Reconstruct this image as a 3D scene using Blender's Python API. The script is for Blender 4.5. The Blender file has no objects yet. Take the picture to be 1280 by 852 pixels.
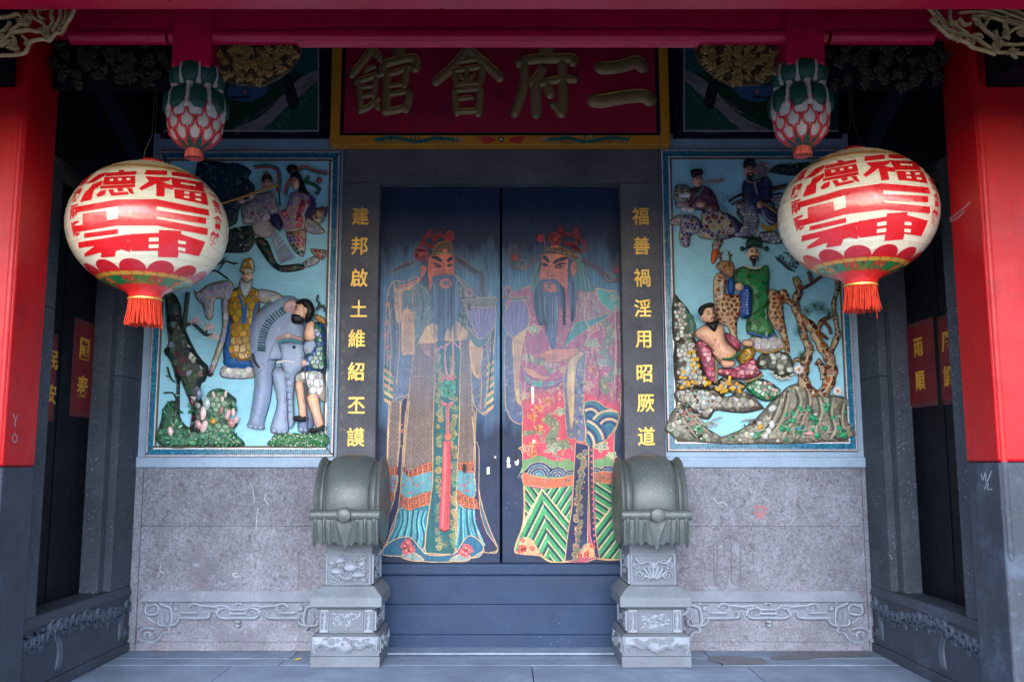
import bpy, math, random
import numpy as np
from mathutils import Vector
from mathutils.geometry import delaunay_2d_cdt

random.seed(7)
scene = bpy.context.scene
COL = scene.collection

# ---------------------------------------------------------------- camera, sky, sun, exposure
FPX, AXIS_PX, MID_PY = 1150.0, 626.0, 426.0        # focal length and principal axis in photograph pixels
PITCH = math.radians(7.5)
CAM = Vector((0.0, -6.7, 1.31))
cam = bpy.data.cameras.new('camera')
cam.sensor_fit = 'HORIZONTAL'; cam.sensor_width = 36.0
cam.lens = 36.0 * FPX / 1280.0
cam.shift_x = (640.0 - AXIS_PX) / 1280.0
cam.clip_start = 0.05; cam.clip_end = 3000.0
cam_o = bpy.data.objects.new('camera', cam); COL.objects.link(cam_o)
cam_o.location = CAM; cam_o.rotation_euler = (math.pi / 2 + PITCH, 0, 0)
scene.camera = cam_o

SUN_EL, SUN_AZ = math.radians(34), math.radians(4)   # soft light from in front of the porch
w = bpy.data.worlds.new('World'); scene.world = w; w.use_nodes = True
nt = w.node_tree; nt.nodes.clear()
sky = nt.nodes.new('ShaderNodeTexSky'); sky.sky_type = 'NISHITA'; sky.sun_disc = False
sky.sun_elevation = SUN_EL; sky.sun_rotation = math.pi + SUN_AZ
sky.air_density = 1.0; sky.dust_density = 0.8; sky.ozone_density = 1.6
bg = nt.nodes.new('ShaderNodeBackground'); bg.inputs['Strength'].default_value = 0.15
wo = nt.nodes.new('ShaderNodeOutputWorld')
nt.links.new(sky.outputs[0], bg.inputs[0]); nt.links.new(bg.outputs[0], wo.inputs[0])
sun = bpy.data.lights.new('sun', 'SUN'); sun.energy = 0.9; sun.angle = math.radians(60); sun.color = (1.0, 0.95, 0.9)
sun_o = bpy.data.objects.new('sun', sun); COL.objects.link(sun_o); sun_o.location = (0, -8, 8)
d = Vector((math.sin(SUN_AZ) * math.cos(SUN_EL), math.cos(SUN_AZ) * math.cos(SUN_EL), -math.sin(SUN_EL)))
sun_o.rotation_euler = d.to_track_quat('-Z', 'Y').to_euler()
vs = scene.view_settings
vs.view_transform = 'Standard'; vs.look = 'None'; vs.gamma = 1.0; vs.use_curve_mapping = False
vs.exposure = 2.55

# ---------------------------------------------------------------- pixel -> place
FW = Vector((0, math.cos(PITCH), math.sin(PITCH))); UP = Vector((0, -math.sin(PITCH), math.cos(PITCH)))
def ray(px, py):
    return FW + Vector((1, 0, 0)) * ((px - AXIS_PX) / FPX) - UP * ((py - MID_PY) / FPX)
def onY(px, py, Y=0.0):
    r = ray(px, py); return CAM + r * ((Y - CAM.y) / r.y)
def onX(px, py, X):
    r = ray(px, py); return CAM + r * ((X - CAM.x) / r.x)
def onZ(px, py, Z=0.0):
    r = ray(px, py); return CAM + r * ((Z - CAM.z) / r.z)
def Zm(x0, y0, s):
    return lambda pts: [(x0 + a / s, y0 + b / s) for a, b in pts]

# ---------------------------------------------------------------- colours and materials
def lin(c):
    o = []
    for v in c[:3]:
        v = v / 255.0
        o.append(v / 12.92 if v <= 0.04045 else ((v + 0.055) / 1.055) ** 2.4)
    return tuple(o)
def L4(c): return (*lin(c), 1.0)
MATS = {}
def mat(name, color=None, rough=0.6, attr=False, n1=(3.0, 0.25), n2=(60.0, 0.2), bump=0.0, bscale=80.0, spec=0.4,
        stain=None, coat=0.0, streak=0.0, metal=0.0, bleach=None, fleck=None, wet=None, jit=None, dim=None):
    """noise-driven Principled material; attr: base colour from the 'Col' attribute"""
    m = bpy.data.materials.new(name); m.use_nodes = True; MATS[name] = m
    N, K = m.node_tree.nodes, m.node_tree.links
    b = N['Principled BSDF']
    b.inputs['Roughness'].default_value = rough
    b.inputs['Specular IOR Level'].default_value = spec
    b.inputs['Metallic'].default_value = metal
    b.inputs['Coat Weight'].default_value = coat; b.inputs['Coat Roughness'].default_value = 0.25
    geo = N.new('ShaderNodeNewGeometry'); pos = geo.outputs['Position']
    if attr:
        a = N.new('ShaderNodeAttribute'); a.attribute_name = 'Col'; cur = a.outputs['Color']
    else:
        a = N.new('ShaderNodeRGB'); a.outputs[0].default_value = L4(color); cur = a.outputs[0]
    def noise(sc, det=5, rg=0.6, vec=None):
        n = N.new('ShaderNodeTexNoise'); n.inputs['Scale'].default_value = sc; n.inputs['Detail'].default_value = det
        n.inputs['Roughness'].default_value = rg; K.new(vec or pos, n.inputs['Vector']); return n.outputs['Fac']
    def rng(v, a0, a1, b0, b1):
        r = N.new('ShaderNodeMapRange'); K.new(v, r.inputs[0])
        for i, x in enumerate((a0, a1, b0, b1)): r.inputs[i + 1].default_value = x
        return r.outputs[0]
    def mixc(fac, c1, c2, mode='MIX'):
        x = N.new('ShaderNodeMix'); x.data_type = 'RGBA'; x.blend_type = mode
        if hasattr(fac, 'is_linked') or not isinstance(fac, (int, float)): K.new(fac, x.inputs[0])
        else: x.inputs[0].default_value = fac
        for i, c in ((6, c1), (7, c2)):
            if isinstance(c, tuple): x.inputs[i].default_value = L4(c)
            else: K.new(c, x.inputs[i])
        return x.outputs[2]
    def mul(v1, v2):
        x = N.new('ShaderNodeMath'); x.operation = 'MULTIPLY'
        K.new(v1, x.inputs[0])
        if isinstance(v2, (int, float)): x.inputs[1].default_value = v2
        else: K.new(v2, x.inputs[1])
        return x.outputs[0]
    def scaled(sv):
        mp = N.new('ShaderNodeMapping'); mp.inputs['Scale'].default_value = sv; K.new(pos, mp.inputs[0]); return mp.outputs[0]
    def val(fac, amt):   # multiply colour by 1 +- amt
        nonlocal cur
        h = N.new('ShaderNodeHueSaturation'); K.new(rng(fac, 0.25, 0.75, 1 - amt, 1 + amt), h.inputs['Value']); K.new(cur, h.inputs['Color']); cur = h.outputs[0]
    if jit:
        oi = N.new('ShaderNodeObjectInfo'); h = N.new('ShaderNodeHueSaturation')
        K.new(rng(oi.outputs['Random'], 0, 1, 1 - jit, 1 + jit), h.inputs['Value']); K.new(cur, h.inputs['Color']); cur = h.outputs[0]
    if dim:
        h = N.new('ShaderNodeHueSaturation'); h.inputs['Value'].default_value = dim[0]; h.inputs['Saturation'].default_value = dim[1]; K.new(cur, h.inputs['Color']); cur = h.outputs[0]
    if n1: val(noise(n1[0], 6, 0.65), n1[1])
    if n2: val(noise(n2[0], 3, 0.7), n2[1])
    if streak: val(noise(1.0, 5, 0.7, scaled((45, 45, 1.2))), streak)
    if stain:   # (scale, lo, hi, colour, amount)
        for st in (stain if isinstance(stain, list) else [stain]):
            f = rng(noise(st[0], 8, 0.7, scaled(st[5]) if len(st) > 5 else None), st[1], st[2], 0, st[4]); cur = mixc(f, cur, st[3])
    if fleck:   # small hard-edged flecks (scale, threshold, colour, amount)
        for fl in fleck:
            v = N.new('ShaderNodeTexVoronoi'); v.inputs['Scale'].default_value = fl[0]; K.new(pos, v.inputs['Vector'])
            f = rng(v.outputs['Distance'], fl[1], fl[1] * 0.5, 0, fl[3])
            wn = rng(noise(fl[0] * 0.13, 3), 0.45, 0.6, 0, 1)
            cur = mixc(mul(f, wn), cur, fl[2])
    if bleach:  # weathered band of paint between two heights: (z0,z1,z2,z3,colour,amount)
        sp = N.new('ShaderNodeSeparateXYZ'); K.new(pos, sp.inputs[0])
        wob = rng(noise(4.0, 5, 0.6, scaled((3.0, 1, 0.7))), 0, 1, -0.22, 0.22)
        ad = N.new('ShaderNodeMath'); K.new(sp.outputs[2], ad.inputs[0]); K.new(wob, ad.inputs[1])
        up = rng(ad.outputs[0], bleach[0], bleach[1], 0, 1); dn = rng(ad.outputs[0], bleach[2], bleach[3], 1, 0)
        sk = rng(noise(1.0, 6, 0.75, scaled((90, 1, 3.0))), 0.3, 0.62, 0.35, 1.0)
        cur = mixc(mul(mul(mul(up, dn), sk), bleach[5]), cur, bleach[4])
        sc2 = rng(noise(1.0, 4, 0.8, scaled((140, 1, 2.2))), 0.58, 0.66, 0, 0.5)
        cur = mixc(mul(sc2, up), cur, bleach[6] if len(bleach) > 6 else (30, 45, 70))
    K.new(cur, b.inputs['Base Color'])
    K.new(rng(noise(9.0, 4), 0.2, 0.8, max(rough - 0.12, 0.05), min(rough + 0.12, 1)), b.inputs['Roughness'])
    if bump:
        bp = N.new('ShaderNodeBump'); bp.inputs['Strength'].default_value = min(bump, 1.0); bp.inputs['Distance'].default_value = 0.004
        K.new(noise(bscale, 6, 0.7), bp.inputs['Height']); K.new(bp.outputs[0], b.inputs['Normal'])
    return m

# ---------------------------------------------------------------- mesh builder
class M:
    def __init__(s): s.v = []; s.f = []; s.c = []; s.sm = []
    def add(s, vs, fs, c=None, smooth=False):
        o = len(s.v); s.v.extend([tuple(p) for p in vs])
        for i, f in enumerate(fs):
            s.f.append([o + k for k in f]); s.c.append(c[i] if isinstance(c, list) else c); s.sm.append(smooth)
    def box(s, x0, x1, y0, y1, z0, z1, c=None):
        x0, x1 = min(x0, x1), max(x0, x1); y0, y1 = min(y0, y1), max(y0, y1); z0, z1 = min(z0, z1), max(z0, z1)
        vs = [(x, y, z) for z in (z0, z1) for y in (y0, y1) for x in (x0, x1)]
        s.add(vs, [(0, 2, 3, 1), (4, 5, 7, 6), (0, 1, 5, 4), (2, 6, 7, 3), (0, 4, 6, 2), (1, 3, 7, 5)], c); return s
    def frustum(s, a, b, c=None):   # a,b: (x0,x1,y0,y1,z)
        vs = [(x, y, q[4]) for q in (a, b) for y in (q[2], q[3]) for x in (q[0], q[1])]
        s.add(vs, [(0, 2, 3, 1), (4, 5, 7, 6), (0, 1, 5, 4), (2, 6, 7, 3), (0, 4, 6, 2), (1, 3, 7, 5)], c); return s
    def lathe(s, prof, cx, cy, cz, n=48, c=None, smooth=True, cap=True):
        vs = []; fs = []; cs = []
        for r, z in prof:
            for k in range(n):
                a = 2 * math.pi * k / n; vs.append((cx + r * math.sin(a), cy - r * math.cos(a), cz + z))
        for i in range(len(prof) - 1):
            for k in range(n):
                k2 = (k + 1) % n; fs.append((i * n + k, i * n + k2, (i + 1) * n + k2, (i + 1) * n + k))
                cs.append(c[i] if isinstance(c, list) else c)
        s.add(vs, fs, cs, smooth)
        return s
    def extrude(s, poly, mp, h0, h1, c=None):   # polygon (2D) -> prism via mp(u,v,h)
        n = len(poly); vs = [mp(u, v, h0) for u, v in poly] + [mp(u, v, h1) for u, v in poly]
        s.add(vs, [tuple(range(n))[::-1], tuple(range(n, 2 * n))] + [(i, (i + 1) % n, n + (i + 1) % n, n + i) for i in range(n)], c); return s

def wloc(o):
    v = Vector((0, 0, 0))
    while o: v += o.location; o = o.parent
    return v
def props(o, label=None, cat=None, group=None, kind=None):
    if label: o['label'] = label
    if cat: o['category'] = cat
    if group: o['group'] = group
    if kind: o['kind'] = kind
    return o
def empty(name, loc, label=None, cat=None, group=None):
    o = bpy.data.objects.new(name, None); COL.objects.link(o); o.location = loc; o.empty_display_size = 0.1
    return props(o, label, cat, group)
def build(name, m, material, parent=None, loc=None, bevel=0.0, label=None, cat=None, group=None, kind=None, split=None, seg=2):
    base = wloc(parent) if parent else Vector((0, 0, 0))
    if loc is None: loc = base if parent else Vector((0, 0, 0))
    loc = Vector(loc)
    me = bpy.data.meshes.new(name)
    me.from_pydata([(p[0] - loc.x, p[1] - loc.y, p[2] - loc.z) for p in m.v], [], m.f)
    if any(c is not None for c in m.c):
        at = me.color_attributes.new('Col', 'FLOAT_COLOR', 'CORNER')
        buf = np.zeros((len(me.loops), 4), dtype=np.float32); k = 0
        cache = {}
        for f, c in zip(m.f, m.c):
            c = c or (200, 200, 200)
            if c not in cache: cache[c] = L4(c)
            buf[k:k + len(f)] = cache[c]; k += len(f)
        at.data.foreach_set('color', buf.ravel())
    me.polygons.foreach_set('use_smooth', m.sm)
    me.materials.append(MATS[material] if isinstance(material, str) else material)
    me.update()
    o = bpy.data.objects.new(name, me); COL.objects.link(o)
    if parent: o.parent = parent
    o.location = loc - base
    if bevel:
        bv = o.modifiers.new('bevel', 'BEVEL'); bv.width = bevel; bv.segments = seg; bv.limit_method = 'ANGLE'; bv.angle_limit = math.radians(35)
    if split:
        es = o.modifiers.new('split', 'EDGE_SPLIT'); es.split_angle = math.radians(split)
    return props(o, label, cat, group, kind)
def boxo(name, x0, x1, y0, y1, z0, z1, material, parent=None, bevel=0.004, c=None, **kw):
    return build(name, M().box(x0, x1, y0, y1, z0, z1, c), material, parent, bevel=bevel, **kw)

# ---------------------------------------------------------------- 2D drawing tools
def cr(pts, n=4, closed=True):
    """Catmull-Rom through pts"""
    P = [np.array(p, float) for p in pts]; N = len(P); out = []
    rngi = range(N) if closed else range(N - 1)
    for i in rngi:
        if closed: a, b, c, d = P[i - 1], P[i], P[(i + 1) % N], P[(i + 2) % N]
        else: a, b, c, d = P[max(i - 1, 0)], P[i], P[i + 1], P[min(i + 2, N - 1)]
        for k in range(n):
            t = k / n
            out.append(tuple(0.5 * ((2 * b) + (c - a) * t + (2 * a - 5 * b + 4 * c - d) * t * t + (3 * b - a - 3 * c + d) * t ** 3)))
    if not closed: out.append(tuple(P[-1]))
    return out
def ell(cx, cy, rx, ry, n=18, rot=0.0):
    c, s = math.cos(rot), math.sin(rot)
    return [(cx + rx * math.cos(2 * math.pi * k / n) * c - ry * math.sin(2 * math.pi * k / n) * s,
             cy + rx * math.cos(2 * math.pi * k / n) * s + ry * math.sin(2 * math.pi * k / n) * c) for k in range(n)]
def inside(poly, P):
    P = np.asarray(P, float); x, y = P[:, 0], P[:, 1]; r = np.zeros(len(P), bool); Q = np.asarray(poly, float); j = len(Q) - 1
    for i in range(len(Q)):
        xi, yi = Q[i]; xj, yj = Q[j]
        if yi != yj:
            r ^= ((yi > y) != (yj > y)) & (x < (xj - xi) * (y - yi) / (yj - yi) + xi)
        j = i
    return r
def edist(poly, P):
    P = np.asarray(P, float); Q = np.asarray(poly, float); D = np.full(len(P), 1e9)
    for i in range(len(Q)):
        a = Q[i]; b = Q[(i + 1) % len(Q)]; ab = b - a; L2 = max(ab.dot(ab), 1e-12)
        t = np.clip(((P - a) @ ab) / L2, 0, 1); D = np.minimum(D, np.hypot(*(P - (a + t[:, None] * ab)).T))
    return D
def tess(poly, step=None):
    Q = [tuple(p) for p in poly]; pts = list(Q)
    if step:
        A = np.asarray(Q); x0, y0 = A.min(0); x1, y1 = A.max(0)
        g = []; k = 0
        yy = y0 + step * 0.5
        while yy < y1:
            xx = x0 + (step * 0.5 if k % 2 else step)
            while xx < x1: g.append((xx, yy)); xx += step
            yy += step * 0.87; k += 1
        if g:
            ins = inside(Q, g) & (edist(Q, g) > step * 0.45)
            pts += [p for p, q in zip(g, ins) if q]
    n = len(Q)
    r = delaunay_2d_cdt([Vector(p) for p in pts], [(i, (i + 1) % n) for i in range(n)], [list(range(n))], 1, 1e-5)
    return [(p.x, p.y) for p in r[0]], [tuple(f) for f in r[2]]
def prof(d, w): 
    t = np.clip(np.asarray(d) / w, 0, 1); return np.sqrt(np.clip(1 - (1 - t) ** 2, 0, 1))
def vary(c, a=14):
    k = random.uniform(-a, a); return tuple(int(min(255, max(0, v + k + random.uniform(-a, a) * 0.4))) for v in c)
def relief(m, poly, H, mp, c, w=None, step=None, h0=0.0, smooth=True):
    """inflated outline; w = edge rounding width (2D units)"""
    A = np.asarray(poly); sz = max(A.max(0) - A.min(0))
    w = w or sz * 0.2; step = step or max(sz / 14, 1e-4)
    V, F = tess(poly, step); d = edist(poly, V)
    ins = d > 1e-6
    h = h0 + H * prof(d, w)
    m.add([mp(u, v, q) for (u, v), q in zip(V, h)], F, [c] * len(F) if c else None, smooth)
def shards(m, poly, H, mp, pal, size, w=None, h0=0.0, t=0.003, gap=0.12, keep=1.0):
    """broken-bowl pieces laid over an inflated outline"""
    A = np.asarray(poly); sz = max(A.max(0) - A.min(0)); w = w or sz * 0.2
    (x0, y0), (x1, y1) = A.min(0), A.max(0); S = []
    ny = int((y1 - y0) / size) + 1; nx = int((x1 - x0) / size) + 1
    for j in range(ny + 1):
        for i in range(nx + 1):
            S.append((x0 + (i + (0.5 if j % 2 else 0) + random.uniform(-.33, .33)) * size, y0 + (j + random.uniform(-.33, .33)) * size * 0.95))
    ins = inside(poly, S); ds = edist(poly, S)
    for k, (sx, sy) in enumerate(S):
        if not ins[k] or ds[k] < size * 0.12 or random.random() > keep: continue
        r = size * 1.3; P = [(sx - r, sy - r), (sx + r, sy - r), (sx + r, sy + r), (sx - r, sy + r)]
        for (ox, oy) in S:
            dx, dy = ox - sx, oy - sy; dd = dx * dx + dy * dy
            if dd < 1e-9 or dd > 9 * size * size: continue
            mx, my = sx + dx / 2, sy + dy / 2; Q = []
            for a in range(len(P)):
                p, q = P[a], P[(a + 1) % len(P)]
                fp = (p[0] - mx) * dx + (p[1] - my) * dy; fq = (q[0] - mx) * dx + (q[1] - my) * dy
                if fp <= 0: Q.append(p)
                if (fp < 0 < fq) or (fq < 0 < fp):
                    tt = fp / (fp - fq); Q.append((p[0] + (q[0] - p[0]) * tt, p[1] + (q[1] - p[1]) * tt))
            P = Q
            if len(P) < 3: break
        if len(P) < 3: continue
        for _ in range(5):
            io = inside(poly, P)
            if io.all(): break
            P = [p if q else (sx + (p[0] - sx) * 0.72, sy + (p[1] - sy) * 0.72) for p, q in zip(P, io)]
        g = 1 - gap * 2
        P = [(sx + (p[0] - sx) * g, sy + (p[1] - sy) * g) for p in P]
        hh = h0 + H * prof(edist(poly, P), w); n = len(P)
        hm = hh.mean(); hh = hh * 0.75 + hm * 0.25
        tl = random.uniform(0.6, 1.5) * t
        m.add([mp(u, v, q + tl) for (u, v), q in zip(P, hh)] + [mp(u, v, q - t) for (u, v), q in zip(P, hh)],
              [tuple(range(n))] + [(i, (i + 1) % n, n + (i + 1) % n, n + i) for i in range(n)], vary(random.choice(pal), 10))
def ribbon(m, pts, wd, H, mp, c=None, h0=0.0, both=False, taper=False, flat=False, closed=False):
    """raised half-round band along a 2D polyline (or flat line when flat)"""
    P = np.asarray(pts, float); n = len(P)
    if n < 2: return
    if closed: T = np.roll(P, -1, 0) - np.roll(P, 1, 0)
    else: T = np.gradient(P, axis=0)
    L = np.hypot(T[:, 0], T[:, 1]); L[L < 1e-9] = 1; T = T / L[:, None]; Nn = np.stack([-T[:, 1], T[:, 0]], 1)
    cs = [(-1, 0), (1, 0)] if flat else [(-1, 0), (-.72, .75), (0, 1), (.72, .75), (1, 0)]
    if both: cs = [(-1, 0), (-.7, .8), (0, 1), (.7, .8), (1, 0), (.7, -.8), (0, -1), (-.7, -.8), (-1, 0)]
    vs = []; k = len(cs)
    for i in range(n):
        ww = (wd(i / (n - 1)) if callable(wd) else wd) / 2
        hs = 1.0
        if taper:
            tp = min(1, 4 * min(i, n - 1 - i) / (n - 1) + 0.25); ww *= tp; hs = tp
        for a, b in cs:
            q = P[i] + Nn[i] * a * ww; vs.append(mp(q[0], q[1], h0 + b * H * hs))
    fs = []
    for i in range(n if closed else n - 1):
        i2 = (i + 1) % n
        for j in range(k - 1): fs.append((i * k + j, i2 * k + j, i2 * k + j + 1, i * k + j + 1))
    m.add(vs, fs, [c] * len(fs) if c else None, not flat)
def spiral(cx, cy, r, turns=1.5, a0=0.0, dr=1, n=22, tail=None):
    pts = [(cx + r * (1 - 0.82 * k / n) * math.cos(a0 + dr * 2 * math.pi * turns * k / n), cy + r * (1 - 0.82 * k / n) * math.sin(a0 + dr * 2 * math.pi * turns * k / n)) for k in range(n + 1)]
    return (list(tail) + pts) if tail else pts

class Flat:
    """thin coats of paint on a surface: later layers lie 0.2 mm above earlier ones"""
    def __init__(s, mp, step=0.00006): s.m = M(); s.mp = mp; s.k = 1; s.st = step; s.lw = 1.0
    def h(s): return s.k * s.st
    def fill(s, pts, c, sm=0, out=None, ow=1.1, step=None, lay=True):
        p = cr(pts, sm) if sm else [tuple(q) for q in pts]
        if lay: s.k += 1
        V, F = tess(p, step); h = s.h()
        s.m.add([s.mp(u, v, h) for u, v in V], F, [c] * len(F))
        if out: s.k += 1; ribbon(s.m, p, ow, 0, s.mp, out, s.h(), flat=True, closed=True)
        return p
    def line(s, pts, wd, c, sm=3, lay=False, taper=False):
        wd *= s.lw
        if lay: s.k += 1
        p = cr(pts, sm, False) if sm and len(pts) > 2 else pts
        ribbon(s.m, p, wd, 0, s.mp, c, s.h(), flat=True, taper=taper)
    def dot(s, x, y, r, c, ry=None, n=9, rot=0):
        p = ell(x, y, r, ry or r, n, rot); s.m.add([s.mp(u, v, s.h()) for u, v in p], [tuple(range(n))], [c])
    def layer(s): s.k += 1
    def flower(s, x, y, r, c, cc, n=6):
        for k in range(n):
            a = 2 * math.pi * k / n + 0.3; s.dot(x + 0.6 * r * math.cos(a), y + 0.6 * r * math.sin(a), r * 0.42, c, n=7)
        s.k += 0.5; s.dot(x, y, r * 0.32, cc, n=7); s.k -= 0.5

_fc = bpy.data.curves.new('glyph', 'FONT'); _fo = bpy.data.objects.new('glyph', _fc)
def glyph(ch, off=0.0, ext=0.0, bev=0.0):
    """one character of lettering as (verts in a unit square centred on 0, faces)"""
    COL.objects.link(_fo)
    _fc.body = ch; _fc.offset = off; _fc.extrude = ext; _fc.bevel_depth = bev; _fc.bevel_resolution = 0; _fc.resolution_u = 3
    dg = bpy.context.evaluated_depsgraph_get(); dg.update()
    me = bpy.data.meshes.new_from_object(_fo.evaluated_get(dg))
    V = [(v.co.x - 0.5, v.co.y - 0.38, v.co.z) for v in me.vertices]; F = [tuple(p.vertices) for p in me.polygons]
    bpy.data.meshes.remove(me); COL.objects.unlink(_fo)
    return V, F
# ---------------------------------------------------------------- materials
mat('stone', (108, 110, 124), 0.78, n1=(3.2, 0.30), n2=(65, 0.55), bump=1.0, bscale=60, jit=0.10,
    stain=[(1.3, 0.48, 0.66, (84, 84, 98), 0.7), (9, 0.56, 0.70, (140, 150, 172), 0.5), (17, .57, .66, (66, 66, 78), .65), (30, .60, .68, (160, 166, 182), .5), (4, 0.60, 0.70, (120, 98, 104), 0.4), (2.5, .58, .75, (70, 74, 88), .5, (1, 1, .25))],
    fleck=[(34, 0.22, (50, 54, 70), 0.7), (70, 0.26, (176, 182, 196), 0.4), (14, 0.12, (60, 62, 76), 0.6)])
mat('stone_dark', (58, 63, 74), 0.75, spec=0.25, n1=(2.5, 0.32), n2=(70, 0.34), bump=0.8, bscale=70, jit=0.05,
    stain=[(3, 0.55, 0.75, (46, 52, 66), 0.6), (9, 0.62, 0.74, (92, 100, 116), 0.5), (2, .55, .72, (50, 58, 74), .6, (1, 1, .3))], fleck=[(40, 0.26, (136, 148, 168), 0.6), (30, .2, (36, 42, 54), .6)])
mat('stone_post', (82, 84, 93), 0.75, spec=0.25, n1=(2.6, 0.42), n2=(90, 0.4), bump=0.8, bscale=90,
    stain=[(4, 0.55, 0.72, (60, 62, 74), 0.6), (2, 0.6, 0.75, (128, 134, 148), 0.5)], fleck=[(110, 0.2, (150, 150, 158), 0.5)])
mat('stone_plinth', (50, 56, 68), 0.55, spec=0.25, n1=(2.5, 0.3), n2=(60, 0.18), bump=0.3, bscale=70,
    stain=[(3, 0.55, 0.72, (84, 100, 124), 0.5), (7, .6, .75, (30, 36, 48), .6)], streak=0.12, fleck=[(40, .2, (110, 124, 146), .5)])
mat('drum_stone', (70, 78, 80), 0.4, spec=0.5, n1=(3.5, 0.32), n2=(90, 0.34), bump=0.6, bscale=90,
    stain=[(6, 0.55, 0.72, (50, 54, 54), 0.6), (3, 0.56, 0.72, (100, 108, 116), 0.5)], fleck=[(46, 0.18, (176, 190, 204), 0.5)])
mat('drum_carved', (86, 94, 106), 0.72, n1=(4, 0.25), n2=(120, 0.25), bump=0.5, bscale=120, stain=[(9, 0.5, 0.7, (98, 98, 112), 0.6)], fleck=[(90, 0.2, (196, 202, 212), 0.4)])
mat('floor_stone', (106, 122, 146), 0.62, n1=(2.4, 0.36), n2=(70, 0.28), bump=0.5, bscale=60, jit=0.10,
    stain=[(2.0, 0.56, 0.74, (84, 86, 98), 0.55), (5, 0.6, 0.75, (160, 168, 180), 0.4), (6, 0.68, 0.75, (150, 124, 112), 0.4)], fleck=[(60, 0.15, (70, 70, 80), 0.5)])
mat('courtyard', (52, 52, 56), 0.8, n1=(0.5, 0.15), n2=(20, 0.2), bump=0.3, bscale=30)
mat('ledge_paint', (128, 150, 176), 0.6, n1=(4, 0.18), n2=(80, 0.12), bump=0.3, bscale=50, stain=[(7, 0.62, 0.72, (96, 112, 136), 0.5)])
mat('frame_dark', (18, 22, 44), 0.5, spec=0.2, n1=(4, 0.3), n2=(60, 0.2), bump=0.15)
mat('upper_dark', (14, 16, 26), 0.7, spec=0.1, n1=(3, 0.4), n2=(60, 0.2), bump=0.2)
mat('gable_blue', (16, 26, 48), 0.6, n1=(3, 0.5), n2=(30, 0.4), streak=0.3, bump=0.2, stain=[(3, 0.5, 0.65, (18, 22, 38), 0.8)])
mat('red_paint', (166, 4, 18), 0.4, n1=(2.6, 0.24), n2=(40, 0.12), bump=0.3, bscale=22, coat=0.0, spec=0.3, streak=0.14,
    stain=[(2.6, 0.56, 0.70, (104, 6, 20), 0.6), (11, 0.62, 0.72, (186, 44, 56), 0.45), (30, .66, .72, (70, 16, 24), .5)])
mat('red_beam', (196, 10, 70), 0.36, n1=(1.5, 0.15), n2=(30, 0.08), bump=0.12, bscale=16, coat=0.3, stain=[(2.5, 0.56, 0.74, (92, 6, 34), 0.5)])
mat('door_blue', (22, 40, 70), 0.5, spec=0.25, n1=(3.5, 0.25), n2=(70, 0.15), bump=0.3, bscale=40, streak=0.25,
    bleach=(1.5, 1.9, 2.62, 2.95, (104, 148, 188), 0.85, (24, 40, 72)), fleck=[(26, 0.10, (150, 168, 190), 0.5)])
mat('threshold_blue', (20, 44, 76), 0.55, spec=0.3, n1=(3.5, 0.2), n2=(60, 0.15), bump=0.3, bscale=40, stain=[(3, 0.55, 0.72, (36, 66, 102), 0.6, (.4, 1, 3)), (9, 0.62, 0.72, (30, 46, 74), 0.6)],
    fleck=[(30, 0.10, (170, 182, 196), 0.6)])
mat('side_door', (6, 8, 18), 0.5, spec=0.12, n1=(3, 0.3), n2=(50, 0.2), bump=0.2, streak=0.2, fleck=[(22, 0.08, (90, 96, 110), 0.5)])
mat('stone_dado', (104, 112, 128), 0.7, n1=(3, .22), n2=(120, .22), bump=.5, bscale=100, stain=[(6, .55, .72, (128, 138, 156), .5)], fleck=[(50, .2, (160, 170, 186), .5)])
mat('stone_highlight', (156, 168, 188), 0.8, n1=(6, .2), n2=(120, .25), bump=.4, bscale=110)
mat('sill_worn', (54, 64, 80), 0.7, n1=(6, .3), n2=(120, .25), bump=.4, bscale=110)
mat('flank_brick', (120, 66, 52), .8, n1=(3, .25), n2=(60, .2), bump=.5, bscale=40)
mat('joint', (58, 58, 66), 0.9, bump=0.3)
mat('chalk', (156, 162, 174), 0.9, n2=(90, 0.2))
mat('scrape_pink', (160, 96, 108), .8, n2=(90, .3))
mat('drip', (78, 80, 92), .8, n2=(90, .3)); mat('damp', (92, 94, 104), .5, n1=(8, .3), n2=(90, .2))
mat('chalk_red', (146, 104, 112), 0.9, n2=(90, 0.3))

XW = 2.62
zb = lambda py, Y=0.0: onY(626, py, Y).z
xb = lambda px, py, Y=0.0: onY(px, py, Y).x

# ---------------------------------------------------------------- ground and porch floor
ground = build('ground', M().box(-150, 150, -260, -3.1, -1.2, -0.45), 'courtyard', kind='structure')
floor = build('porch_floor', M().box(-4.2, 4.2, -3.05, 0.3, -1.2, -0.05), 'joint', kind='structure')
def slab(x0, x1, y0, y1, dz=0.0):
    boxo('stone_slab', x0 + .003, x1 - .003, y0 + .003, y1 - .003, -0.06, dz, 'floor_stone', floor, bevel=0.005)
ys = [0.05, -0.26, -0.47, -0.98, -1.5, -2.05, -2.55, -3.05]
cuts = [[-2.62, -1.42, 1.42, 2.62], [-2.62, -1.45, -0.86, 0.86, 1.45, 2.62], [-2.62, -1.75, 0.2, 1.6, 2.62], [-2.62, -0.7, 1.1, 2.62], [-2.62, -1.6, 0.3, 2.62], [-2.62, -.9, .9, 2.62], [-3.6, -1.6, 0, 1.6, 3.6]]
for i, cx in enumerate(cuts):
    for a, b in zip(cx[:-1], cx[1:]):
        slab(a, b, ys[i + 1], ys[i], random.uniform(-0.003, 0.001))
leaf = M(); p = onZ(372, 824, 0.004)
leaf.add([(p.x + a, p.y + b, p.z + h) for a, b, h in ((-.03, 0, 0), (-.005, .016, .006), (.03, .004, .012), (.006, -.014, .003))], [(0, 1, 2), (0, 2, 3)])
mat('leaf_yellow', (206, 176, 60), 0.7)
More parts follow.
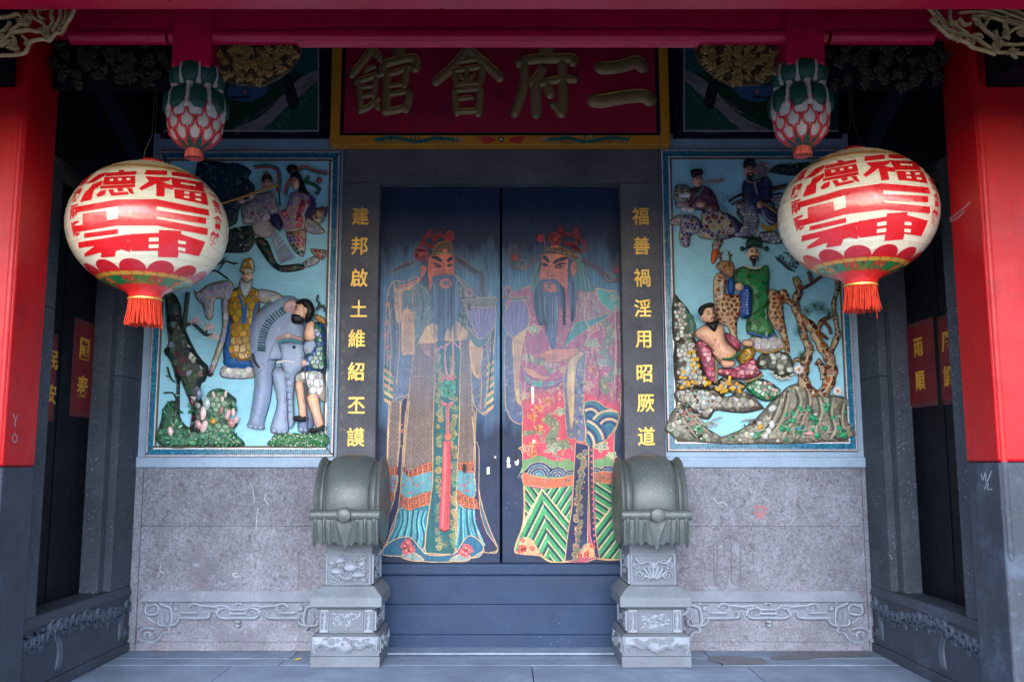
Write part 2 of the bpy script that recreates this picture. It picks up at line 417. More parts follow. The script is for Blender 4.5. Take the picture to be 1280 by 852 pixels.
build('fallen_leaf', leaf, 'leaf_yellow', loc=p, label='small yellow fallen leaf on the floor before the carved dado', cat='leaf')

# ---------------------------------------------------------------- back wall
wall = empty('facade_wall', (0, 0.1, 0), 'grey stone facade wall with carved dado around the painted doors', 'wall')
Z = dict(base=zb(801), dtop=zb(738), mid=zb(657), led0=zb(584), led1=zb(571))
DL0, DL1 = xb(178, 660), xb(425, 400)
DR0, DR1 = xb(828, 400), xb(1078, 660)
PX = {'L': (xb(184, 571), xb(417, 571)), 'R': (xb(834, 563), xb(1070, 563))}
dz1 = zb(230)             # door head
core = M()
core.box(-XW - .3, DL1, 0.0, 0.25, -0.05, 4.9); core.box(DR0, XW + .3, 0.0, 0.25, -0.05, 4.9); core.box(DL1, DR0, 0.004, 0.25, dz1 + .02, 4.9)
build('wall_core', core, 'upper_dark', wall)
for s, (a, b) in ((-1, (DL0, DL1)), (1, (DR0, DR1))):
    boxo('stone_block', a + .001, b - .001, -0.025, 0.001, Z['dtop'] + .001, Z['mid'] - .0007, 'stone', wall, bevel=0.0016)
    boxo('stone_block', a + .001, b - .001, -0.0245, 0.001, Z['mid'] + .0007, Z['led0'] - .001, 'stone', wall, bevel=0.0016)
    e0, e1 = (-XW, DL0) if s < 0 else (DR1, XW)
    boxo('corner_strip', e0 + .001, e1 - .002, -0.032, 0.001, 0.0, Z['led0'] - .001, 'stone', wall, bevel=0.003)
    boxo('ledge', -XW + .001 if s < 0 else DR0, DL1 if s < 0 else XW - .001, -0.045, 0.001, Z['led0'], Z['led1'], 'ledge_paint', wall, bevel=0.006)
    boxo('wall_face', -XW + .001 if s < 0 else DR0, DL1 if s < 0 else XW - .001, -0.012, 0.001, Z['led1'] + .001, zb(168), 'ledge_paint', wall, bevel=0)
# inscribed door posts and lintel
POSTS = {}
for s, (q0, q1), txt in ((-1, (425, 472), '建邦啟土維紹丕謨'), (1, (778, 828), '福善禍淫用昭厥道')):
    a, b = xb(q0, 400, -.04), xb(q1, 400, -.04)
    POSTS[s] = boxo('door_post', a, b, -0.045, 0.30, 0.0, dz1 - 0.002, 'stone_post', wall, bevel=0.006,
                    label='dark stone door post with eight gilded characters beside the %s figure' % ('brown mail-robed' if s < 0 else 'red-robed'))
LX0, LX1 = xb(425, 400, -.04), xb(828, 400, -.04)
boxo('lintel', LX0, LX1, -0.042, 0.30, dz1, zb(178), 'stone_post', wall, bevel=0.006)
boxo('wall_face', LX0 + .002, LX1 - .002, -0.010, 0.002, zb(178) + .001, 4.8, 'upper_dark', wall, bevel=0)
mat('gilt_letter', (214, 172, 84), 0.42, metal=0.35, n1=(8, 0.2), n2=(120, 0.25), bump=0.2)
mat('gilt_faint', (120, 104, 84), 0.6, n1=(8, 0.3), n2=(120, 0.3))
def characters(txt, cols, Y, size, parent, material, off=0.008, ext=0.06, sx=1.0, bev=0.006):
    for ch, (px, py) in zip(txt, cols):
        c = onY(px, py, Y); V, F = glyph(ch, off, ext, bev); m = M()
        m.add([(c.x + v[0] * size * sx, Y - v[2] * size * .35, c.z + v[1] * size) for v in V], F)
        build('character', m, material, parent, loc=(c.x, Y, c.z))
characters('建邦啟土維紹丕謨', [(450.5, 270), (449.5, 307), (449, 347), (448.5, 386), (446, 423), (445.5, 464), (445.5, 506), (444.5, 546)], -0.0465, 0.141, POSTS[-1], 'gilt_letter', sx=.92)
characters('福善禍淫用昭厥道', [(801, 270), (802, 307), (803, 347), (803.5, 385), (805, 423), (805.5, 466), (807, 503), (808, 545)], -0.0465, 0.141, POSTS[1], 'gilt_letter', sx=.92)
# row of small worn gilt brush marks along the outer edge of the post (no longer legible)
fm = M(); mpp = lambda u, v, h: onY(u, v, -0.0462 - h)
for k in range(9):
    y = 404 + k * 16.3; x = 429.5 - k * 0.25
    for q in range(6):
        dx, dy = random.uniform(-2.6, 2.6), random.uniform(-4.5, 4.5); a = random.choice((0, 0, 1.57, .8, -.8)); l = random.uniform(1.4, 3)
        ribbon(fm, [(x + dx - l * math.cos(a) / 2, y + dy - l * math.sin(a)), (x + dx + l * math.cos(a) / 2, y + dy + l * math.sin(a))], 0.8, 0, mpp, None, 0.0004 + q * .0002, flat=True)
build('worn_marks', fm, 'gilt_faint', POSTS[-1])

# carved dado: table-like moulding with fret and scrolls
def dado(s, x0, x1):
    g = empty('carved_dado', ((x0 + x1) / 2, 0, 0)); g.parent = wall; g.location = Vector(((x0 + x1) / 2, -0.1, 0)); 
    zt, z0 = Z['dtop'], Z['base']
    h = zt - 0
    boxo('base_course', x0 + .001, x1 - .001, -0.030, 0.001, 0.0, z0, 'stone', g, bevel=0.004)
    boxo('field', x0 + .001, x1 - .001, -0.016, 0.001, z0 + .001, zt - .001, 'stone', g, bevel=0)
    tm = M(); zz = zb(750.5)
    i0, i1 = (x0 + .02, x1 - .0) if s < 0 else (x0 + .0, x1 - .02)
    tm.frustum((i0, i1, -0.052, 0.0, zz), (i0 + .05, i1 - .05, -0.03, 0.0, zt + .004))
    build('top_rail', tm, 'stone_dado', g, bevel=0.003)
    # fret drawn in unit coordinates of the left zoom (x 0..1180, y 155..440)
    xa, xe = (i0 + .0, i1 + .02)
    def mp(u, v, hh):
        uu = (u - 50) / (1230 - 50); x = xa + (xe - xa) * (uu if s < 0 else 1 - uu)
        zv = zz + (z0 - zz) * (v - 155) / (440 - 155)
        return (x, -0.016 - hh, zv)
    f = M(); W = 19; H = 0.026
    half = [[(270, 275), (450, 275), (475, 250), (470, 225), (440, 215)], [(285, 190), (262, 190), (258, 215), (285, 212)], [(350, 200), (370, 175), (405, 185), (405, 210), (375, 212)],
            [(405, 185), (430, 190), (500, 195), (520, 215), (470, 218)], [(300, 240), (400, 240)], [(520, 255), (545, 275), (645, 275)], [(520, 255), (530, 220), (560, 205), (590, 215), (590, 240), (560, 240)],
            [(500, 195), (560, 190), (600, 215), (645, 215)], [(600, 245), (645, 245)], [(85, 165), (80, 235), (120, 255), (160, 245)], [(100, 195), (140, 180), (160, 200), (150, 230), (115, 235)],
            [(165, 170), (200, 190), (235, 210), (240, 310), (200, 305), (195, 235)], [(160, 280), (165, 320), (215, 330), (270, 320), (290, 285), (265, 260)], [(215, 330), (235, 360), (190, 372), (160, 425), (100, 430), (60, 410), (60, 365), (100, 345), (150, 355)],
            [(95, 400), (95, 375), (120, 380), (115, 400)], [(240, 180), (250, 160)], [(630, 180), (645, 165)], [(630, 320), (645, 335)], [(630, 300), (645, 305)]]
    for p in half:
        for mir in (0, 1):
            q = [(1290 - a if mir else a, b) for a, b in p]
            ribbon(f, cr(q, 3, False), W, H, mp, None)
    # flat backing of the frieze behind the scrolls
    back = [(75, 157), (1215, 157), (1215, 245), (1130, 255), (1060, 330), (1020, 275), (870, 275), (840, 220), (800, 225), (780, 278), (540, 278), (520, 240), (480, 225), (455, 278), (300, 280), (270, 325), (165, 325), (80, 250)]
    f.extrude(back, mp, 0.0, 0.005)
    build('fret', f, 'stone_dado', g)
    e = M()  # pale ribbons along the fret edges: painted highlights
    for p in half:
        for mir in (0, 1): 
            q = np.asarray(cr([(1290 - a if mir else a, b) for a, b in p], 3, False)); T = np.gradient(q, axis=0); T /= np.maximum(np.hypot(T[:, 0], T[:, 1]), 1e-6)[:, None]
            ribbon(e, q + np.stack([-T[:, 1], T[:, 0]], 1) * 7.5 * (1 if mir else -1), 4.5, .004, mp, None, .017)
    ribbon(e, back + [back[0]], 5, .005, mp, None, .004)
    build('fret_highlight', e, 'stone_highlight', g)
dado(-1, DL0, DL1); dado(1, DR0, DR1)

# chalk scribbles and stains scratched on the wall
def scribble(name, lines, mp, parent, material='chalk', wd=0.9):
    m = M()
    for i, l in enumerate(lines): ribbon(m, cr(l, 3, False) if len(l) > 2 else l, wd, 0, mp, None, 0.0006 + i * .0003, flat=True)
    build(name, m, material, parent)
mw = lambda u, v, h: onY(u, v, -0.0255 - h)
scribble('chalk_mark', [[(323, 634), (321, 645), (320, 661)], [(312, 603), (316, 610), (318, 628)], [(332, 618), (331, 624), (336, 631)], [(201, 705), (200, 713), (205, 716)], [(297, 716), (291, 717), (294, 721), (299, 719)]], mw, wall, 'chalk', 0.9)
scribble('chalk_mark', [[(892, 622), (897, 629), (903, 627), (909, 632)], [(1043, 579), (1042, 583)], [(978, 640), (981, 642)]], mw, wall, 'chalk', 1.0)
scribble('red_stain', [[(943, 634), (951, 633), (959, 636)], [(943, 640), (952, 641), (958, 640)], [(945, 646), (955, 645)]], mw, wall, 'chalk_red', 4.5)

scribble('drip_mark', [[(373, 690), (374, 710), (373, 736)], [(366, 684), (373, 690), (380, 685)]], mw, wall, 'drip', 1.1)
scribble('drip_mark', [[(892, 682), (893, 730)], [(897, 680), (896, 726)], [(905, 676), (905, 700)], [(914, 678), (914, 728)], [(925, 680), (926, 731)], [(888, 684), (900, 675), (916, 673), (930, 682)], [(941, 690), (942, 704)]], mw, wall, 'drip', 1.0)
dm = M(); mz = lambda u, v, h: onZ(u, v, .0022 + h)
for P_ in ([(884, 822), (905, 819), (940, 821), (955, 823), (958, 829), (930, 830), (905, 829)], [(962, 822), (985, 814), (1020, 811), (1060, 812), (1090, 815), (1085, 820), (1050, 820), (1010, 822), (985, 824)]): V_, F_ = tess(cr(P_, 4), 6); dm.add([mz(a, b, 0) for a, b in V_], F_)
build('damp_stain', dm, 'damp', floor)
# ---------------------------------------------------------------- side walls with doorways
def sidewall(s):
    lab = 'paper strip, beside the elephant panel' if s < 0 else 'paper strip, beside the spotted deer panel'
    g = empty('side_wall', (s * XW, -0.9, 0), 'dark stone side wall with black doorway and red ' + lab, 'wall', None)
    X = s * XW
    bx = lambda n, d0, d1, y0, y1, z0, z1, m_, par=g, **k: boxo(n, X + s * d0, X + s * d1, y0, y1, z0, z1, m_, par, **k)
    yb = -0.36; yf = -1.36; yp = -1.60; zs = 0.45; zt = 3.1
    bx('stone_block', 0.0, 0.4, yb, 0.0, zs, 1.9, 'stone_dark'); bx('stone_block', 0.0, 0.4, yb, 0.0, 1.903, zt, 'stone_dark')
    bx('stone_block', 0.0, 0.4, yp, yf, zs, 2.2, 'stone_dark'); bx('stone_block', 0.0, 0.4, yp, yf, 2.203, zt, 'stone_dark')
    bx('door_jamb', 0.05, 0.28, yb - .09, yb - .002, zs, zt, 'stone_dark')
    bx('side_door', 0.17, 0.22, yf + .0, yb - .09, zs, zt - .02, 'side_door', bevel=0)
    m = M(); ym = (yf + yb - .09) / 2
    m.box(X + s * .165, X + s * .172, ym - .006, ym + .006, zs, zt - .03); m.box(X + s * .16, X + s * .175, yf + .02, yf + .06, zs, zt - .03)
    build('door_stile', m, 'side_door', g)
    bx('door_head', 0.002, 0.4, yp, 0.0, zt + .001, zt + .22, 'upper_dark')
    # gable above, painted
    bx('gable', 0.01, 0.4, -2.2, 0.0, zt + .221, 4.9, 'upper_dark', bevel=0)
    m = M(); pts = [(-0.05, zt + .30), (-0.05, zt - 0.1), (-.45, zt + .35), (-1.2, zt + .65), (-1.2, zt + .75), (-.6, zt + .62)]
    m.extrude([(a, b) for a, b in pts], lambda u, v, h: (X + s * (0.004 - h), u, v), 0.0, 0.014)
    build('gable_stripe', m, 'gable_blue', g)
    # carved sill
    sm = M()
    sm.box(X - s * .02, X + s * .4, yp - .25, -0.002, 0.0, 0.06)
    build('sill_foot', sm, 'stone_plinth', g, bevel=0.006)
    sm = M(); sm.box(X - s * .005, X + s * .4, yp - .25, -0.003, 0.061, zs - .06)
    build('sill_face', sm, 'stone_plinth', g, bevel=0.003)
    sm = M(); sm.add([(X - s * .02, yp - .25, zs - .06), (X - s * .02, -.004, zs - .06), (X - s * .0, yp - .25, zs - .001), (X - s * .0, -.004, zs - .001), (X + s * .4, yp - .25, zs - .06), (X + s * .4, -.004, zs - .06), (X + s * .4, yp - .25, zs + .004), (X + s * .4, -.004, zs + .004)],
                     [(0, 1, 3, 2), (2, 3, 7, 6), (0, 2, 6, 4), (1, 5, 7, 3), (0, 4, 5, 1), (4, 6, 7, 5)])
    build('sill_cap', sm, 'stone_plinth', g, bevel=0.006)
    f = M(); mp = lambda u, v, h: (X - s * (.005 + h), -u, v)
    u = 0.10; k = 0
    while u < 1.5:
        r = random.uniform(.036, .05); zc = zs - .115 - 0.028 * math.sin(u * 5) + random.uniform(-.01, .01)
        ribbon(f, spiral(u, zc, r, 1.4, random.uniform(0, 6), random.choice((-1, 1))), .019, .024, mp)
        ribbon(f, cr([(u - .02, zc - r), (u + .03, zc - r - .02), (u + .05, zc - r + .015)], 4, False), .013, .012, mp, taper=True)
        if k % 2: ribbon(f, spiral(u + .02, zc - .06, r * .6, 1.2, random.uniform(0, 6)), .012, .012, mp)
        u += r * 2.05; k += 1
    for uu, dr in ((0.12, 1), (1.12, -1)):
        for q in range(3): ribbon(f, cr([(uu + dr * q * .02, zs - .16), (uu + dr * (.04 + q * .02), zs - .24), (uu + dr * (.02 + q * .03), zs - .35)], 5, False), .018, .014, mp, taper=True)
    for q in range(3):
        a = .03 + q * .016; b = .115 - q * .016; z0_, z1_ = .09 + q * .016, .17 - q * .014
        ribbon(f, [(a, z0_), (b, z0_), (b, z1_), (a, z1_), (a, z0_)], .008, .01, mp)
    build('sill_scroll', f, 'sill_worn', g)
    return g
SWL = sidewall(-1); SWR = sidewall(1)

# red paper couplets on the side doors
mat('paper_red', (92, 8, 20), 0.6, n1=(4, 0.15), n2=(60, 0.1), bump=0.15, bscale=25)
mat('paper_edge', (74, 30, 36), 0.7)
mat('paper_gold', (176, 130, 42), 0.5, n1=(8, .15), n2=(100, .15))
def couplet(s, p0, p1, txt, label):
    X = s * (XW + .17)
    a, b = onX(*p0, X), onX(*p1, X); y0, y1 = sorted((a.y, b.y)); z0, z1 = sorted((a.z, b.z))
    g = empty('paper_couplet', (X, (y0 + y1) / 2, z0), label, 'paper strip')
    m = M(); m.box(X - s * .001, X - s * .004, y0 - .02, y1 + .02, z0 - .03, z1 + .03); build('backing', m, 'paper_edge', g)
    m = M(); m.box(X - s * .0042, X - s * .007, y0, y1, z0, z1); build('paper', m, 'paper_red', g)
    n = len(txt); 
    for i, ch in enumerate(txt):
        zc = z1 - (z1 - z0) * (0.27 + 0.44 * i) ; V, F = glyph(ch, 0.02, 0.02, 0.0); q = M(); S = (z1 - z0) * .27
        q.add([(X - s * (.0095 + v[2] * .05), (y0 + y1) / 2 - s * v[0] * S, zc + v[1] * S) for v in V], F)
        build('character', q, 'paper_gold', g)
couplet(-1, (88, 514), (117, 410), '國泰', 'red paper strip with two gold characters (國泰) on the black door near the elephant panel')
couplet(-1, (57, 520), (70, 424), '民安', 'half-hidden red paper strip behind the stone jamb near the elephant panel')
couplet(1, (1137, 505), (1165, 402), '雨順', 'red paper strip with two gold characters (雨順) on the black door near the deer panel')
couplet(1, (1180, 500), (1193, 396), '風調', 'half-hidden red paper strip behind the stone jamb near the deer panel')

# ---------------------------------------------------------------- pillars
def pillar(s):
    X = s * 2.555; yf, yb_ = -1.94, -1.605; xo = s * 3.3
    g = empty('pillar', (X + s * .2, -1.77, 0), 'red square pillar on a grey stone base on the %s side of the porch' % ('elephant panel' if s < 0 else 'spotted deer panel'), 'pillar')
    zr = onY(22 if s < 0 else 1250, 583 if s < 0 else 577, yf).z
    boxo('base', X, xo, yf, yb_, 0.0, zr - .001, 'stone_plinth', g, bevel=0.016, seg=3)
    boxo('shaft', X, xo, yf, yb_, zr, 4.3, 'red_paint', g, bevel=0.016, seg=3)
    # raised corner bead with a rounded stop
    m = M(); mp = lambda u, v, h: (X + s * (.028 + u), yf - h, v)
    ribbon(m, [(0, 4.2), (0, zr + .02), (0, zr)], .035, .012, mp); build('corner_bead', m, 'red_paint', g)
    m = M(); ribbon(m, [(0, zr - .001), (0, zr - .3), (0, zr - .47), (0, zr - .485), (0, zr - .492)], lambda t: .035 if t < .7 else .022, .012, mp); build('bead_stop', m, 'stone_plinth', g)
    return g
PL = pillar(-1); PR = pillar(1)
mx = lambda X, s: (lambda u, v, h: onX(u, v, X) + Vector((-s * (.001 + h), 0, 0)))
scribble('chalk_mark', [[(16, 517), (19, 524), (22, 518)], [(19, 524), (18, 533)], [(19, 541), (15, 546), (18, 553), (21, 546), (18, 543)]], mx(-2.555, -1), PL, 'chalk', 0.8)
scribble('chalk_mark', [[(1227, 592), (1229, 600), (1232, 590), (1233, 601)], [(1240, 588), (1231, 611)], [(1236, 604), (1235, 611), (1241, 611)]], mx(2.555, 1), PR, 'chalk', 0.9)
scribble('scrape', [[(1187, 274), (1195, 268), (1203, 262), (1213, 253)], [(1188, 277), (1198, 272), (1206, 264)]], mx(2.555, 1), PR, 'scrape_pink', 2.6)

# ---------------------------------------------------------------- beams, roof
BY = -1.75
zbm = onY(640, 53, BY - .11).z
bx0, bx1 = onY(222, 40, BY).x, onY(1020, 40, BY).x
beam = empty('tie_beam', (0, BY, zbm), 'long crimson tie beam above the name plaque', 'beam')
boxo('beam_body', -2.56, 2.56, BY - .10, BY + .10, zbm + .07, zbm + .34, 'red_beam', beam, bevel=0.02, seg=3)
m = M()
def roundbar(m, x0, x1, y, z, r, sq=1.0):
    P = [(x, y + r * math.cos(a) * sq, z + r * math.sin(a)) for x in (x0, x1) for a in [2 * math.pi * k / 14 for k in range(14)]]
    m.add(P, [(i, (i + 1) % 14, 14 + (i + 1) % 14, 14 + i) for i in range(14)], None, True); m.add(P[:14], [tuple(range(14))]); m.add(P[14:], [tuple(range(14))])
xs = [onY(p, 50, BY - .11).x for p in (85, 206, 210, 372, 874, 1036, 1040, 1170)]
for i, (a, b) in enumerate(((xs[0], xs[1]), (xs[2] - .004, xs[3] - .003), (xs[3], xs[4]), (xs[4] + .003, xs[5]), (xs[6], xs[7]))):
    mm = M(); roundbar(mm, a, b, BY - .07, zbm + (.045 if i == 2 else .05), .055 if i == 2 else .045); build('beam_lip', mm, 'red_beam', beam)
zfr = onY(640, 9, -2.5).z
boxo('eave_purlin', -3.6, 3.6, -2.62, -2.46, zfr, zfr + .2, 'red_beam', None, bevel=0.02, label='crimson eave purlin running along the very top in front of the tie beam', cat='beam')
for s_ in (-1, 1):  # out-of-view walls, added to cut side light on the pillars
    fw = empty('added_flank_wall', (s_ * 6, -1.6, 0), 'added, unseen plain red brick flank wall outside the pillar on the %s side' % ('elephant panel' if s_ < 0 else 'deer panel'), 'wall')
    boxo('wall_body', s_ * 3.302, s_ * 9, -1.9, -1.6, 0.0, 4.1, 'flank_brick', fw); boxo('plinth', s_ * 3.302, s_ * 9, -1.94, -1.601, -.45, -.001, 'stone_plinth', fw)
roof = empty('porch_roof', (0, -1.5, 3.9), 'dark porch roof overhead', 'roof')  # out of view; eave set low and wide to shade pillars and doors
def sheet(name, y0, z0, y1, z1, t, material, x=4.4):
    x = 9.0; m = M(); m.add([(xx, y, z + k * t) for xx in (-x, x) for (y, z) in ((y0, z0), (y1, z1)) for k in (0, 1)], [(0, 2, 3, 1), (4, 5, 7, 6), (0, 1, 5, 4), (2, 6, 7, 3), (0, 4, 6, 2), (1, 3, 7, 5)])
    return build(name, m, material, roof)
mat('roof_board', (60, 26, 30), 0.7, n1=(3, .3), bump=.2); mat('roof_tile', (150, 78, 48), 0.7, n1=(3, .3), bump=.3)
sheet('ceiling_board', -3.9, 3.16, 0.35, 4.75, 0.05, 'roof_board')
sheet('roof_tiles', -4.0, 3.17, 0.5, 4.86, 0.12, 'roof_tile')
for k in range(22):
    x = -4.1 + k * .39
    m = M(); m.add([(x + dx, y, z + dz) for dx in (0, .08) for y, z in ((-1.6, 4.012), (-.001, 4.607)) for dz in (-.09, -.002)], [(0, 2, 3, 1), (4, 5, 7, 6), (0, 1, 5, 4), (2, 6, 7, 3), (0, 4, 6, 2), (1, 3, 7, 5)]); build('rafter', m, 'roof_board', roof)
# ---------------------------------------------------------------- painted doors
YD = 0.085
GOLD = (226, 182, 128); CREAM = (238, 196, 146); SKIN = (228, 140, 104); NAVY = (34, 48, 84); TEAL = (28, 112, 118)
mat('door_paint', None, 0.5, attr=True, dim=(.64, .95), spec=.25, n1=(9, 0.30), n2=(90, 0.34), bump=0.35, bscale=50, streak=0.32,
    bleach=(1.62, 2.05, 2.58, 2.9, (116, 142, 178), 0.46, (40, 58, 90)), stain=[(5, 0.58, 0.70, (44, 66, 100), 0.6, (1.6, 1, .6)), (24, 0.60, 0.68, (40, 60, 94), 0.7), (60, .62, .68, (34, 50, 80), .6)])
mat('white_chip', (226, 226, 222), 0.6, n2=(90, .2)); mat('iron', (28, 30, 36), 0.4, metal=0.7)
mpd = lambda u, v, h: onY(u, v, YD - 0.0006) - Vector((0, h, 0))

def figure_left():
    F = Flat(mpd); F.lw = 1.4; A = Zm(465, 280, 7.1); B = Zm(470, 470, 6.556); C = Zm(470, 560, 5.681); D = Zm(465, 380, 7.1)
    # outer robe / sleeves silhouette
    F.fill([(484, 372), (492, 352), (507, 352), (520, 346), (534, 350), (570, 348), (586, 366), (600, 372), (617, 380), (619, 410), (617, 450), (617, 490), (612, 512), (604, 518), (596, 512), (594, 560), (600, 620), (612, 660), (622, 684), (618, 691), (606, 689), (598, 694), (590, 697), (570, 694), (552, 699), (534, 700), (506, 694), (481, 692), (482, 660), (484, 620), (484, 560), (486, 500), (480, 488), (481, 430)], (74, 106, 134), 3, GOLD, 1.0)
    # patterned sleeves
    for pts in ([(487, 395), (503, 372), (514, 380), (518, 430), (516, 470), (511, 492), (499, 496), (488, 500), (484, 470)], [(588, 410), (600, 424), (612, 414), (617, 440), (616, 480), (612, 506), (604, 516), (594, 508), (590, 490), (588, 460)]):
        F.fill(pts, (104, 122, 158), 3, GOLD, 0.9)
        P = np.asarray(pts); F.layer()
        for _ in range(130):
            q = (random.uniform(P[:, 0].min(), P[:, 0].max()), random.uniform(P[:, 1].min(), P[:, 1].max()))
            if inside(pts, [q])[0]: F.line(spiral(q[0], q[1], random.uniform(1.6, 3), 1.2, random.uniform(0, 6), 1, 8), 0.55, random.choice(((164, 160, 170), (70, 84, 130), (150, 140, 130))), 0)
    # striped sleeve edges
    for x0, x1, y0, y1, sg in ((480, 491, 455, 500, 1), (608, 617, 452, 512, -1)):
        F.layer(); k = 0; y = y0
        while y < y1:
            c = ((40, 110, 110), (232, 176, 120), (70, 150, 120), (236, 196, 140))[k % 4]
            F.fill([(x0, y), (x1, y + 7 * sg), (x1, y + 7 * sg + 4.6), (x0, y + 4.6)], c, lay=False); y += 4.6; k += 1
    chest = [(492, 356), (520, 352), (540, 372), (546, 404), (530, 408), (518, 430), (514, 390)], [(572, 356), (584, 366), (584, 416), (572, 400)]
    for pts in chest:
        F.fill(pts, (112, 138, 146), 2, (150, 160, 150), .6); P = np.asarray(pts); F.layer()
        for _ in range(260):
            q = (random.uniform(P[:, 0].min(), P[:, 0].max()), random.uniform(P[:, 1].min(), P[:, 1].max()))
            if inside(pts, [q])[0]: a = random.uniform(0, 6.3); F.line([q, (q[0] + 3 * math.cos(a), q[1] + 3 * math.sin(a))], .7, random.choice(((70, 92, 110), (170, 176, 160), (86, 120, 140), (190, 170, 140))), 0)
    # flowers on the left shoulder edge
    F.layer()
    for (x, y) in ((483, 403), (482, 418), (484, 434), (487, 446), (484, 380)): F.flower(x, y, 4.0, (190, 120, 130), (230, 180, 140))
    # mail skirt: three hanging panels
    mail = [B([(278, 0), (490, 0), (482, 250), (472, 560), (470, 760), (228, 760), (232, 520), (248, 300), (262, 190), (275, 100)]), B([(122, 205), (202, 205), (192, 400), (188, 560), (180, 760), (92, 760), (100, 520), (110, 330)]), B([(690, 0), (780, 0), (790, 270), (812, 300), (812, 560), (808, 760), (672, 760), (660, 560), (676, 300)]), D([(395, 350), (555, 350), (560, 640), (340, 640), (360, 480)]), D([(782, 330), (862, 330), (880, 640), (780, 640)])]
    for pts in mail:
        F.fill(pts, (158, 134, 126), 0, GOLD, 0.8)
    F.layer()
    for pts in mail:
        P = np.asarray(pts); y = P[:, 1].min() + 1.5; r_ = 0
        while y < P[:, 1].max():
            x = P[:, 0].min() + (1.6 if r_ % 2 else 0.2)
            while x < P[:, 0].max():
                if inside(pts, [(x, y)])[0] and edist(pts, [(x, y)])[0] > 1.2: F.dot(x, y, 1.35, (58, 42, 60), n=6)
                x += 3.2
            y += 2.9; r_ += 1
    F.layer()
    for pts in mail:
        P = np.asarray(pts); y = P[:, 1].min() + 1.5; r_ = 0
        while y < P[:, 1].max():
            x = P[:, 0].min() + (1.6 if r_ % 2 else 0.2)
            while x < P[:, 0].max():
                if inside(pts, [(x, y)])[0] and edist(pts, [(x, y)])[0] > 1.2: F.dot(x, y, 0.55, (196, 172, 156), n=5)
                x += 3.2
            y += 2.9; r_ += 1
    # narrow dark streamers
    for pts in (B([(210, 200), (262, 180), (238, 330), (225, 560), (222, 760), (205, 852), (190, 852), (196, 560), (202, 330)]), C([(165, 0), (190, 0), (178, 200), (160, 420), (110, 560), (75, 680), (45, 690), (75, 520), (130, 360), (150, 180)]), C([(695, 0), (732, 0), (730, 300), (745, 470), (790, 600), (868, 710), (825, 735), (770, 735), (730, 640), (695, 470)])):
        F.fill(pts, (40, 46, 92), 2, GOLD, 0.8); P = np.asarray(pts); F.layer()
        for _ in range(12):
            q = (random.uniform(P[:, 0].min(), P[:, 0].max()), random.uniform(P[:, 1].min(), P[:, 1].max()))
            if inside(pts, [q])[0]: F.flower(q[0], q[1], 1.8, (196, 84, 110), (230, 150, 120), 4)
    # teal lower skirt with folds
    for pts in (C([(165, 430), (290, 420), (380, 400), (370, 470), (350, 640), (345, 700), (280, 770), (200, 745), (110, 760), (45, 745), (80, 660), (130, 560)]), C([(580, 400), (640, 440), (690, 450), (700, 500), (730, 620), (765, 710), (730, 770), (680, 765), (640, 740), (590, 760), (568, 700), (580, 560)]), C([(80, 190), (155, 190), (130, 330), (90, 330)])):
        F.fill(pts, (36, 130, 156), 3, GOLD, 1.0)
    F.layer()
    for k in range(15):
        x = 175 + k * 13; F.line(C([(x, 440), (x + 4 - k * 2, 520), (x - 40 + k * 3, 620), (x - 90 + k * 6, 700)]), 1.5, ((84, 178, 196), (24, 90, 120), (110, 196, 206))[k % 3], 4)
    for k in range(9):
        x = 592 + k * 13; F.line(C([(x, 430), (x - 2 + k, 520), (x - 8 + k * 6, 610), (x - 20 + k * 12, 690)]), 1.3, ((84, 178, 196), (24, 90, 120), (110, 196, 206))[k % 3], 4)
    # hem waves and shoes
    for pts, c in ((C([(70, 690), (150, 640), (240, 630), (300, 690), (350, 745), (430, 760), (560, 745), (600, 690), (660, 620), (730, 650), (765, 715), (700, 765), (620, 790), (480, 808), (330, 800), (230, 770), (110, 762), (45, 748)]), (32, 104, 140)), (C([(180, 760), (260, 735), (340, 790), (280, 800), (210, 785)]), (150, 168, 168)), (C([(520, 795), (600, 750), (672, 765), (640, 800)]), (150, 168, 168))):
        F.fill(pts, c, 3, GOLD, 1.1)
    F.layer()
    for (x, y) in ((205, 690), (225, 670), (215, 725), (250, 715), (640, 705), (615, 735), (660, 720), (640, 745)):
        q = C([(x, y)])[0]; F.flower(q[0], q[1], 5.6, (226, 88, 104), (240, 150, 140), 5)
    # greek-key bands
    def key(pts_top, pts_bot, n, c=(226, 120, 76)):
        top, bot = cr(pts_top, 8, False), cr(pts_bot, 8, False)
        F.fill(top + bot[::-1], c, 0, (120, 44, 44), 0.5); F.layer()
        A_, B_ = np.asarray(top), np.asarray(bot)
        def at(u, v):
            i = min(u * (len(A_) - 1), len(A_) - 1.001); k = int(i); f = i - k
            j = min(u * (len(B_) - 1), len(B_) - 1.001); l = int(j); g = j - l
            a = A_[k] * (1 - f) + A_[k + 1] * f; b = B_[l] * (1 - g) + B_[l + 1] * g; return tuple(a * (1 - v) + b * v)
        for k in range(n):
            u0 = (k + .12) / n; w_ = .76 / n
            F.line([at(u0 + w_ * a, b) for a, b in ((.95, .18), (.1, .18), (.1, .5), (.85, .5), (.85, .82), (0, .82))], 0.95, (92, 28, 44), 0)
            F.line([at(u0 + w_ * a, b) for a, b in ((.35, .34), (.9, .34))], 0.7, (92, 28, 44), 0); F.line([at(u0 + w_ * a, b) for a, b in ((.1, .66), (.55, .66))], 0.7, (92, 28, 44), 0)
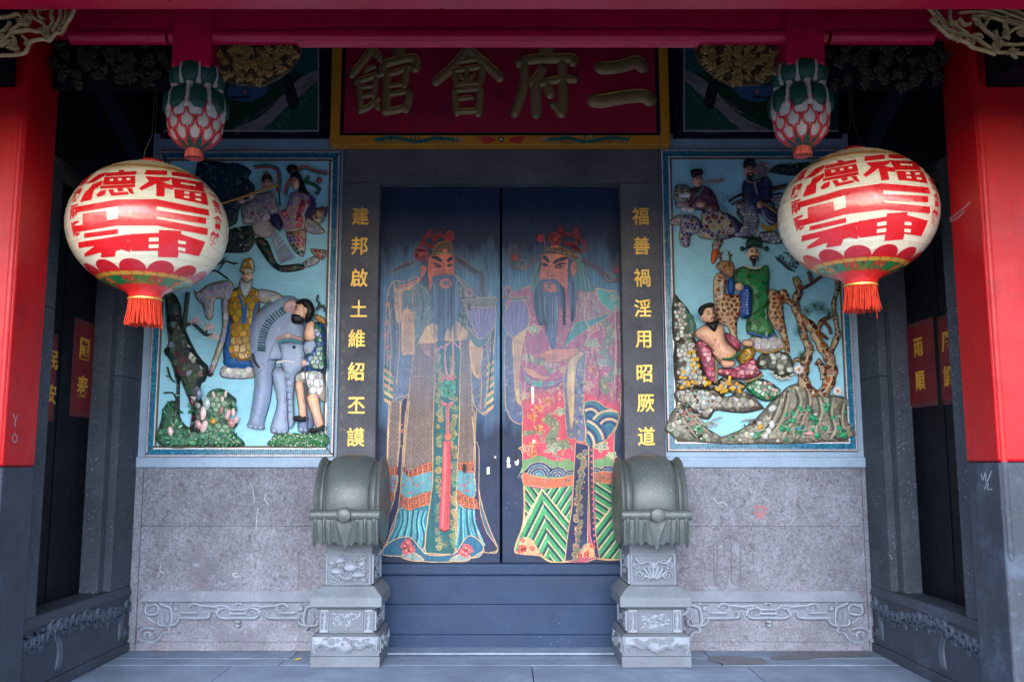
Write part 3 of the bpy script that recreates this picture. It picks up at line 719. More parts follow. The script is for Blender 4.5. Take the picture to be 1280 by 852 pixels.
    for pts in (C([(190, 165), (240, 200), (330, 180), (402, 160), (400, 320), (330, 330), (240, 350), (180, 330)]), C([(578, 155), (690, 165), (700, 345), (580, 300)]), C([(80, 195), (150, 195), (130, 310), (84, 320)])):
        F.fill(pts, (94, 164, 178), 3, GOLD, 0.8); F.layer(); P = np.asarray(pts)
        for _ in range(16):
            q = (random.uniform(P[:, 0].min() + 2, P[:, 0].max() - 2), random.uniform(P[:, 1].min() + 2, P[:, 1].max() - 2))
            if inside(pts, [q])[0]: F.flower(q[0], q[1], 1.6, (190, 80, 110), (220, 120, 120), 4)
    key(C([(195, 130), (240, 160), (320, 120), (398, 95)]), C([(195, 165), (240, 202), (320, 180), (402, 160)]), 7)
    key(C([(85, 140), (155, 130)]), C([(78, 200), (150, 190)]), 3)
    key(C([(580, 100), (690, 95)]), C([(578, 158), (692, 168)]), 4)
    key(C([(178, 320), (230, 355), (310, 325), (398, 300)]), C([(172, 400), (230, 440), (310, 415), (395, 385)]), 6)
    key(C([(578, 290), (640, 335), (712, 360)]), C([(580, 375), (640, 420), (742, 430)]), 5)
    key(C([(88, 320), (125, 305)]), C([(92, 390), (122, 370)]), 1)
    # centre panel with gold scrollwork
    cp = [(546, 426), (574, 426), (575, 470), (574, 540), (571, 600), (570, 650), (569, 688), (562, 692), (538, 691), (531, 685), (536, 640), (541, 600), (541, 540), (544, 470)]
    F.fill(cp, (26, 104, 112), 2, GOLD, 1.1); F.layer()
    for k in range(110):
        y = 445 + k * 2.2; x = 558 + random.choice((-1, 1)) * random.uniform(6.5, 11)
        if y < 685 and inside(cp, [(x, y)])[0]: F.line(spiral(x, y, random.uniform(2.8, 4.4), 1.3, random.uniform(0, 6), random.choice((-1, 1)), 10), 1.15, random.choice(((176, 164, 110), (202, 170, 110), (122, 160, 120))), 0)
    for x, y in ((552, 586), (548, 640), (556, 680), (568, 640), (549, 672), (550, 545)):
        for q in range(9):
            a = q * .7; F.line([(x, y), (x + 5 * math.cos(a), y + 5 * math.sin(a))], 0.8, (214, 172, 96), 0, taper=True)
    # green knot and cords
    F.layer()
    for dx, dy, r in ((-5, 0, 5), (5, 0, 5), (-3.5, 7, 5), (4, 7, 5), (0, -4, 4.5)): F.dot(560 + dx, 484 + dy, r, (70, 168, 138), n=12)
    F.layer()
    for k in range(16): F.line(spiral(560 + random.uniform(-8, 8), 487 + random.uniform(-8, 9), 2, 1, random.uniform(0, 6), 1, 8), 0.6, (40, 118, 104), 0)
    F.layer(); F.line([(558, 428), (556, 450), (559, 475)], 1.3, (226, 140, 140)); F.line([(566, 428), (566, 455), (561, 475)], 1.3, (226, 140, 140)); F.line([(552, 476), (558, 470), (564, 474), (570, 470)], 2.2, (220, 110, 120))
    F.line([(558.6, 505), (558.2, 545)], 1.5, (224, 110, 110)); F.line([(561, 505), (560.5, 545)], 1.3, (224, 110, 110)); F.line([(553, 503), (559, 506), (566, 503)], 2.6, (224, 110, 130))
    F.dot(560, 545, 4.2, (230, 110, 84), 5.2)
    F.fill([(554.5, 551), (563.5, 551), (563.2, 600), (561.5, 660), (556, 663), (549, 660), (552, 600)], (236, 72, 88), 0, (160, 40, 60), 0.6)
    F.layer(); F.line([(557, 553), (556, 600), (553, 658)], 1.6, (246, 122, 124), 0); F.line([(561.5, 553), (561, 600), (558.8, 658)], 1.2, (206, 50, 72), 0); F.line([(549, 661), (556, 664), (561.5, 661)], 1.4, (110, 30, 44), 0)
    # cream cuffs, arms
    for pts in (D([(275, 60), (350, 60), (375, 190), (370, 435), (320, 440), (275, 455), (262, 330)]), D([(862, 320), (900, 350), (985, 395), (975, 500), (950, 650), (925, 650), (880, 560)]), D([(410, 345), (450, 260), (490, 195), (585, 175), (582, 330), (500, 345)]), D([(632, 320), (690, 190), (750, 150), (845, 250), (850, 300), (800, 320)]), A([(195, 520), (215, 580), (300, 545), (390, 510), (330, 590), (265, 610), (262, 852), (215, 852), (200, 620)])):
        F.fill(pts, (234, 188, 138), 2, (224, 160, 120), 0.8)
    F.layer()
    for k in range(8): F.line(D([(285 + k * 11, 80), (288 + k * 10, 240), (282 + k * 10, 430)]), 0.7, (206, 150, 112)); F.line(D([(880 + k * 12, 370), (890 + k * 10, 480), (925 + k * 3, 620)]), 0.6, (206, 150, 112))
    for k in range(4): F.line(D([(440 + k * 25, 350), (470 + k * 12, 430), (540, 465), (585 + k * 10, 380)]), 0.7, (226, 160, 170))
    F.line(D([(600, 360), (640, 390), (680, 350), (720, 330), (770, 385), (790, 330)]), 1.1, (230, 160, 170)); F.line(D([(650, 360), (655, 560), (690, 660)]), 0.9, (230, 150, 160)); F.line(D([(720, 360), (722, 560), (690, 660)]), 0.9, (230, 150, 160))
    F.layer()
    for l in ([(486, 380), (489, 430), (486, 490)], [(497, 366), (500, 420), (496, 480)], [(520, 350), (516, 372), (519, 400)], [(600, 372), (612, 396), (613, 440)], [(606, 420), (611, 460), (606, 510)], [(598, 440), (602, 480), (600, 512)], [(512, 500), (508, 540), (505, 580)], [(590, 520), (594, 560), (593, 600)]): F.line(l, 1.0, (206, 176, 140))
    for l in ([(490, 372), (494, 420), (491, 470)], [(616, 400), (614, 450), (611, 490)], [(524, 356), (530, 380), (526, 402)], [(578, 360), (580, 390), (576, 412)]): F.line(l, .9, (40, 60, 92))
    for _ in range(60):
        x, y = random.choice(((random.uniform(484, 500), random.uniform(360, 440)), (random.uniform(570, 584), random.uniform(355, 410)), (random.uniform(604, 616), random.uniform(415, 440)))); a = random.uniform(0, 6); F.line([(x, y), (x + 3 * math.cos(a), y + 3 * math.sin(a))], .7, random.choice(((170, 176, 166), (60, 84, 116), (190, 150, 140))), 0)
    # censer and lavender cloth
    F.fill(D([(850, 20), (1085, 0), (1090, 180), (1030, 280), (950, 310), (900, 200), (850, 110)]), (140, 132, 186), 2, GOLD, 0.9); F.layer()
    for k in range(8): F.line(D([(900 + k * 22, 30), (930 + k * 12, 150), (950 + k * 5, 270)]), 0.8, ((178, 146, 196), (104, 108, 172))[k % 2])
    F.fill(D([(830, 190), (880, 240), (930, 300), (1000, 300), (1060, 230), (1030, 330), (950, 390), (890, 340)]), (84, 132, 140), 2, GOLD, 0.8)
    F.fill(A([(790, 680), (900, 665), (1100, 650), (1095, 710), (1080, 740), (900, 735), (800, 710)]), (134, 132, 128), 2, GOLD, 0.8)
    F.layer(); q = A([(865, 610)])[0]; F.flower(q[0], q[1], 6.5, (200, 168, 186), (150, 110, 140), 8); F.flower(605, 361, 4, (150, 150, 170), (120, 100, 140)); F.flower(612, 368, 3.6, (130, 160, 160), (120, 100, 140))
    q = A([(862, 735)])[0]; F.layer(); F.dot(q[0], q[1], 2.4, (70, 26, 40), 5.0)
    # hair, cap wings, beard, head
    F.fill(A([(440, 440), (430, 380), (470, 330), (520, 290), (545, 340), (520, 520), (470, 560), (440, 500)]), (38, 62, 96), 2)
    F.fill(A([(160, 430), (250, 370), (360, 330), (380, 350), (270, 395), (165, 440)]), (66, 52, 66), 2, (150, 100, 96), 0.7)
    F.fill(A([(720, 270), (800, 310), (960, 420), (990, 415), (1000, 660), (960, 600), (960, 440), (900, 450), (740, 330)]), (56, 58, 80), 0, (150, 110, 100), 0.7)
    F.line(A([(430, 490), (330, 540), (240, 560)]), 3, (214, 130, 120), 4, True); F.line(A([(730, 455), (800, 500), (860, 560)]), 1.4, (170, 150, 140), 4)
    F.fill(A([(500, 320), (540, 270), (715, 262), (728, 360), (732, 440), (700, 470), (620, 470), (560, 480), (530, 560), (515, 610), (500, 480)]), (214, 104, 74), 2, (110, 40, 44), 0.6)
    F.fill(A([(436, 365), (470, 370), (488, 400), (465, 450), (435, 490), (430, 420)]), (206, 112, 88), 2, (120, 50, 50), 0.6)
    beard = A([(535, 470), (600, 455), (660, 450), (740, 465), (765, 530), (770, 640), (800, 700), (770, 852)]) + D([(770, 60), (740, 150), (690, 250), (660, 180), (620, 330), (590, 400), (590, 200), (545, 170), (540, 60)]) + A([(520, 700), (540, 560)])
    F.fill(beard, (56, 92, 138), 2)
    F.layer()
    for k in range(34):
        x = 545 + k * 6.6; F.line(A([(x, 500 + random.uniform(-20, 60)), (x + random.uniform(-8, 8), 700), (x + random.uniform(-14, 4), 800 + random.uniform(0, 250))]), 0.55, random.choice(((96, 134, 176), (36, 62, 104), (120, 152, 186))), 3)
    F.fill(A(ell(652, 528, 56, 46, 20)), (206, 112, 100), 0); F.fill(A(ell(658, 522, 30, 20, 14)), (88, 110, 150), 0)
    F.layer(); ink = (26, 24, 40)
    F.line(A([(528, 290), (570, 300), (625, 335)]), 3.4, ink, 4, taper=True); F.line(A([(668, 335), (690, 315), (722, 300)]), 3.2, ink, 4, taper=True)
    F.line(A([(545, 350), (580, 360), (615, 380)]), 1.8, ink); F.line(A([(550, 372), (585, 385), (615, 380)]), 1.0, ink); F.dot(*A([(586, 370)])[0], 1.7, ink); F.dot(*A([(688, 372)])[0], 1.5, ink); F.line(A([(668, 375), (690, 362), (715, 365)]), 1.5, ink)
    F.line(A([(640, 340), (635, 400), (645, 440), (665, 445)]), 0.9, (130, 50, 50)); F.line(A([(560, 430), (600, 420), (620, 440)]), 0.7, (150, 70, 66))
    # crown
    red = (128, 26, 50)
    F.layer()
    for l in ([(420, 220), (450, 150), (530, 50)], [(470, 110), (560, 100), (640, 110)], [(450, 160), (520, 200), (600, 180)], [(610, 60), (560, 150), (540, 100)], [(500, 215), (560, 190), (600, 175)]): F.line(A(l), 3.0, red, 4)
    F.dot(*A([(690, 108)])[0], 6.8, (150, 24, 52), n=16); F.dot(*A([(652, 140)])[0], 2, red)
    F.layer(); q = A([(435, 270)])[0]; F.flower(q[0], q[1], 9.5, (160, 36, 58), (190, 70, 76), 9); F.line(spiral(q[0], q[1], 5, 2, 0, 1, 16), 0.8, (196, 84, 88), 0)
    F.fill(A([(540, 285), (545, 240), (580, 180), (640, 155), (690, 165), (712, 220), (712, 268), (640, 262)]), (98, 76, 58), 3, (168, 130, 76), 0.8)
    F.layer(); F.dot(*A([(648, 236)])[0], 3, (226, 92, 44), 2.2)
    for k in range(10): q = A([(560 + k * 15, 252 - abs(5 - k) * -2)])[0]; F.dot(q[0], q[1], 0.8, (180, 146, 88), n=6)
    return F

def figure_right():
    F = Flat(mpd); F.lw = 1.4; A = Zm(620, 280, 7.1); D = Zm(620, 380, 7.1); B = Zm(625, 490, 7.1); C = Zm(625, 590, 7.1)
    PINK = (224, 62, 96)
    # whole robe
    F.fill([(632, 380), (650, 362), (676, 356), (736, 360), (752, 362), (775, 372), (777, 440), (775, 520), (768, 540), (768, 600), (770, 640), (774, 690), (774, 698), (744, 698), (730, 703), (706, 702), (692, 701), (678, 693), (660, 693), (644, 688), (652, 665), (655, 630), (653, 560), (652, 480), (646, 470)], (196, 80, 122), 2, GOLD, 1.0)
    F.fill(B([(195, 0), (750, 0), (1060, 120), (1000, 330), (1005, 600), (840, 640), (660, 620), (205, 620)]), PINK, 0)
    F.layer()
    for _ in range(620):
        x, y = random.uniform(655, 775), random.uniform(372, 500); a = random.uniform(0, 6.3); l = random.uniform(2, 4.5)
        F.line([(x, y), (x + l * .5 * math.cos(a) + 1, y + l * .5 * math.sin(a)), (x + l * math.cos(a), y + l * math.sin(a))], .8, random.choice(((226, 150, 150), (220, 190, 150), (150, 70, 110), (170, 150, 150), (120, 150, 150))), 2)
    # dragon coils, clouds and flames on the robe
    F.layer()
    G1, G2 = (126, 138, 110), (112, 150, 150)
    for l, wd in ((D([(820, 40), (900, 130), (990, 190), (1010, 300), (960, 400), (1000, 500), (1060, 560), (1020, 640), (940, 700), (1000, 790)]), 7.0), (B([(400, 220), (450, 260), (490, 300), (470, 370), (440, 420), (520, 470), (610, 450)]), 8.5), (B([(205, 380), (300, 350), (380, 370)]), 4), (D([(250, 480), (330, 500), (420, 520), (500, 600)]), 5)):
        F.line(l, wd, G1, 6)
        F.k += 0.5
        c_ = cr(l, 8, False)
        for p in c_[::1]: F.dot(p[0] + random.uniform(-2, 2), p[1] + random.uniform(-2, 2), 0.7, random.choice(((170, 168, 130), (84, 110, 110), (196, 176, 120))), n=5)
        F.k -= 0.5
    F.layer()
    for q in range(360):
        x, y = random.uniform(656, 774), random.uniform(400, 575)
        if (x < 700 and y < 440) or (700 < x < 732 and 440 < y < 548) or (y > 500 and x > 730) : continue
        if random.random() < .5: F.line(spiral(x, y, random.uniform(1.4, 2.8), 1.1, random.uniform(0, 6), random.choice((-1, 1)), 8), 0.6, random.choice(((232, 204, 120), (240, 190, 150), (150, 170, 150))), 0)
        else:
            for k in range(4): F.line([(x, y), (x + random.uniform(-4, 4), y + random.uniform(-4, 4))], 0.7, random.choice(((236, 206, 130), (232, 120, 70), (236, 150, 90))), 0, taper=True)
    F.layer()
    for x, y in cr(B([(420, 200), (480, 250), (500, 320), (470, 390), (450, 430), (540, 480)]), 6, False):
        for k in range(3): a = random.uniform(0, 6.3); F.line([(x, y), (x + 7 * math.cos(a), y + 7 * math.sin(a))], 1.0, random.choice(((106, 132, 120), (150, 160, 120), (170, 150, 110), (90, 120, 130))), 0, taper=True)
    def cloud(x, y, r, c=(150, 176, 160), o=(232, 206, 150)):
        p = [(x + r * (1 + .28 * math.cos(5 * a + x)) * math.cos(a), y + .7 * r * (1 + .28 * math.cos(5 * a + x)) * math.sin(a)) for a in [2 * math.pi * k / 30 for k in range(30)]]
        F.fill(p, c, 0, o, 0.8)
        F.k += .3; F.line(spiral(x, y, r * .5, 1.3, 1, 1, 10), 0.7, o, 0)
    for p, r in ((B([(470, 500)])[0], 8), (B([(900, 480)])[0], 8), (B([(540, 170)])[0], 6.5), (B([(220, 500)])[0], 6), (B([(990, 560)])[0], 6), (D([(850, 350)])[0], 8), (D([(850, 210)])[0], 8), (D([(930, 520)])[0], 7), (D([(810, 720)])[0], 7), (D([(280, 470)])[0], 6), (D([(480, 530)])[0], 7), (D([(600, 580)])[0], 5), (D([(1080, 600)])[0], 5), (D([(1070, 280)])[0], 5), (D([(340, 220)])[0], 7), (B([(220, 30)])[0], 5)): cloud(p[0], p[1], r, random.choice(((150, 172, 152), (196, 120, 140), (206, 96, 118), (140, 160, 150))))
    F.layer()
    for x, y in (B([(340, 320)])[0], B([(300, 550)])[0], B([(350, 140)])[0], B([(290, 220)])[0], B([(420, 80)])[0], B([(300, 460)])[0], D([(860, 580)])[0]):
        for k in range(8):
            a = k * .8; F.line([(x, y), (x + 3 * math.cos(a), y + 3 * math.sin(a)), (x + 7 * math.cos(a + .5), y + 7 * math.sin(a + .5))], 1.3, random.choice(((238, 130, 70), (240, 170, 90), (232, 96, 96))), 3, taper=True)
    # teal shoulder sash and cloud collar
    F.fill(D([(580, 390), (690, 190), (740, 150), (860, 130), (1020, 75), (1000, 110), (860, 190), (740, 270), (640, 350), (600, 395)]), (60, 156, 160), 2, GOLD, 0.8)
    F.fill(A([(890, 590), (930, 570), (990, 600), (1060, 590), (1090, 650), (1100, 740), (1060, 780), (1000, 760), (930, 700), (900, 650)]), (74, 186, 176), 3, GOLD, 1.1)
    F.layer(); F.line(A(spiral(1040, 650, 34, 1.2, 0, 1, 14)), 1.2, GOLD, 0); F.line(A(spiral(1060, 735, 26, 1.2, 2, -1, 14)), 1.0, GOLD, 0)
    for pts in (A([(740, 610), (870, 600), (930, 700), (1000, 770), (860, 830), (760, 852), (715, 800)]),):
        F.fill(pts, (190, 126, 152), 2, GOLD, .7); F.layer()
        for k in range(26):
            x, y = random.uniform(742, 960), random.uniform(620, 830)
            if inside(pts, [A([(x, y)])[0]])[0]: F.line(spiral(*A([(x, y)])[0], 2.2, 1.2, random.uniform(0, 6), 1, 8), .6, random.choice(((196, 196, 150), (140, 170, 150))), 0)
    F.layer()
    for l in ([(770, 400), (773, 440), (771, 500)], [(742, 440), (750, 470), (748, 500)], [(660, 440), (664, 470), (660, 490)], [(690, 380), (686, 410), (692, 430)], [(716, 400), (706, 430), (700, 436)]): F.line(l, 1.0, (130, 50, 86))
    for l in ([(768, 380), (770, 430), (768, 480)], [(655, 420), (658, 460), (654, 500)], [(736, 366), (730, 392), (736, 410)]): F.line(l, 1.0, (232, 190, 150))
    # belt
    F.fill(D([(220, 540), (260, 600), (330, 660), (430, 690), (540, 670), (610, 630), (610, 660), (540, 720), (430, 745), (320, 725), (250, 670)]), (150, 110, 150), 2, (60, 70, 90), 0.8); F.layer()
    for p in ([(255, 640), (290, 655), (310, 690), (270, 675)], [(325, 680), (410, 690), (410, 735), (320, 720)], [(470, 690), (510, 680), (505, 715), (465, 730)]): F.fill(D(p), (60, 170, 150), 0, GOLD, .6, lay=False)
    F.fill(D([(240, 560), (300, 570), (400, 630), (480, 640), (440, 670), (330, 650), (270, 610)]), (236, 150, 120), 3, (160, 70, 70), .6)
    # left sleeve: long grey-blue fall with cream lining
    F.fill(D([(80, 290), (150, 300), (160, 520), (175, 700), (185, 852)]) + B([(195, 130), (200, 270), (150, 275), (90, 230), (50, 120), (45, 0)]), (96, 108, 146), 2, GOLD, 0.9); F.layer()
    for k in range(40):
        x, y = random.uniform(631, 652), random.uniform(424, 526); F.line(spiral(x, y, 1.9, 1.2, random.uniform(0, 6), 1, 8), .55, random.choice(((160, 160, 172), (66, 78, 124))), 0)
    F.fill(D([(150, 310), (230, 240), (285, 200), (260, 280), (225, 420), (215, 560), (205, 700), (215, 852)]) + B([(190, 60), (195, 110), (150, 90), (135, 0)]) + D([(160, 600), (148, 420)]), (232, 190, 140), 2, (214, 150, 110), .8)
    F.layer()
    for k in range(5): F.line(D([(165 + k * 14, 320), (170 + k * 9, 500), (180 + k * 6, 760)]), .7, (206, 152, 116))
    # lavender cloth in the left hand
    F.fill(D([(60, 130), (100, 20), (160, -40), (260, -20), (295, 80), (290, 190), (230, 240), (150, 290), (90, 240)]), (134, 126, 182), 2, GOLD, .8); F.layer()
    for k in range(7): F.line(D([(110 + k * 24, -10), (120 + k * 20, 110), (130 + k * 16, 220)]), .8, ((168, 140, 194), (100, 104, 170))[k % 2])
    F.fill(A([(60, 630), (150, 650), (280, 640), (285, 670), (150, 680), (65, 660)]), (140, 134, 140), 2, GOLD, .6); F.layer()
    F.flower(*A([(105, 585)])[0], 6, (190, 160, 180), (150, 100, 130), 8); F.flower(*A([(210, 580)])[0], 4.2, (120, 140, 170), (150, 130, 150), 7)
    # right arm, hand and sleeve
    F.fill(D([(600, 660), (640, 520), (720, 400), (790, 420), (790, 540), (780, 700), (780, 852)]) + B([(745, 100), (760, 380), (740, 440), (680, 430), (660, 400), (640, 415), (600, 390), (580, 250), (572, 60)]), (112, 116, 150), 2, GOLD, .9); F.layer()
    for k in range(70):
        x, y = random.uniform(708, 732), random.uniform(450, 548); F.line(spiral(x, y, 2.0, 1.2, random.uniform(0, 6), 1, 8), .6, random.choice(((180, 170, 150), (64, 70, 120), (196, 176, 140))), 0)
    F.fill(D([(640, 540), (660, 500), (730, 420), (780, 440), (740, 480), (710, 560), (690, 800)]) + B([(660, 20), (650, 250), (630, 330), (615, 200)]) + D([(630, 760)]), (226, 190, 140), 2, (210, 150, 110), .8)
    F.fill(D([(370, 420), (400, 440), (440, 415), (540, 395), (640, 395), (735, 390), (720, 440), (650, 480), (560, 515), (450, 510), (420, 480), (395, 470)]), (236, 142, 110), 2, (150, 60, 54), .8)
    F.layer()
    for y in (455, 475, 495): F.line(D([(420, y - 12), (470, y - 4), (540, y - 6)]), .7, (160, 70, 60))
    # great wave roundel of the right sleeve
    F.fill(B([(750, 90), (860, 80), (930, 130), (1050, 180), (1030, 300), (940, 420), (860, 460), (800, 485), (760, 440), (765, 340), (750, 250)]), (44, 100, 140), 2, GOLD, 1.0); F.layer()
    cl = B([(750, 90), (860, 80), (930, 130), (1050, 180), (1030, 300), (940, 420), (860, 460), (800, 485), (760, 440), (765, 340), (750, 250)])
    def arcs(cx, cy, radii, a0, a1, cols, wd):
        for r, c in zip(radii, cols):
            pts = [(cx + r * math.cos(a0 + (a1 - a0) * k / 22), cy - r * math.sin(a0 + (a1 - a0) * k / 22)) for k in range(23)]
            ins = inside(cl, pts); run = []
            for p, o in zip(pts, ins):
                if o: run.append(p)
                elif len(run) > 1: F.line(run, wd, c, 0); run = []
                else: run = []
            if len(run) > 1: F.line(run, wd, c, 0)
    cs = ((40, 130, 142), (44, 70, 124), (226, 186, 146), (44, 70, 124), (40, 130, 142), (226, 190, 150), (44, 70, 124))
    q = B([(700, 460)])[0]; arcs(q[0], q[1], [12, 15, 19, 23, 27, 31, 35], -1.0, 1.9, cs, 2.15)
    F.layer(); q = B([(800, 220)])[0]; arcs(q[0], q[1], [6, 10, 13.5, 17], 0.2, 2.6, cs[1:], 2.1)
    F.layer(); q = B([(970, 330)])[0]; arcs(q[0], q[1], [6, 9.5, 13, 16.5, 20, 23.5], 0.3, 2.6, cs, 2.0)
    # wave border, orange band, chevron skirt
    F.fill(B([(205, 640), (210, 600), (300, 580), (340, 560), (400, 575), (480, 610), (560, 610), (580, 590), (650, 620), (655, 780), (205, 780)]), (120, 164, 110), 2)
    F.fill(B([(835, 600), (920, 590), (930, 560), (1005, 610), (1005, 740), (835, 740)]), (120, 164, 110), 2)
    F.layer()
    for cx, cy, R_, n in ((345, 740, 18, 5), (235, 760, 10, 3), (510, 750, 13, 4), (630, 750, 9, 3), (850, 730, 10, 3), (960, 740, 13, 4)):
        x, y = B([(cx, cy)])[0]
        for k in range(n):
            r = R_ * (1 - k / n); c = ((44, 70, 124), (30, 104, 150), (44, 70, 124), (30, 120, 160), (34, 150, 180))[k % 5]
            F.k += .25; pts = [(x + r * math.cos(a), y - .95 * r * math.sin(a)) for a in [math.pi * q_ / 14 for q_ in range(15)]]
            F.fill(pts, c, 0, lay=False); F.line(pts, .7, (226, 200, 160), 0)
        F.k -= .25 * n
    F.k += 3
    def quadfill(P4, Q4, cols, n): pass
    for pts in (B([(205, 712), (300, 740), (430, 765), (560, 755), (650, 735), (650, 830), (560, 850), (420, 850), (300, 830), (210, 820)]), B([(830, 712), (1005, 712), (1010, 815), (900, 800), (835, 795)])):
        F.fill(pts, (226, 106, 70), 2, GOLD, .8); F.layer(); P = np.asarray(pts)
        for k in range(38):
            q_ = (random.uniform(P[:, 0].min(), P[:, 0].max()), random.uniform(P[:, 1].min(), P[:, 1].max()))
            if inside(pts, [q_])[0]: F.line(spiral(q_[0], q_[1], 1.6, 1, random.uniform(0, 6), 1, 7), .7, (150, 132, 110), 0)
    cols = ((12, 76, 84), (12, 76, 84), (64, 166, 106), (64, 166, 106), (64, 166, 106), (228, 206, 164))
    def stripes(region, ox, oy, dirx, diry, pitch):
        """bands running along (dirx,diry) clipped to the region"""
        nx, ny = -diry, dirx; P = np.asarray(region); pr = (P[:, 0] - ox) * nx + (P[:, 1] - oy) * ny
        t0 = math.floor(pr.min() / pitch); F.layer()
        for k in range(int(t0), int(pr.max() / pitch) + 1):
            c = cols[k % 6]; a, b = k * pitch, (k + 1) * pitch; Q = [tuple(p) for p in region]
            for sgn, lim in ((1, a), (-1, -b)):
                R_ = []
                for i in range(len(Q)):
                    p, q_ = Q[i], Q[(i + 1) % len(Q)]
                    fp = sgn * ((p[0] - ox) * nx + (p[1] - oy) * ny) - lim; fq = sgn * ((q_[0] - ox) * nx + (q_[1] - oy) * ny) - lim
                    if fp >= 0: R_.append(p)
                    if fp * fq < 0: t = fp / (fp - fq); R_.append((p[0] + (q_[0] - p[0]) * t, p[1] + (q_[1] - p[1]) * t))
                Q = R_
                if len(Q) < 3: break
            if len(Q) >= 3: F.fill(Q, c, 0, lay=False)
    u = lambda x, y: (x / math.hypot(x, y), y / math.hypot(x, y))
    apex = C([(370, 150)])[0]
    lf = C([(215, 120), (370, 150), (210, 450), (213, 300)]); stripes(lf, *apex, *u(110, 150), 1.35)
    rt = C([(370, 150), (640, 120), (615, 470)]); stripes(rt, *apex, *u(-110, 170), 1.45)
    le = C([(370, 150), (570, 790), (500, 795), (430, 780), (370, 720), (280, 710), (135, 690), (210, 450)]); 
    ll = C([(370, 150), (440, 740), (420, 778), (370, 715), (250, 700), (135, 690), (210, 450)]); stripes(ll, *apex, *u(-160, 320), 1.65)
    lr = C([(370, 150), (615, 470), (572, 790), (500, 796), (420, 778), (440, 740)]); stripes(lr, *apex, *u(245, 300), 1.5)
    rs = C([(835, 90), (1010, 110), (1005, 290), (850, 480)]); stripes(rs, *C([(850, 480)])[0], *u(170, 110), 1.5)
    r2 = C([(1005, 285), (1060, 560), (1060, 770), (890, 760), (850, 520), (850, 480)]); stripes(r2, *C([(850, 480)])[0], *u(-155, 200), 1.65)
    F.layer(); F.line(C([(205, 460), (370, 148), (620, 450)]), 1.6, (238, 212, 170), 0); F.line(C([(850, 490), (1005, 290)]), 1.6, (238, 212, 170), 0)
    F.line(C([(213, 120), (212, 430), (130, 680), (190, 720), (350, 735), (420, 780), (500, 798), (600, 785), (680, 745)]), 1.3, GOLD, 3); F.line(C([(870, 765), (960, 775), (1060, 770)]), 1.4, GOLD, 3)
    # navy hanging panel and thin strip
    F.fill(B([(670, 445), (785, 470), (785, 852)]) + C([(775, 640), (700, 700), (640, 780), (575, 785), (600, 560), (640, 300), (655, 0)]), (36, 44, 92), 0, GOLD, 1.0); F.layer()
    for k in range(34):
        y = 565 + k * 4.0; x = 728 - (k / 34) * 9 + random.uniform(-3, 3)
        F.line(spiral(x, y, random.uniform(3.0, 4.4), 1.2, random.uniform(0, 6), random.choice((-1, 1)), 10), 1.7, random.choice(((166, 148, 110), (142, 142, 116), (186, 152, 116))), 0)
    F.layer()
    for k in range(16): F.dot(729 - k * .6 + random.uniform(-4, 4), 570 + k * 8, 1.2, (206, 120, 100), n=6)
    F.fill(B([(790, 480), (825, 480), (830, 852)]) + C([(830, 300), (850, 560), (880, 755), (845, 755), (800, 560), (785, 0)]), (40, 44, 100), 0, GOLD, .8); F.layer()
    for k in range(17): F.flower(739 + k * .25, 562 + k * 7.6, 1.8, (186, 76, 120), (226, 140, 120), 5)
    # shoes
    for pts in (C([(185, 590), (240, 578), (285, 600), (320, 660), (350, 710), (270, 730), (190, 715), (170, 690)]), C([(740, 650), (770, 632), (820, 640), (830, 750), (740, 752), (680, 752), (720, 700)])):
        F.fill(pts, (236, 178, 130), 2, GOLD, 1.0); P = np.asarray(pts); F.layer()
        for k in range(9):
            q_ = (random.uniform(P[:, 0].min(), P[:, 0].max()), random.uniform(P[:, 1].min(), P[:, 1].max()))
            if inside(pts, [q_])[0]: F.line(spiral(q_[0], q_[1], 3.2, 1, random.uniform(0, 6), 1, 8), 1.7, (220, 60, 62), 0)
    # cap ribbons, hair, face, beard
    F.fill(A([(430, 260), (380, 330), (300, 560), (330, 600), (400, 430), (440, 330)]), (70, 140, 146), 2, (190, 170, 130), .6)
    F.fill(A([(700, 300), (745, 280), (790, 450), (880, 560), (860, 600), (760, 600), (700, 560)]), (66, 128, 146), 2, (190, 170, 130), .6)
    F.layer()
    for k in range(6): F.line(A([(720 + k * 8, 320), (750 + k * 14, 460), (750 + k * 22, 590)]), .7, ((126, 176, 150), (40, 96, 130))[k % 2]); F.line(A([(425 - k * 4, 300), (380 - k * 3, 430), (350 - k * 8, 570)]), .6, ((126, 176, 150), (40, 96, 130))[k % 2])
    for l in ([(410, 270), (330, 300), (280, 370), (200, 390), (120, 370), (110, 330), (160, 320)], [(400, 300), (340, 340), (250, 400), (160, 390)]): F.line(A(l), 1.2, (120, 84, 80), 4)
    F.line(A([(760, 320), (860, 370), (940, 430), (1000, 500), (1090, 490)]), 5, (84, 66, 84), 4); 
    for x0, y0 in ((165, 300), (1075, 410)):
        F.layer()
        for k in range(7): a = -2.8 + k * .36; F.line(A([(x0 + 35 * math.cos(a), y0 + 35 * math.sin(a)), (x0 + 100 * math.cos(a), y0 + 100 * math.sin(a))]), 2.0, (122, 92, 88), 0, taper=True)
        F.dot(*A([(x0, y0)])[0], 6.4, (96, 74, 84)); F.k += .5; F.dot(*A([(x0, y0)])[0], 3.4, (176, 24, 54), n=14)
        F.layer(); F.line(A(spiral(x0 + 70 * (1 if x0 < 500 else -1), y0 + 50, 55, 1.3, 0, 1, 16)), .9, (150, 116, 104), 0)
    F.fill(A([(405, 290), (430, 262), (560, 270), (640, 300), (650, 420), (640, 560), (600, 640), (560, 600), (480, 610), (420, 560), (385, 500), (390, 430), (400, 350)]), (220, 116, 88), 2, (110, 40, 44), .7)
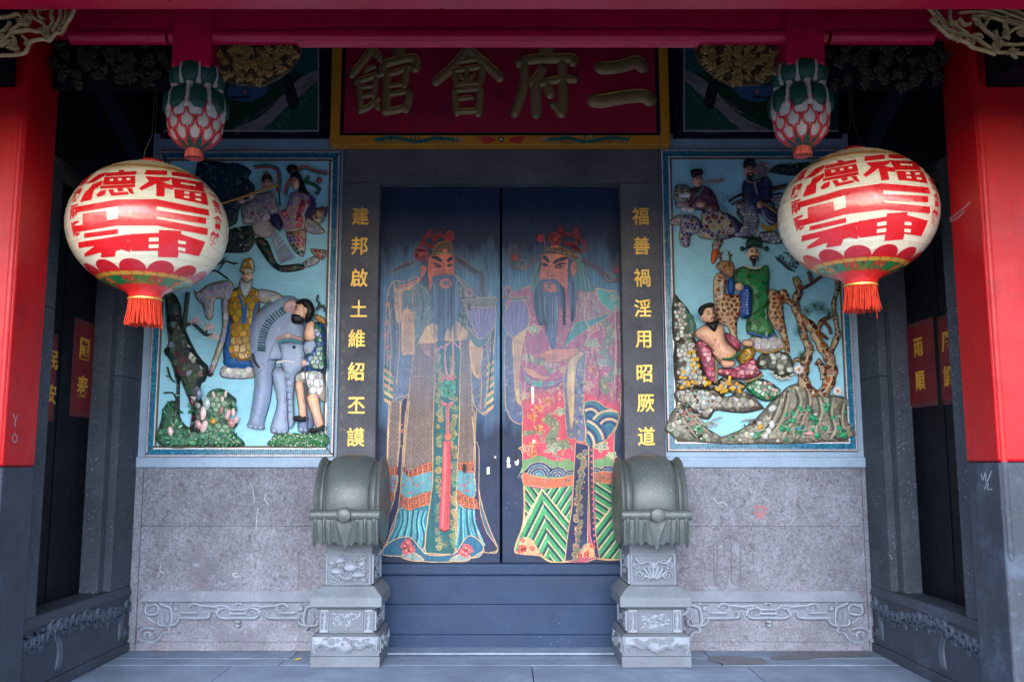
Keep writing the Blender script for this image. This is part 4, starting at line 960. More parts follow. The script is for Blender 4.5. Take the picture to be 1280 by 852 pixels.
    F.fill(A([(660, 370), (690, 335), (715, 360), (712, 430), (690, 470), (665, 440)]), (214, 112, 88), 2, (120, 50, 50), .7)
    F.fill(A([(640, 300), (665, 330), (655, 430), (700, 520), (720, 590), (640, 560)]), (44, 70, 112), 2)
    for pts in (A([(650, 470), (700, 520), (725, 620), (700, 760), (690, 852)]) + D([(680, 180), (655, 60)]) + A([(655, 700), (640, 580)]),
                A([(385, 520), (400, 490), (470, 490), (530, 490), (580, 540), (600, 620), (610, 760), (615, 852)]) + D([(610, 150), (595, 60)]) + A([(585, 760), (545, 610), (535, 560), (500, 520), (430, 525), (415, 570), (420, 640), (390, 700), (395, 852)]) + D([(430, 200), (380, 110), (360, 0)]) + A([(335, 760), (330, 640), (350, 560)]),
                A([(405, 615), (480, 608), (545, 615), (550, 720), (548, 852)]) + D([(540, 200), (530, 340), (510, 405), (480, 350), (450, 200), (425, 60)]) + A([(405, 720)])):
        F.fill(pts, (58, 96, 144), 2)
    F.layer()
    for k in range(26): x = 412 + k * 5.2; F.line(A([(x, 640), (x + 3, 790 + random.uniform(-40, 40)), (x * .6 + 200, 900 + random.uniform(0, 130))]), .55, random.choice(((96, 136, 178), (34, 58, 100), (130, 160, 190))), 3)
    for k in range(16): F.line(A([(345 + k * 3, 600), (345 + k * 4, 760), (385 + k * 3, 900)]), .5, random.choice(((96, 136, 178), (34, 58, 100))), 3); F.line(A([(560 + k * 3, 560), (590 + k * 1.5, 700), (598 + k, 900)]), .45, random.choice(((96, 136, 178), (34, 58, 100))), 3); F.line(A([(650 + k * 4, 520), (660 + k * 3.4, 680), (662 + k * 2, 860)]), .5, random.choice(((96, 136, 178), (34, 58, 100))), 3)
    F.fill(A(ell(478, 530, 36, 16, 14)), (176, 88, 108), 0); F.layer(); F.line(A([(445, 528), (478, 534), (512, 526)]), .7, (90, 30, 50)); F.dot(*A([(468, 560)])[0], 2.0, (60, 90, 130), 2.4)
    ink = (26, 24, 40)
    F.line(A([(418, 285), (440, 305), (472, 345)]), 3.4, ink, 4, taper=True); F.line(A([(505, 350), (560, 320), (638, 302)]), 3.4, ink, 4, taper=True)
    F.line(A([(408, 365), (435, 355), (462, 375)]), 1.7, ink); F.dot(*A([(438, 368)])[0], 1.7, ink); F.line(A([(520, 385), (560, 355), (620, 352)]), 1.7, ink); F.line(A([(525, 388), (570, 390), (600, 370)]), 1.1, ink); F.dot(*A([(568, 372)])[0], 1.8, ink)
    F.line(A([(480, 370), (470, 420), (450, 450), (470, 465), (505, 455)]), .9, (130, 50, 50)); F.line(A([(560, 430), (600, 435)]), .7, (170, 80, 70))
    F.line(A([(672, 370), (690, 360), (695, 390), (680, 410)]), .7, (120, 50, 50))
    # crown
    red = (126, 24, 50); F.layer()
    for l in ([(480, 90), (560, 85), (700, 110), (800, 195), (750, 250), (690, 190), (600, 180)], [(560, 85), (572, 25), (600, 90)], [(690, 105), (712, 35), (735, 130)], [(720, 150), (680, 250)], [(600, 180), (660, 170), (740, 240)]): F.line(A(l), 2.8, red, 4)
    F.dot(*A([(398, 130)])[0], 5.2, (178, 24, 54), n=14); F.line(A([(430, 150), (435, 215)]), .8, (150, 110, 80), 0)
    F.layer(); F.flower(*A([(525, 135)])[0], 8.5, (140, 34, 54), (180, 60, 60), 9); F.line(spiral(*A([(525, 140)])[0], 5, 2, 0, 1, 16), .8, (196, 84, 80), 0)
    F.fill(A([(482, 190), (555, 190), (552, 215), (490, 215)]), (206, 96, 70), 0)
    F.fill(A([(430, 270), (440, 225), (500, 212), (600, 215), (670, 250), (740, 300), (700, 320), (640, 290), (540, 265)]), (92, 72, 60), 2, (160, 126, 80), .8)
    F.layer()
    for k in range(26): q = A([(450 + k * 10, 235 + max(0, k - 8) * 2.4 + random.uniform(-8, 8))])[0]; F.dot(q[0], q[1], .8, random.choice(((180, 150, 96), (130, 104, 80))), n=6)
    return F

def door(s, px0, px1, fig, label, figlabel):
    a, b = onY(px0, 470, YD).x, onY(px1, 470, YD).x; z0, z1 = onY(626, 716, YD).z, dz1 - .004
    g = empty('painted_door', ((a + b) / 2, YD, z0), label, 'door')
    boxo('door_panel', a - (.05 if s < 0 else 0), b + (.05 if s > 0 else 0), YD, YD + .06, z0, z1, 'door_blue', g, bevel=0.004)
    build('painted_figure', fig().m, 'door_paint', g, label=figlabel)
    return g, a, b
dL, la, lb = door(-1, 478.5, 625, figure_left, 'dark blue door painted with a bearded figure in brown mail robe and pink sash', 'painted bearded official in a brown mail robe with a long pink sash')
dR, ra, rb = door(1, 627.6, 778.5, figure_right, 'dark blue door painted with a long-bearded figure in red dragon robe and green chevrons', 'painted long-bearded official in a red dragon robe with a green chevron skirt')
# locks, ring stubs, white chips
def bits(parent, items):
    for n, poly, m_ in items:
        q = M(); q.extrude(poly, mpd, 0.004, 0.016 if m_ == 'iron' else 0.0125); build(n, q, m_, parent)
bits(dL, [('latch', ell(580.5, 585, 2.6, 6, 10), 'iron'), ('keyhole', ell(616, 576, 1.6, 3, 8), 'iron'), ('paper_scrap', [(608.5, 584), (612, 583), (612, 592), (608.5, 592.5)], 'white_chip'), ('chalk_mark', [(618, 570), (620, 570), (620, 572), (618, 572)], 'white_chip')])
bits(dR, [('latch', ell(645, 572, 2.2, 4.4, 10), 'iron'), ('ring_stub', ell(646, 577, 2.6, 4.6, 10), 'white_chip'), ('ring_stub', ell(635.5, 576, 2.0, 5.5, 10), 'white_chip'), ('ring_stub', ell(636, 582, 2.6, 2.4, 9), 'white_chip'), ('paint_chip', [(664, 483), (667.4, 483), (667.2, 503), (666, 505.5), (664.6, 504)], 'white_chip'), ('paint_chip', ell(667.2, 551.5, 1.7, 3.0, 9), 'white_chip')])
# threshold
tz1 = onY(626, 706, -.01).z
th = empty('door_threshold', (0, 0.0, 0), 'high blue plank threshold below the painted doors', 'threshold')
ta, tb = xb(472, 750, 0.0) - .01, xb(778, 750, 0.0) + .01
za, zc_, zd_ = onY(626, 718, .03).z, onY(626, 793, .03).z, onY(626, 755, .03).z
boxo('plank', ta, tb, 0.03, 0.13, 0.0, zc_ - .001, 'threshold_blue', th); boxo('plank', ta, tb, 0.034, 0.13, zc_ + .001, zd_ - .001, 'threshold_blue', th); boxo('plank', ta, tb, 0.034, 0.13, zd_ + .001, za - .002, 'threshold_blue', th)
boxo('top_rail', ta, tb, 0.0, 0.15, za, tz1 + .01, 'threshold_blue', th, bevel=0.012, seg=3)
boxo('floor_sill', ta - .0, tb + .0, -0.17, 0.029, 0.002, 0.016, 'floor_stone', floor, bevel=0.004)
boxo('door_void', ta, tb, YD + .3, YD + .32, 0.0, 4.5, 'upper_dark', wall, bevel=0)
mat('drum_top', (92, 100, 110), 0.6, n1=(4, .25), n2=(120, .22), bump=.4, bscale=110, fleck=[(46, .2, (160, 172, 188), .5)])
mat('drum_relief', (118, 126, 140), 0.75, n1=(6, .2), n2=(120, .25), bump=.5, bscale=120, stain=[(12, .54, .7, (112, 118, 132), .6)])  # carving paler than its field: edge highlights put into the colour
# ---------------------------------------------------------------- drum stones
def drum_stone(s, label):
    FY = -0.56; zf = lambda py: onY(626, py, FY).z
    xc = s * 1.005; g = empty('drum_stone', (xc, FY / 2, 0), label, 'drum stone', None)
    hw = .226; by = -.06
    sx = lambda a, b: (xc - a, xc + a)
    z1, z2, z3, z4, z5, z6 = zf(820), zf(793), zf(762), zf(748), zf(737), zf(681)
    # plinth with carved apron
    boxo('plinth', xc - hw, xc + hw, FY, by, 0.0, z1 - .001, 'drum_carved', g, bevel=0.006)
    m = M(); m.frustum((xc - hw + .004, xc + hw - .004, FY + .004, by, z1), (xc - hw + .004, xc + hw - .004, FY + .004, by, z2 - .012)); m.frustum((xc - hw + .004, xc + hw - .004, FY + .004, by, z2 - .0119), (xc - hw + .03, xc + hw - .03, FY + .03, by + .0, z2))
    build('lower_tier', m, 'drum_carved', g, bevel=0.004)
    m = M(); m.box(xc - hw + .045, xc + hw - .045, FY + .045, by - .0, z2 + .001, z3 - .001); build('waist', m, 'drum_carved', g, bevel=0.003)
    m = M(); m.frustum((xc - hw + .035, xc + hw - .035, FY + .035, by, z3), (xc - hw + .01, xc + hw - .01, FY + .01, by, z3 + .018))
    m.box(xc - hw - .006, xc + hw + .006, FY - .006, by + .004, z3 + .0181, z4 + .012)
    m.frustum((xc - hw - .006, xc + hw + .006, FY - .006, by + .004, z4 + .0121), (xc - hw + .055, xc + hw - .055, FY + .055, by, z5 + .018))
    build('cornice', m, 'drum_top', g, bevel=0.004)
    m = M(); nx = hw - .072; zt6 = z6 + .10
    m.box(xc - nx, xc + nx, FY + .075, by, z5 + .0181, zt6); build('neck_block', m, 'drum_carved', g, bevel=0.003)
    # --- carving
    rnd = random.Random(5 + s)
    def face(x0, x1, z0, z1_, Y): return lambda u, v, h: (x0 + (x1 - x0) * u, Y - h, z0 + (z1_ - z0) * v)
    def side(y0, y1, z0, z1_, X): return lambda u, v, h: (X - s * h, y0 + (y1 - y0) * u, z0 + (z1_ - z0) * v)
    def framed(m, mp, asp, t=.05):
        for a, b in (((0, 0), (1, 0)), ((1, 0), (1, 1)), ((1, 1), (0, 1)), ((0, 1), (0, 0))): ribbon(m, [a, b], t, .012, mp)
    def scrolls(m, mp, n, r0, r1, wd, H, asp):
        for k in range(n):
            u, v = rnd.uniform(.1, .9), rnd.uniform(.12, .88); r = rnd.uniform(r0, r1)
            p = spiral(0, 0, r, rnd.uniform(.9, 1.6), rnd.uniform(0, 6), rnd.choice((-1, 1)), 14, None)
            ribbon(m, [(min(.97, max(.03, u + a)), min(.96, max(.04, v + b * asp))) for a, b in p], wd, H, mp, None, rnd.uniform(0, .003))
    c = M(); mp = face(xc - nx + .012, xc + nx - .012, z5 + .03, zf(694), FY + .075); framed(c, mp, 1, .035)
    asp = 1.35
    if s < 0:   # beasts among clouds
        for (u, v, ru, rv, ro) in ((.22, .42, .15, .12, -.4), (.55, .55, .17, .15, .3), (.72, .3, .17, .11, .2), (.5, .2, .1, .07, 0), (.3, .78, .12, .09, .5), (.82, .68, .1, .09, .3), (.12, .7, .07, .08, 0)):
            relief(c, ell(u, v, ru, rv, 18, ro), .034, mp, None, w=.09, step=.05)
        for l in ([(.1, .32), (.2, .18), (.32, .1)], [(.3, .36), (.38, .22), (.44, .3)], [(.6, .42), (.55, .3), (.6, .2)], [(.8, .22), (.9, .1)], [(.62, .2), (.72, .1)], [(.66, .6), (.78, .55), (.9, .5)], [(.05, .2), (.15, .08), (.25, .05)]): ribbon(c, cr(l, 4, False), .05, .024, mp, taper=True)
        scrolls(c, mp, 26, .05, .1, .035, .022, asp)
    else:       # fans and scrolls
        for k in range(-3, 4):
            a = math.pi / 2 + k * .3; ribbon(c, [(.5 + .1 * math.cos(a), .12 + .1 * math.sin(a)), (.5 + .4 * math.cos(a), .12 + .5 * math.sin(a))], .07, .024, mp)
        for q in (-1, 1):
            ribbon(c, cr([(.5, .55), (.5 + q * .12, .75), (.5 + q * .3, .7), (.5 + q * .42, .9)], 6, False), .07, .028, mp)
            ribbon(c, [(.5 + q * .32 + a, .3 + b * asp) for a, b in spiral(0, 0, .12, 1.6, 0, q)], .045, .022, mp); ribbon(c, [(.5 + q * .38 + a, .62 + b * asp) for a, b in spiral(0, 0, .09, 1.6, 2, -q)], .045, .022, mp)
        relief(c, ell(.5, .62, .12, .13, 16), .018, mp, None, w=.08, step=.05); scrolls(c, mp, 10, .04, .08, .03, .020, asp)
    mp = side(FY + .09, by - .02, z5 + .03, zf(694), xc - s * nx); framed(c, mp, 1, .03); scrolls(c, mp, 16, .05, .09, .03, .010, 1.4)
    build('neck_carving', c, 'drum_relief', g)
    c = M(); wx = hw - .045
    mp = face(xc - wx + .075, xc + wx - .075, z2 + .018, z3 - .016, FY + .045); framed(c, mp, 1, .03)
    br = [[(.08, .2), (.3, .3), (.45, .55), (.6, .62), (.8, .5), (.92, .75)], [(.3, .3), (.28, .6), (.15, .8)], [(.45, .55), (.42, .8)], [(.6, .62), (.7, .85)], [(.8, .5), (.86, .25)], [(.5, .1), (.6, .3), (.7, .2)]]
    for l in br: ribbon(c, cr(l, 5, False), .05, .016, mp, taper=True)
    relief(c, [(.36, .72), (.5, .62), (.62, .78), (.5, .84)], .01, mp, None, w=.07, step=.05)
    for k in range(26): u, v = rnd.uniform(.08, .92), rnd.uniform(.15, .88); relief(c, ell(u, v, .045, .09, 8, rnd.uniform(0, 3)), .014, mp, None, w=.04, step=.05)
    for q in (-1, 1):
        mp = face(xc + q * (wx - .037) - .024, xc + q * (wx - .037) + .024, z2 + .014, z3 - .012, FY + .045); framed(c, mp, 1, .16)
        for k in range(5): ribbon(c, [(.5 + a, .1 + k * .2 + b * .4) for a, b in spiral(0, 0, .26, 1.2, k, 1 if k % 2 else -1, 10)], .13, .006, mp)
    mp = side(FY + .06, by - .02, z2 + .018, z3 - .016, xc - s * wx); framed(c, mp, 1, .03); scrolls(c, mp, 16, .05, .09, .03, .008, 2.4)
    build('waist_carving', c, 'drum_relief', g)
    c = M(); mp = face(xc - hw + .012, xc + hw - .012, z1 + .004, z2 - .014, FY + .004)
    ap = [(0, 1), (0, .55), (.06, .35), (.12, .55), (.2, .5), (.27, .34), (.36, .44), (.42, .3), (.5, .2), (.58, .3), (.64, .44), (.73, .34), (.8, .5), (.88, .55), (.94, .35), (1, .55), (1, 1)]
    relief(c, ap, .014, mp, None, w=.05, step=.08); ribbon(c, cr(ap[1:-1], 3, False), .022, .022, mp)
    for q in (0, 1):
        ribbon(c, [(abs(q - (.075 + a)), .3 + b * 3.2) for a, b in spiral(0, 0, .055, 1.5, -1.6, -1)], .022, .014, mp); ribbon(c, cr([(abs(q - .02), .95), (abs(q - .02), .5), (abs(q - .03), .25), (abs(q - .075), .12)], 4, False), .025, .014, mp)
    for k in range(30): u, v = rnd.uniform(.12, .88), rnd.uniform(.6, .92); ribbon(c, [(u + a, v + b * 3) for a, b in spiral(0, 0, rnd.uniform(.025, .045), 1.2, rnd.uniform(0, 6), rnd.choice((-1, 1)), 9)], .016, .014, mp, None, .010)
    build('apron_carving', c, 'drum_relief', g); c = M()
    mp = side(FY + .02, by - .02, z1 + .01, z2 - .02, xc - s * (hw - .004)); scrolls(c, mp, 9, .05, .10, .03, .014, 3); ribbon(c, [(.02, .1), (.98, .1), (.98, .95), (.02, .95), (.02, .1)], .03, .008, mp)
    build('side_carving', c, 'drum_relief', g)
    # --- drum
    R = .300; cy, cz = -.335, zf(631) + .02; H = .212
    pr = [(-1.0, .0), (-1.0, .16), (-1.03, .17), (-1.03, .27), (-1.0, .292), (-.95, .297), (-.9, .290), (-.84, .268), (-.8, .272), (-.765, .272), (-.74, .258), (-.7, .262)]
    pr += [(t, .262 + .05 * math.sqrt(max(0, 1 - (t / .72) ** 2))) for t in (-.66, -.6, -.5, -.35, -.18, 0)]
    pr = pr + [(-t, r) for t, r in pr[::-1][1:]]
    n = 64; m = M(); vs = []
    for t, r in pr:
        for k in range(n):
            a = 2 * math.pi * k / n; vs.append((xc + t * H, cy - r * math.cos(a), cz + r * math.sin(a)))
    fs = [(i * n + k, i * n + (k + 1) % n, (i + 1) * n + (k + 1) % n, (i + 1) * n + k) for i in range(len(pr) - 1) for k in range(n)]
    m.add(vs, fs, None, True); build('drum', m, 'drum_stone', g, split=38)
    # saddle under the drum
    m = M(); m.frustum((xc - nx, xc + nx, FY + .075, by, zt6 - .002), (xc - .185, xc + .185, FY + .03, by + .02, cz - .2)); build('saddle', m, 'drum_carved', g, bevel=0.004)
    # --- roll with boss and hanging cloth
    ry = cy - R - .035; rz = zf(642) + .0
    m = M(); vs = []; pr2 = [(-1.06, 0), (-1.06, .03), (-1.0, .034), (-.6, .030), (-.3, .036), (0, .044), (.3, .036), (.6, .030), (1.0, .034), (1.06, .03), (1.06, 0)]
    for t, r in pr2:
        for k in range(20):
            a = 2 * math.pi * k / 20; vs.append((xc + t * H, ry - r * math.cos(a), rz + r * math.sin(a)))
    m.add(vs, [(i * 20 + k, i * 20 + (k + 1) % 20, (i + 1) * 20 + (k + 1) % 20, (i + 1) * 20 + k) for i in range(len(pr2) - 1) for k in range(20)], None, True)
    build('roll', m, 'drum_stone', g, split=40)
    m = M(); vs = []
    for r, y in ((0, -.063), (.03, -.062), (.043, -.055), (.047, -.04), (.047, 0.0)):
        for k in range(28):
            a = 2 * math.pi * k / 28; vs.append((xc + r * math.cos(a), ry + y, rz + r * math.sin(a)))
    m.add(vs, [(i * 28 + k, i * 28 + (k + 1) % 28, (i + 1) * 28 + (k + 1) % 28, (i + 1) * 28 + k) for i in range(4) for k in range(28)], None, True)
    for k in range(0, 9):   # folds gathering round the boss
        pass
    build('boss', m, 'drum_stone', g, split=40)
    NU, NV = 72, 16; vs = []; zbt = zf(682)
    for j in range(NV + 1):
        v = j / NV
        for i in range(NU + 1):
            u = -1 + 2 * i / NU; au = abs(u)
            edge = -.026 * abs(math.sin(au * 13 + .3)) + (.05 * (1 - min(1, au / .22)) if au < .22 else .0) + .012 * au
            zz = rz + (zbt - edge + .012 - rz) * v
            ple = .022 * max(0, math.sin((au - .3) * 24)) * min(1, max(0, (au - .3) * 8)) * min(1, v * 4)
            vf = .014 * math.exp(-((au - .32 * (1 - v)) / .045) ** 2) * (1 - .6 * v)
            y = ry - .012 - ple - vf - .012 * v * abs(math.sin(au * 13 + .3)) + .045 * v * v
            vs.append((xc + u * H * 1.0, y, zz))
    k = NU + 1; fs = [(j * k + i, j * k + i + 1, (j + 1) * k + i + 1, (j + 1) * k + i) for j in range(NV) for i in range(NU)]
    o = len(vs); vs2 = vs + [(a, b + .03, c_) for a, b, c_ in vs]; fs += [tuple(o + q for q in f[::-1]) for f in fs]
    fs += [(NV * k + i, NV * k + i + 1, o + NV * k + i + 1, o + NV * k + i) for i in range(NU)]
    m = M(); m.add(vs2, fs, None, True); build('hanging_cloth', m, 'drum_stone', g, split=55)
    return g
drum_stone(-1, 'stone drum pedestal carved with beasts, beside the door of the brown mail-robed figure')
drum_stone(1, 'stone drum pedestal carved with fans and scrolls, beside the door of the red-robed figure')
# ---------------------------------------------------------------- mosaic relief panels
mat('plaster_sky', (140, 198, 222), 0.6, n1=(3, 0.12), n2=(18, 0.08), bump=0.6, bscale=14, stain=[(4, 0.6, 0.75, (96, 150, 184), 0.5)])
mat('tile_mosaic', None, 0.25, attr=True, n1=None, n2=(60, 0.12), spec=0.6)
mat('ceramic', None, 0.22, attr=True, n1=(20, 0.12), n2=(150, 0.1), spec=0.6, bump=0.15, bscale=120)
mat('relief_paint', None, 0.5, attr=True, n1=(12, 0.12), n2=(120, 0.12), bump=0.25, bscale=110)
mat('wood_frame', (88, 74, 62), 0.6, n1=(6, .2))
YP = -0.006
def panel(s, x0, x1, z0, z1, label):
    g = empty('relief_panel', ((x0 + x1) / 2, -.02, z0), label, 'relief panel')
    # border: pale line, three rows of blue tiles, pale line
    t = 0.0128; m = M(); w_, h_ = x1 - x0, z1 - z0
    boxo('bed', x0 - .004, x1 + .004, -.030, -.0125, z0 - .004, z1 + .004, 'joint', g, bevel=0)
    def row(k, c0, j):
        d0 = k * t; a0, a1, b0, b1 = x0 + d0, x1 - d0, z0 + d0, z1 - d0
        n = int((a1 - a0) / t)
        for (o, axis, fix) in ((a0, 0, b0), (a0, 0, b1 - t), (b0, 1, a0), (b0, 1, a1 - t)):
            L = (a1 - a0) if axis == 0 else (b1 - b0); n = int(round(L / t)); st = L / n
            for i in range(n):
                p0, p1 = o + i * st + .0013, o + (i + 1) * st - .0013; c = vary(c0, j)
                if axis == 0: m.box(p0, p1, -.036, -.030, fix + .0013, fix + t - .0013, c)
                elif t <= i * st and (i + 1) * st <= L - t + 1e-6: m.box(fix + .0013, fix + t - .0013, -.036, -.030, p0, p1, c)
    row(0, (190, 176, 186), 10)
    for k in (1, 2, 3): row(k, (26, 118, 156), 20)
    row(4, (222, 222, 228), 8)
    build('tile_border', m, 'tile_mosaic', g, kind='stuff')
    d_ = t * 5
    for nm, a, b, c, e in (('frame_rail', x0 + d_, x1 - d_, z0 + d_, z0 + d_ + .012), ('frame_rail', x0 + d_, x1 - d_, z1 - d_ - .012, z1 - d_), ('frame_stile', x0 + d_, x0 + d_ + .012, z0 + d_ + .0125, z1 - d_ - .0125), ('frame_stile', x1 - d_ - .012, x1 - d_, z0 + d_ + .0125, z1 - d_ - .0125)):
        boxo(nm, a, b, -.044, -.0305, c, e, 'wood_frame', g, bevel=0.002)
    boxo('plaster_ground', x0 + d_ + .011, x1 - d_ - .011, -.0315, -.0302, z0 + d_ + .011, z1 - d_ - .011, 'plaster_sky', g, bevel=0)
    sw = M(); mps = lambda u, v, h: (u, -.0316 - h, v)
    for _ in range(150):   # wind-swept cloud lines combed into the plaster
        x, z = random.uniform(x0 + .1, x1 - .25), random.uniform(z0 + .15, z1 - .1); L_ = random.uniform(.05, .16); a_ = random.uniform(-.012, .012)
        ribbon(sw, cr([(x, z), (x + L_ * .33, z + a_ + .008), (x + L_ * .66, z - a_), (x + L_, z + random.uniform(-.012, .012))], 4, False), .006, .0025, mps, taper=True)
    build('cloud_lines', sw, 'plaster_sky', g, kind='stuff')
    return g
mpp = lambda u, v, h: onY(u, v, -.0316) - Vector((0, h, 0))
class Rel:
    """one figure of the relief: plain modelled parts plus broken-ceramic shards"""
    def __init__(s, name, parent, label=None): s.name, s.p, s.label = name, parent, label; s.b = M(); s.t = M()
    def part(s, pts, c, H=.02, sh=None, pal=None, w=None, h0=0.0, sm=3, grout=None, keep=1.0, gap=.1):
        p = cr(pts, sm) if sm else list(pts); w = w or max(1.8, H * 170 * .6)
        relief(s.b, p, H, mpp, (grout or (168, 160, 150)) if sh else c, w=w, step=max(2.0, min(4.5, (np.asarray(p).max(0) - np.asarray(p).min(0)).max() / 8)), h0=h0)
        ribbon(s.b, p, .85, .004, mpp, tuple(int(v * .36) for v in c), h0 + H * .30, closed=True)
        if sh: shards(s.t, p, H, mpp, pal or [c], sh, w=w, h0=h0, gap=gap, keep=keep)
        A_ = np.asarray(p); (a0, b0), (a1, b1) = A_.min(0), A_.max(0); n_ = int((a1 - a0) * (b1 - b0) / (55 if sh else 110))
        for _ in range(min(n_, 40)):   # chiselled folds and creases
            x, y = random.uniform(a0, a1), random.uniform(b0, b1); q = [(x, y)]; an = 1.57 + random.gauss(0, .5)
            for k in range(3): an += random.gauss(0, .25); x += 2.6 * math.cos(an); y += 2.6 * math.sin(an); q.append((x, y))
            if inside(p, q).all() and edist(p, q).min() > 1.0: hq = h0 + H * prof(edist(p, q), w).mean(); ribbon(s.b, q, .75, .003, mpp, tuple(int(v * random.choice((.5, .6, 1.25))) if v * 1.25 < 255 else v for v in c), hq + (.0035 if sh else 0), taper=True)
    def rib(s, pts, wd, c, H=.012, h0=.01, taper=False, sm=4): ribbon(s.b, cr(pts, sm, False) if len(pts) > 2 else pts, wd, H, mpp, c, h0, taper=taper)
    def ball(s, x, y, rx, ry, c, H=.02, h0=.01, rot=0, t=False): relief(s.t if t else s.b, ell(x, y, rx, ry, 14, rot), H, mpp, c, w=max(rx, ry), step=max(1.2, min(rx, ry) * .6), h0=h0)
    def face(s, x, y, rx, ry, c=(216, 166, 142), look=0, h0=.02, beard=None):
        s.ball(x, y, rx, ry, c, .03, h0); e = (30, 24, 28); top = h0 + .03
        for q in (-1, 1):
            s.rib([(x + look + q * rx * .22, y - ry * .12), (x + look + q * rx * .55, y - ry * .14)], .9, e, .004, top - .004); s.rib([(x + look + q * rx * .18, y - ry * .34), (x + look + q * rx * .6, y - ry * .38)], .8, e, .004, top - .006)
            s.ball(x + q * rx * .98, y, rx * .16, ry * .24, c, .012, h0)
        s.rib([(x + look, y - ry * .15), (x + look * 1.3, y + ry * .25)], 1.5, tuple(int(v * .93) for v in c), .008, top - .006); s.rib([(x + look - rx * .25, y + ry * .5), (x + look + rx * .25, y + ry * .5)], 1.1, (170, 60, 60), .005, top - .008)
        if beard:
            for q in (-1, 1): s.rib([(x + look, y + ry * .36), (x + look + q * rx * .55, y + ry * .5), (x + look + q * rx * .7, y + ry * 1.1)], 2.0, beard, .006, top - .006, True)
            s.part([(x + look - rx * .4, y + ry * .68), (x + look + rx * .4, y + ry * .68), (x + look + rx * .25, y + ry * 1.3), (x + look, y + ry * 1.75), (x + look - rx * .25, y + ry * 1.3)], beard, .016, h0=h0 + .008)
    def leaves(s, pts, n, c, size=2.2, H=.01, h0=.012):
        P = np.asarray(pts); (a, b), (c0, d0) = P.min(0), P.max(0); k = 0
        while k < n:
            q = (random.uniform(a, c0), random.uniform(b, d0)); k += 1
            if not inside(pts, [q])[0]: continue
            an = random.uniform(0, 6.3); r = size * random.uniform(.7, 1.4); col = vary(random.choice(c), 12); hh = h0 + random.uniform(0, .018)
            e = [(q[0] + r * x * math.cos(an) - r * y * math.sin(an), q[1] + r * x * math.sin(an) + r * y * math.cos(an)) for x, y in ((-1, 0), (0, .42), (1, 0), (0, -.42))]
            s.t.add([mpp(*e[0], hh), mpp(*e[1], hh + .006), mpp(*e[2], hh + .010), mpp(*e[3], hh + .006)], [(0, 1, 2), (0, 2, 3)], [col, col])
    def done(s):
        if s.b.v: build(s.name, s.b, 'relief_paint', s.p, label=s.label); nm = 'ceramic_shards'
        if s.t.v: build('ceramic_shards' if s.b.v else s.name, s.t, 'ceramic', s.p, kind='stuff')

# ================= panel with the elephant
gx0, gx1 = PX['L']; pl = panel(-1, gx0, gx1, onY(300, 571, 0).z + .004, onY(300, 191, 0).z, 'blue tile framed mosaic relief with grey elephant, gold-robed elder and riders on a phoenix')
L1, L2, L3, L4_ = Zm(270, 190, 5.325), Zm(180, 180, 2.128), Zm(190, 340, 3.708), Zm(290, 340, 3.708)
r = Rel('pine_foliage', pl)
fo = L1([(-120, 75), (60, 80), (150, 80), (235, 130), (215, 180), (260, 235), (230, 300), (180, 330), (150, 400), (130, 480), (0, 520), (-130, 480)])
r.part(fo, (16, 44, 66), .02); r.leaves(fo, 420, [(24, 66, 92), (14, 46, 70), (34, 84, 100), (18, 60, 64)], 2.4)
f2 = L1([(-60, 540), (80, 520), (240, 490), (260, 560), (220, 660), (90, 670), (-60, 660)]); r.part(f2, (18, 42, 46), .02); r.leaves(f2, 170, [(20, 62, 62), (30, 54, 60), (16, 40, 50)], 2.2); r.done()
r = Rel('branches', pl)
for l in ([(-40, 800), (0, 790), (60, 830), (90, 850)], [(20, 790), (60, 730), (110, 740), (150, 740)], [(60, 730), (80, 690)], [(110, 740), (130, 780)], [(-40, 760), (30, 740), (60, 700)]): r.rib(L1(l), 2.4, (30, 34, 44), .01, .002, True)
r.done()
r = Rel('flute_player', pl)
GL = [(126, 122, 142), (104, 104, 128), (146, 140, 152), (112, 96, 120)]
r.part(L1([(250, 470), (340, 450), (390, 520), (350, 570), (300, 570), (250, 540)]), (150, 150, 160), .025, 7, [(150, 152, 164), (130, 136, 150)])
r.part(L1([(350, 390), (400, 395), (440, 480), (425, 525), (360, 460)]), (26, 34, 84), .03)
r.part(L1([(270, 290), (380, 270), (400, 330), (420, 400), (350, 460), (300, 480), (240, 480), (180, 470), (190, 350), (240, 330)]), GL[0], .035, 7, GL)
r.part(L1([(170, 350), (195, 340), (200, 460), (180, 470)]), (110, 140, 130), .03)
r.face(*L1([(343, 218)])[0], 6.2, 7.4, (196, 152, 138)); r.part(L1([(308, 205), (320, 165), (345, 150), (372, 165), (380, 205), (360, 185), (330, 185)]), (20, 20, 28), .03, h0=.02); r.ball(*L1([(345, 155)])[0], 3.6, 3, (120, 120, 130), .012, .03)
r.rib(L1([(40, 358), (200, 308), (425, 230)]), 2.6, (196, 140, 52), .012, .045); r.ball(*L1([(245, 300)])[0], 3.4, 4.6, (196, 150, 132), .02, .04); r.ball(*L1([(180, 335)])[0], 4.6, 3.4, (196, 150, 132), .02, .04); r.done()
r = Rel('ribbons', pl)
for l, c in (([(250, 100), (340, 92), (410, 108), (437, 170), (425, 280), (430, 370)], (36, 110, 104)), ([(262, 112), (340, 106), (400, 120), (420, 170), (408, 270)], (170, 66, 60)), ([(455, 290), (475, 220), (540, 125), (600, 100), (660, 125), (760, 148)], (180, 70, 60)), ([(470, 300), (490, 230), (550, 140), (600, 118), (660, 140), (740, 158)], (60, 120, 110))): r.rib(L1(l), 2.2, c, .014, .012)
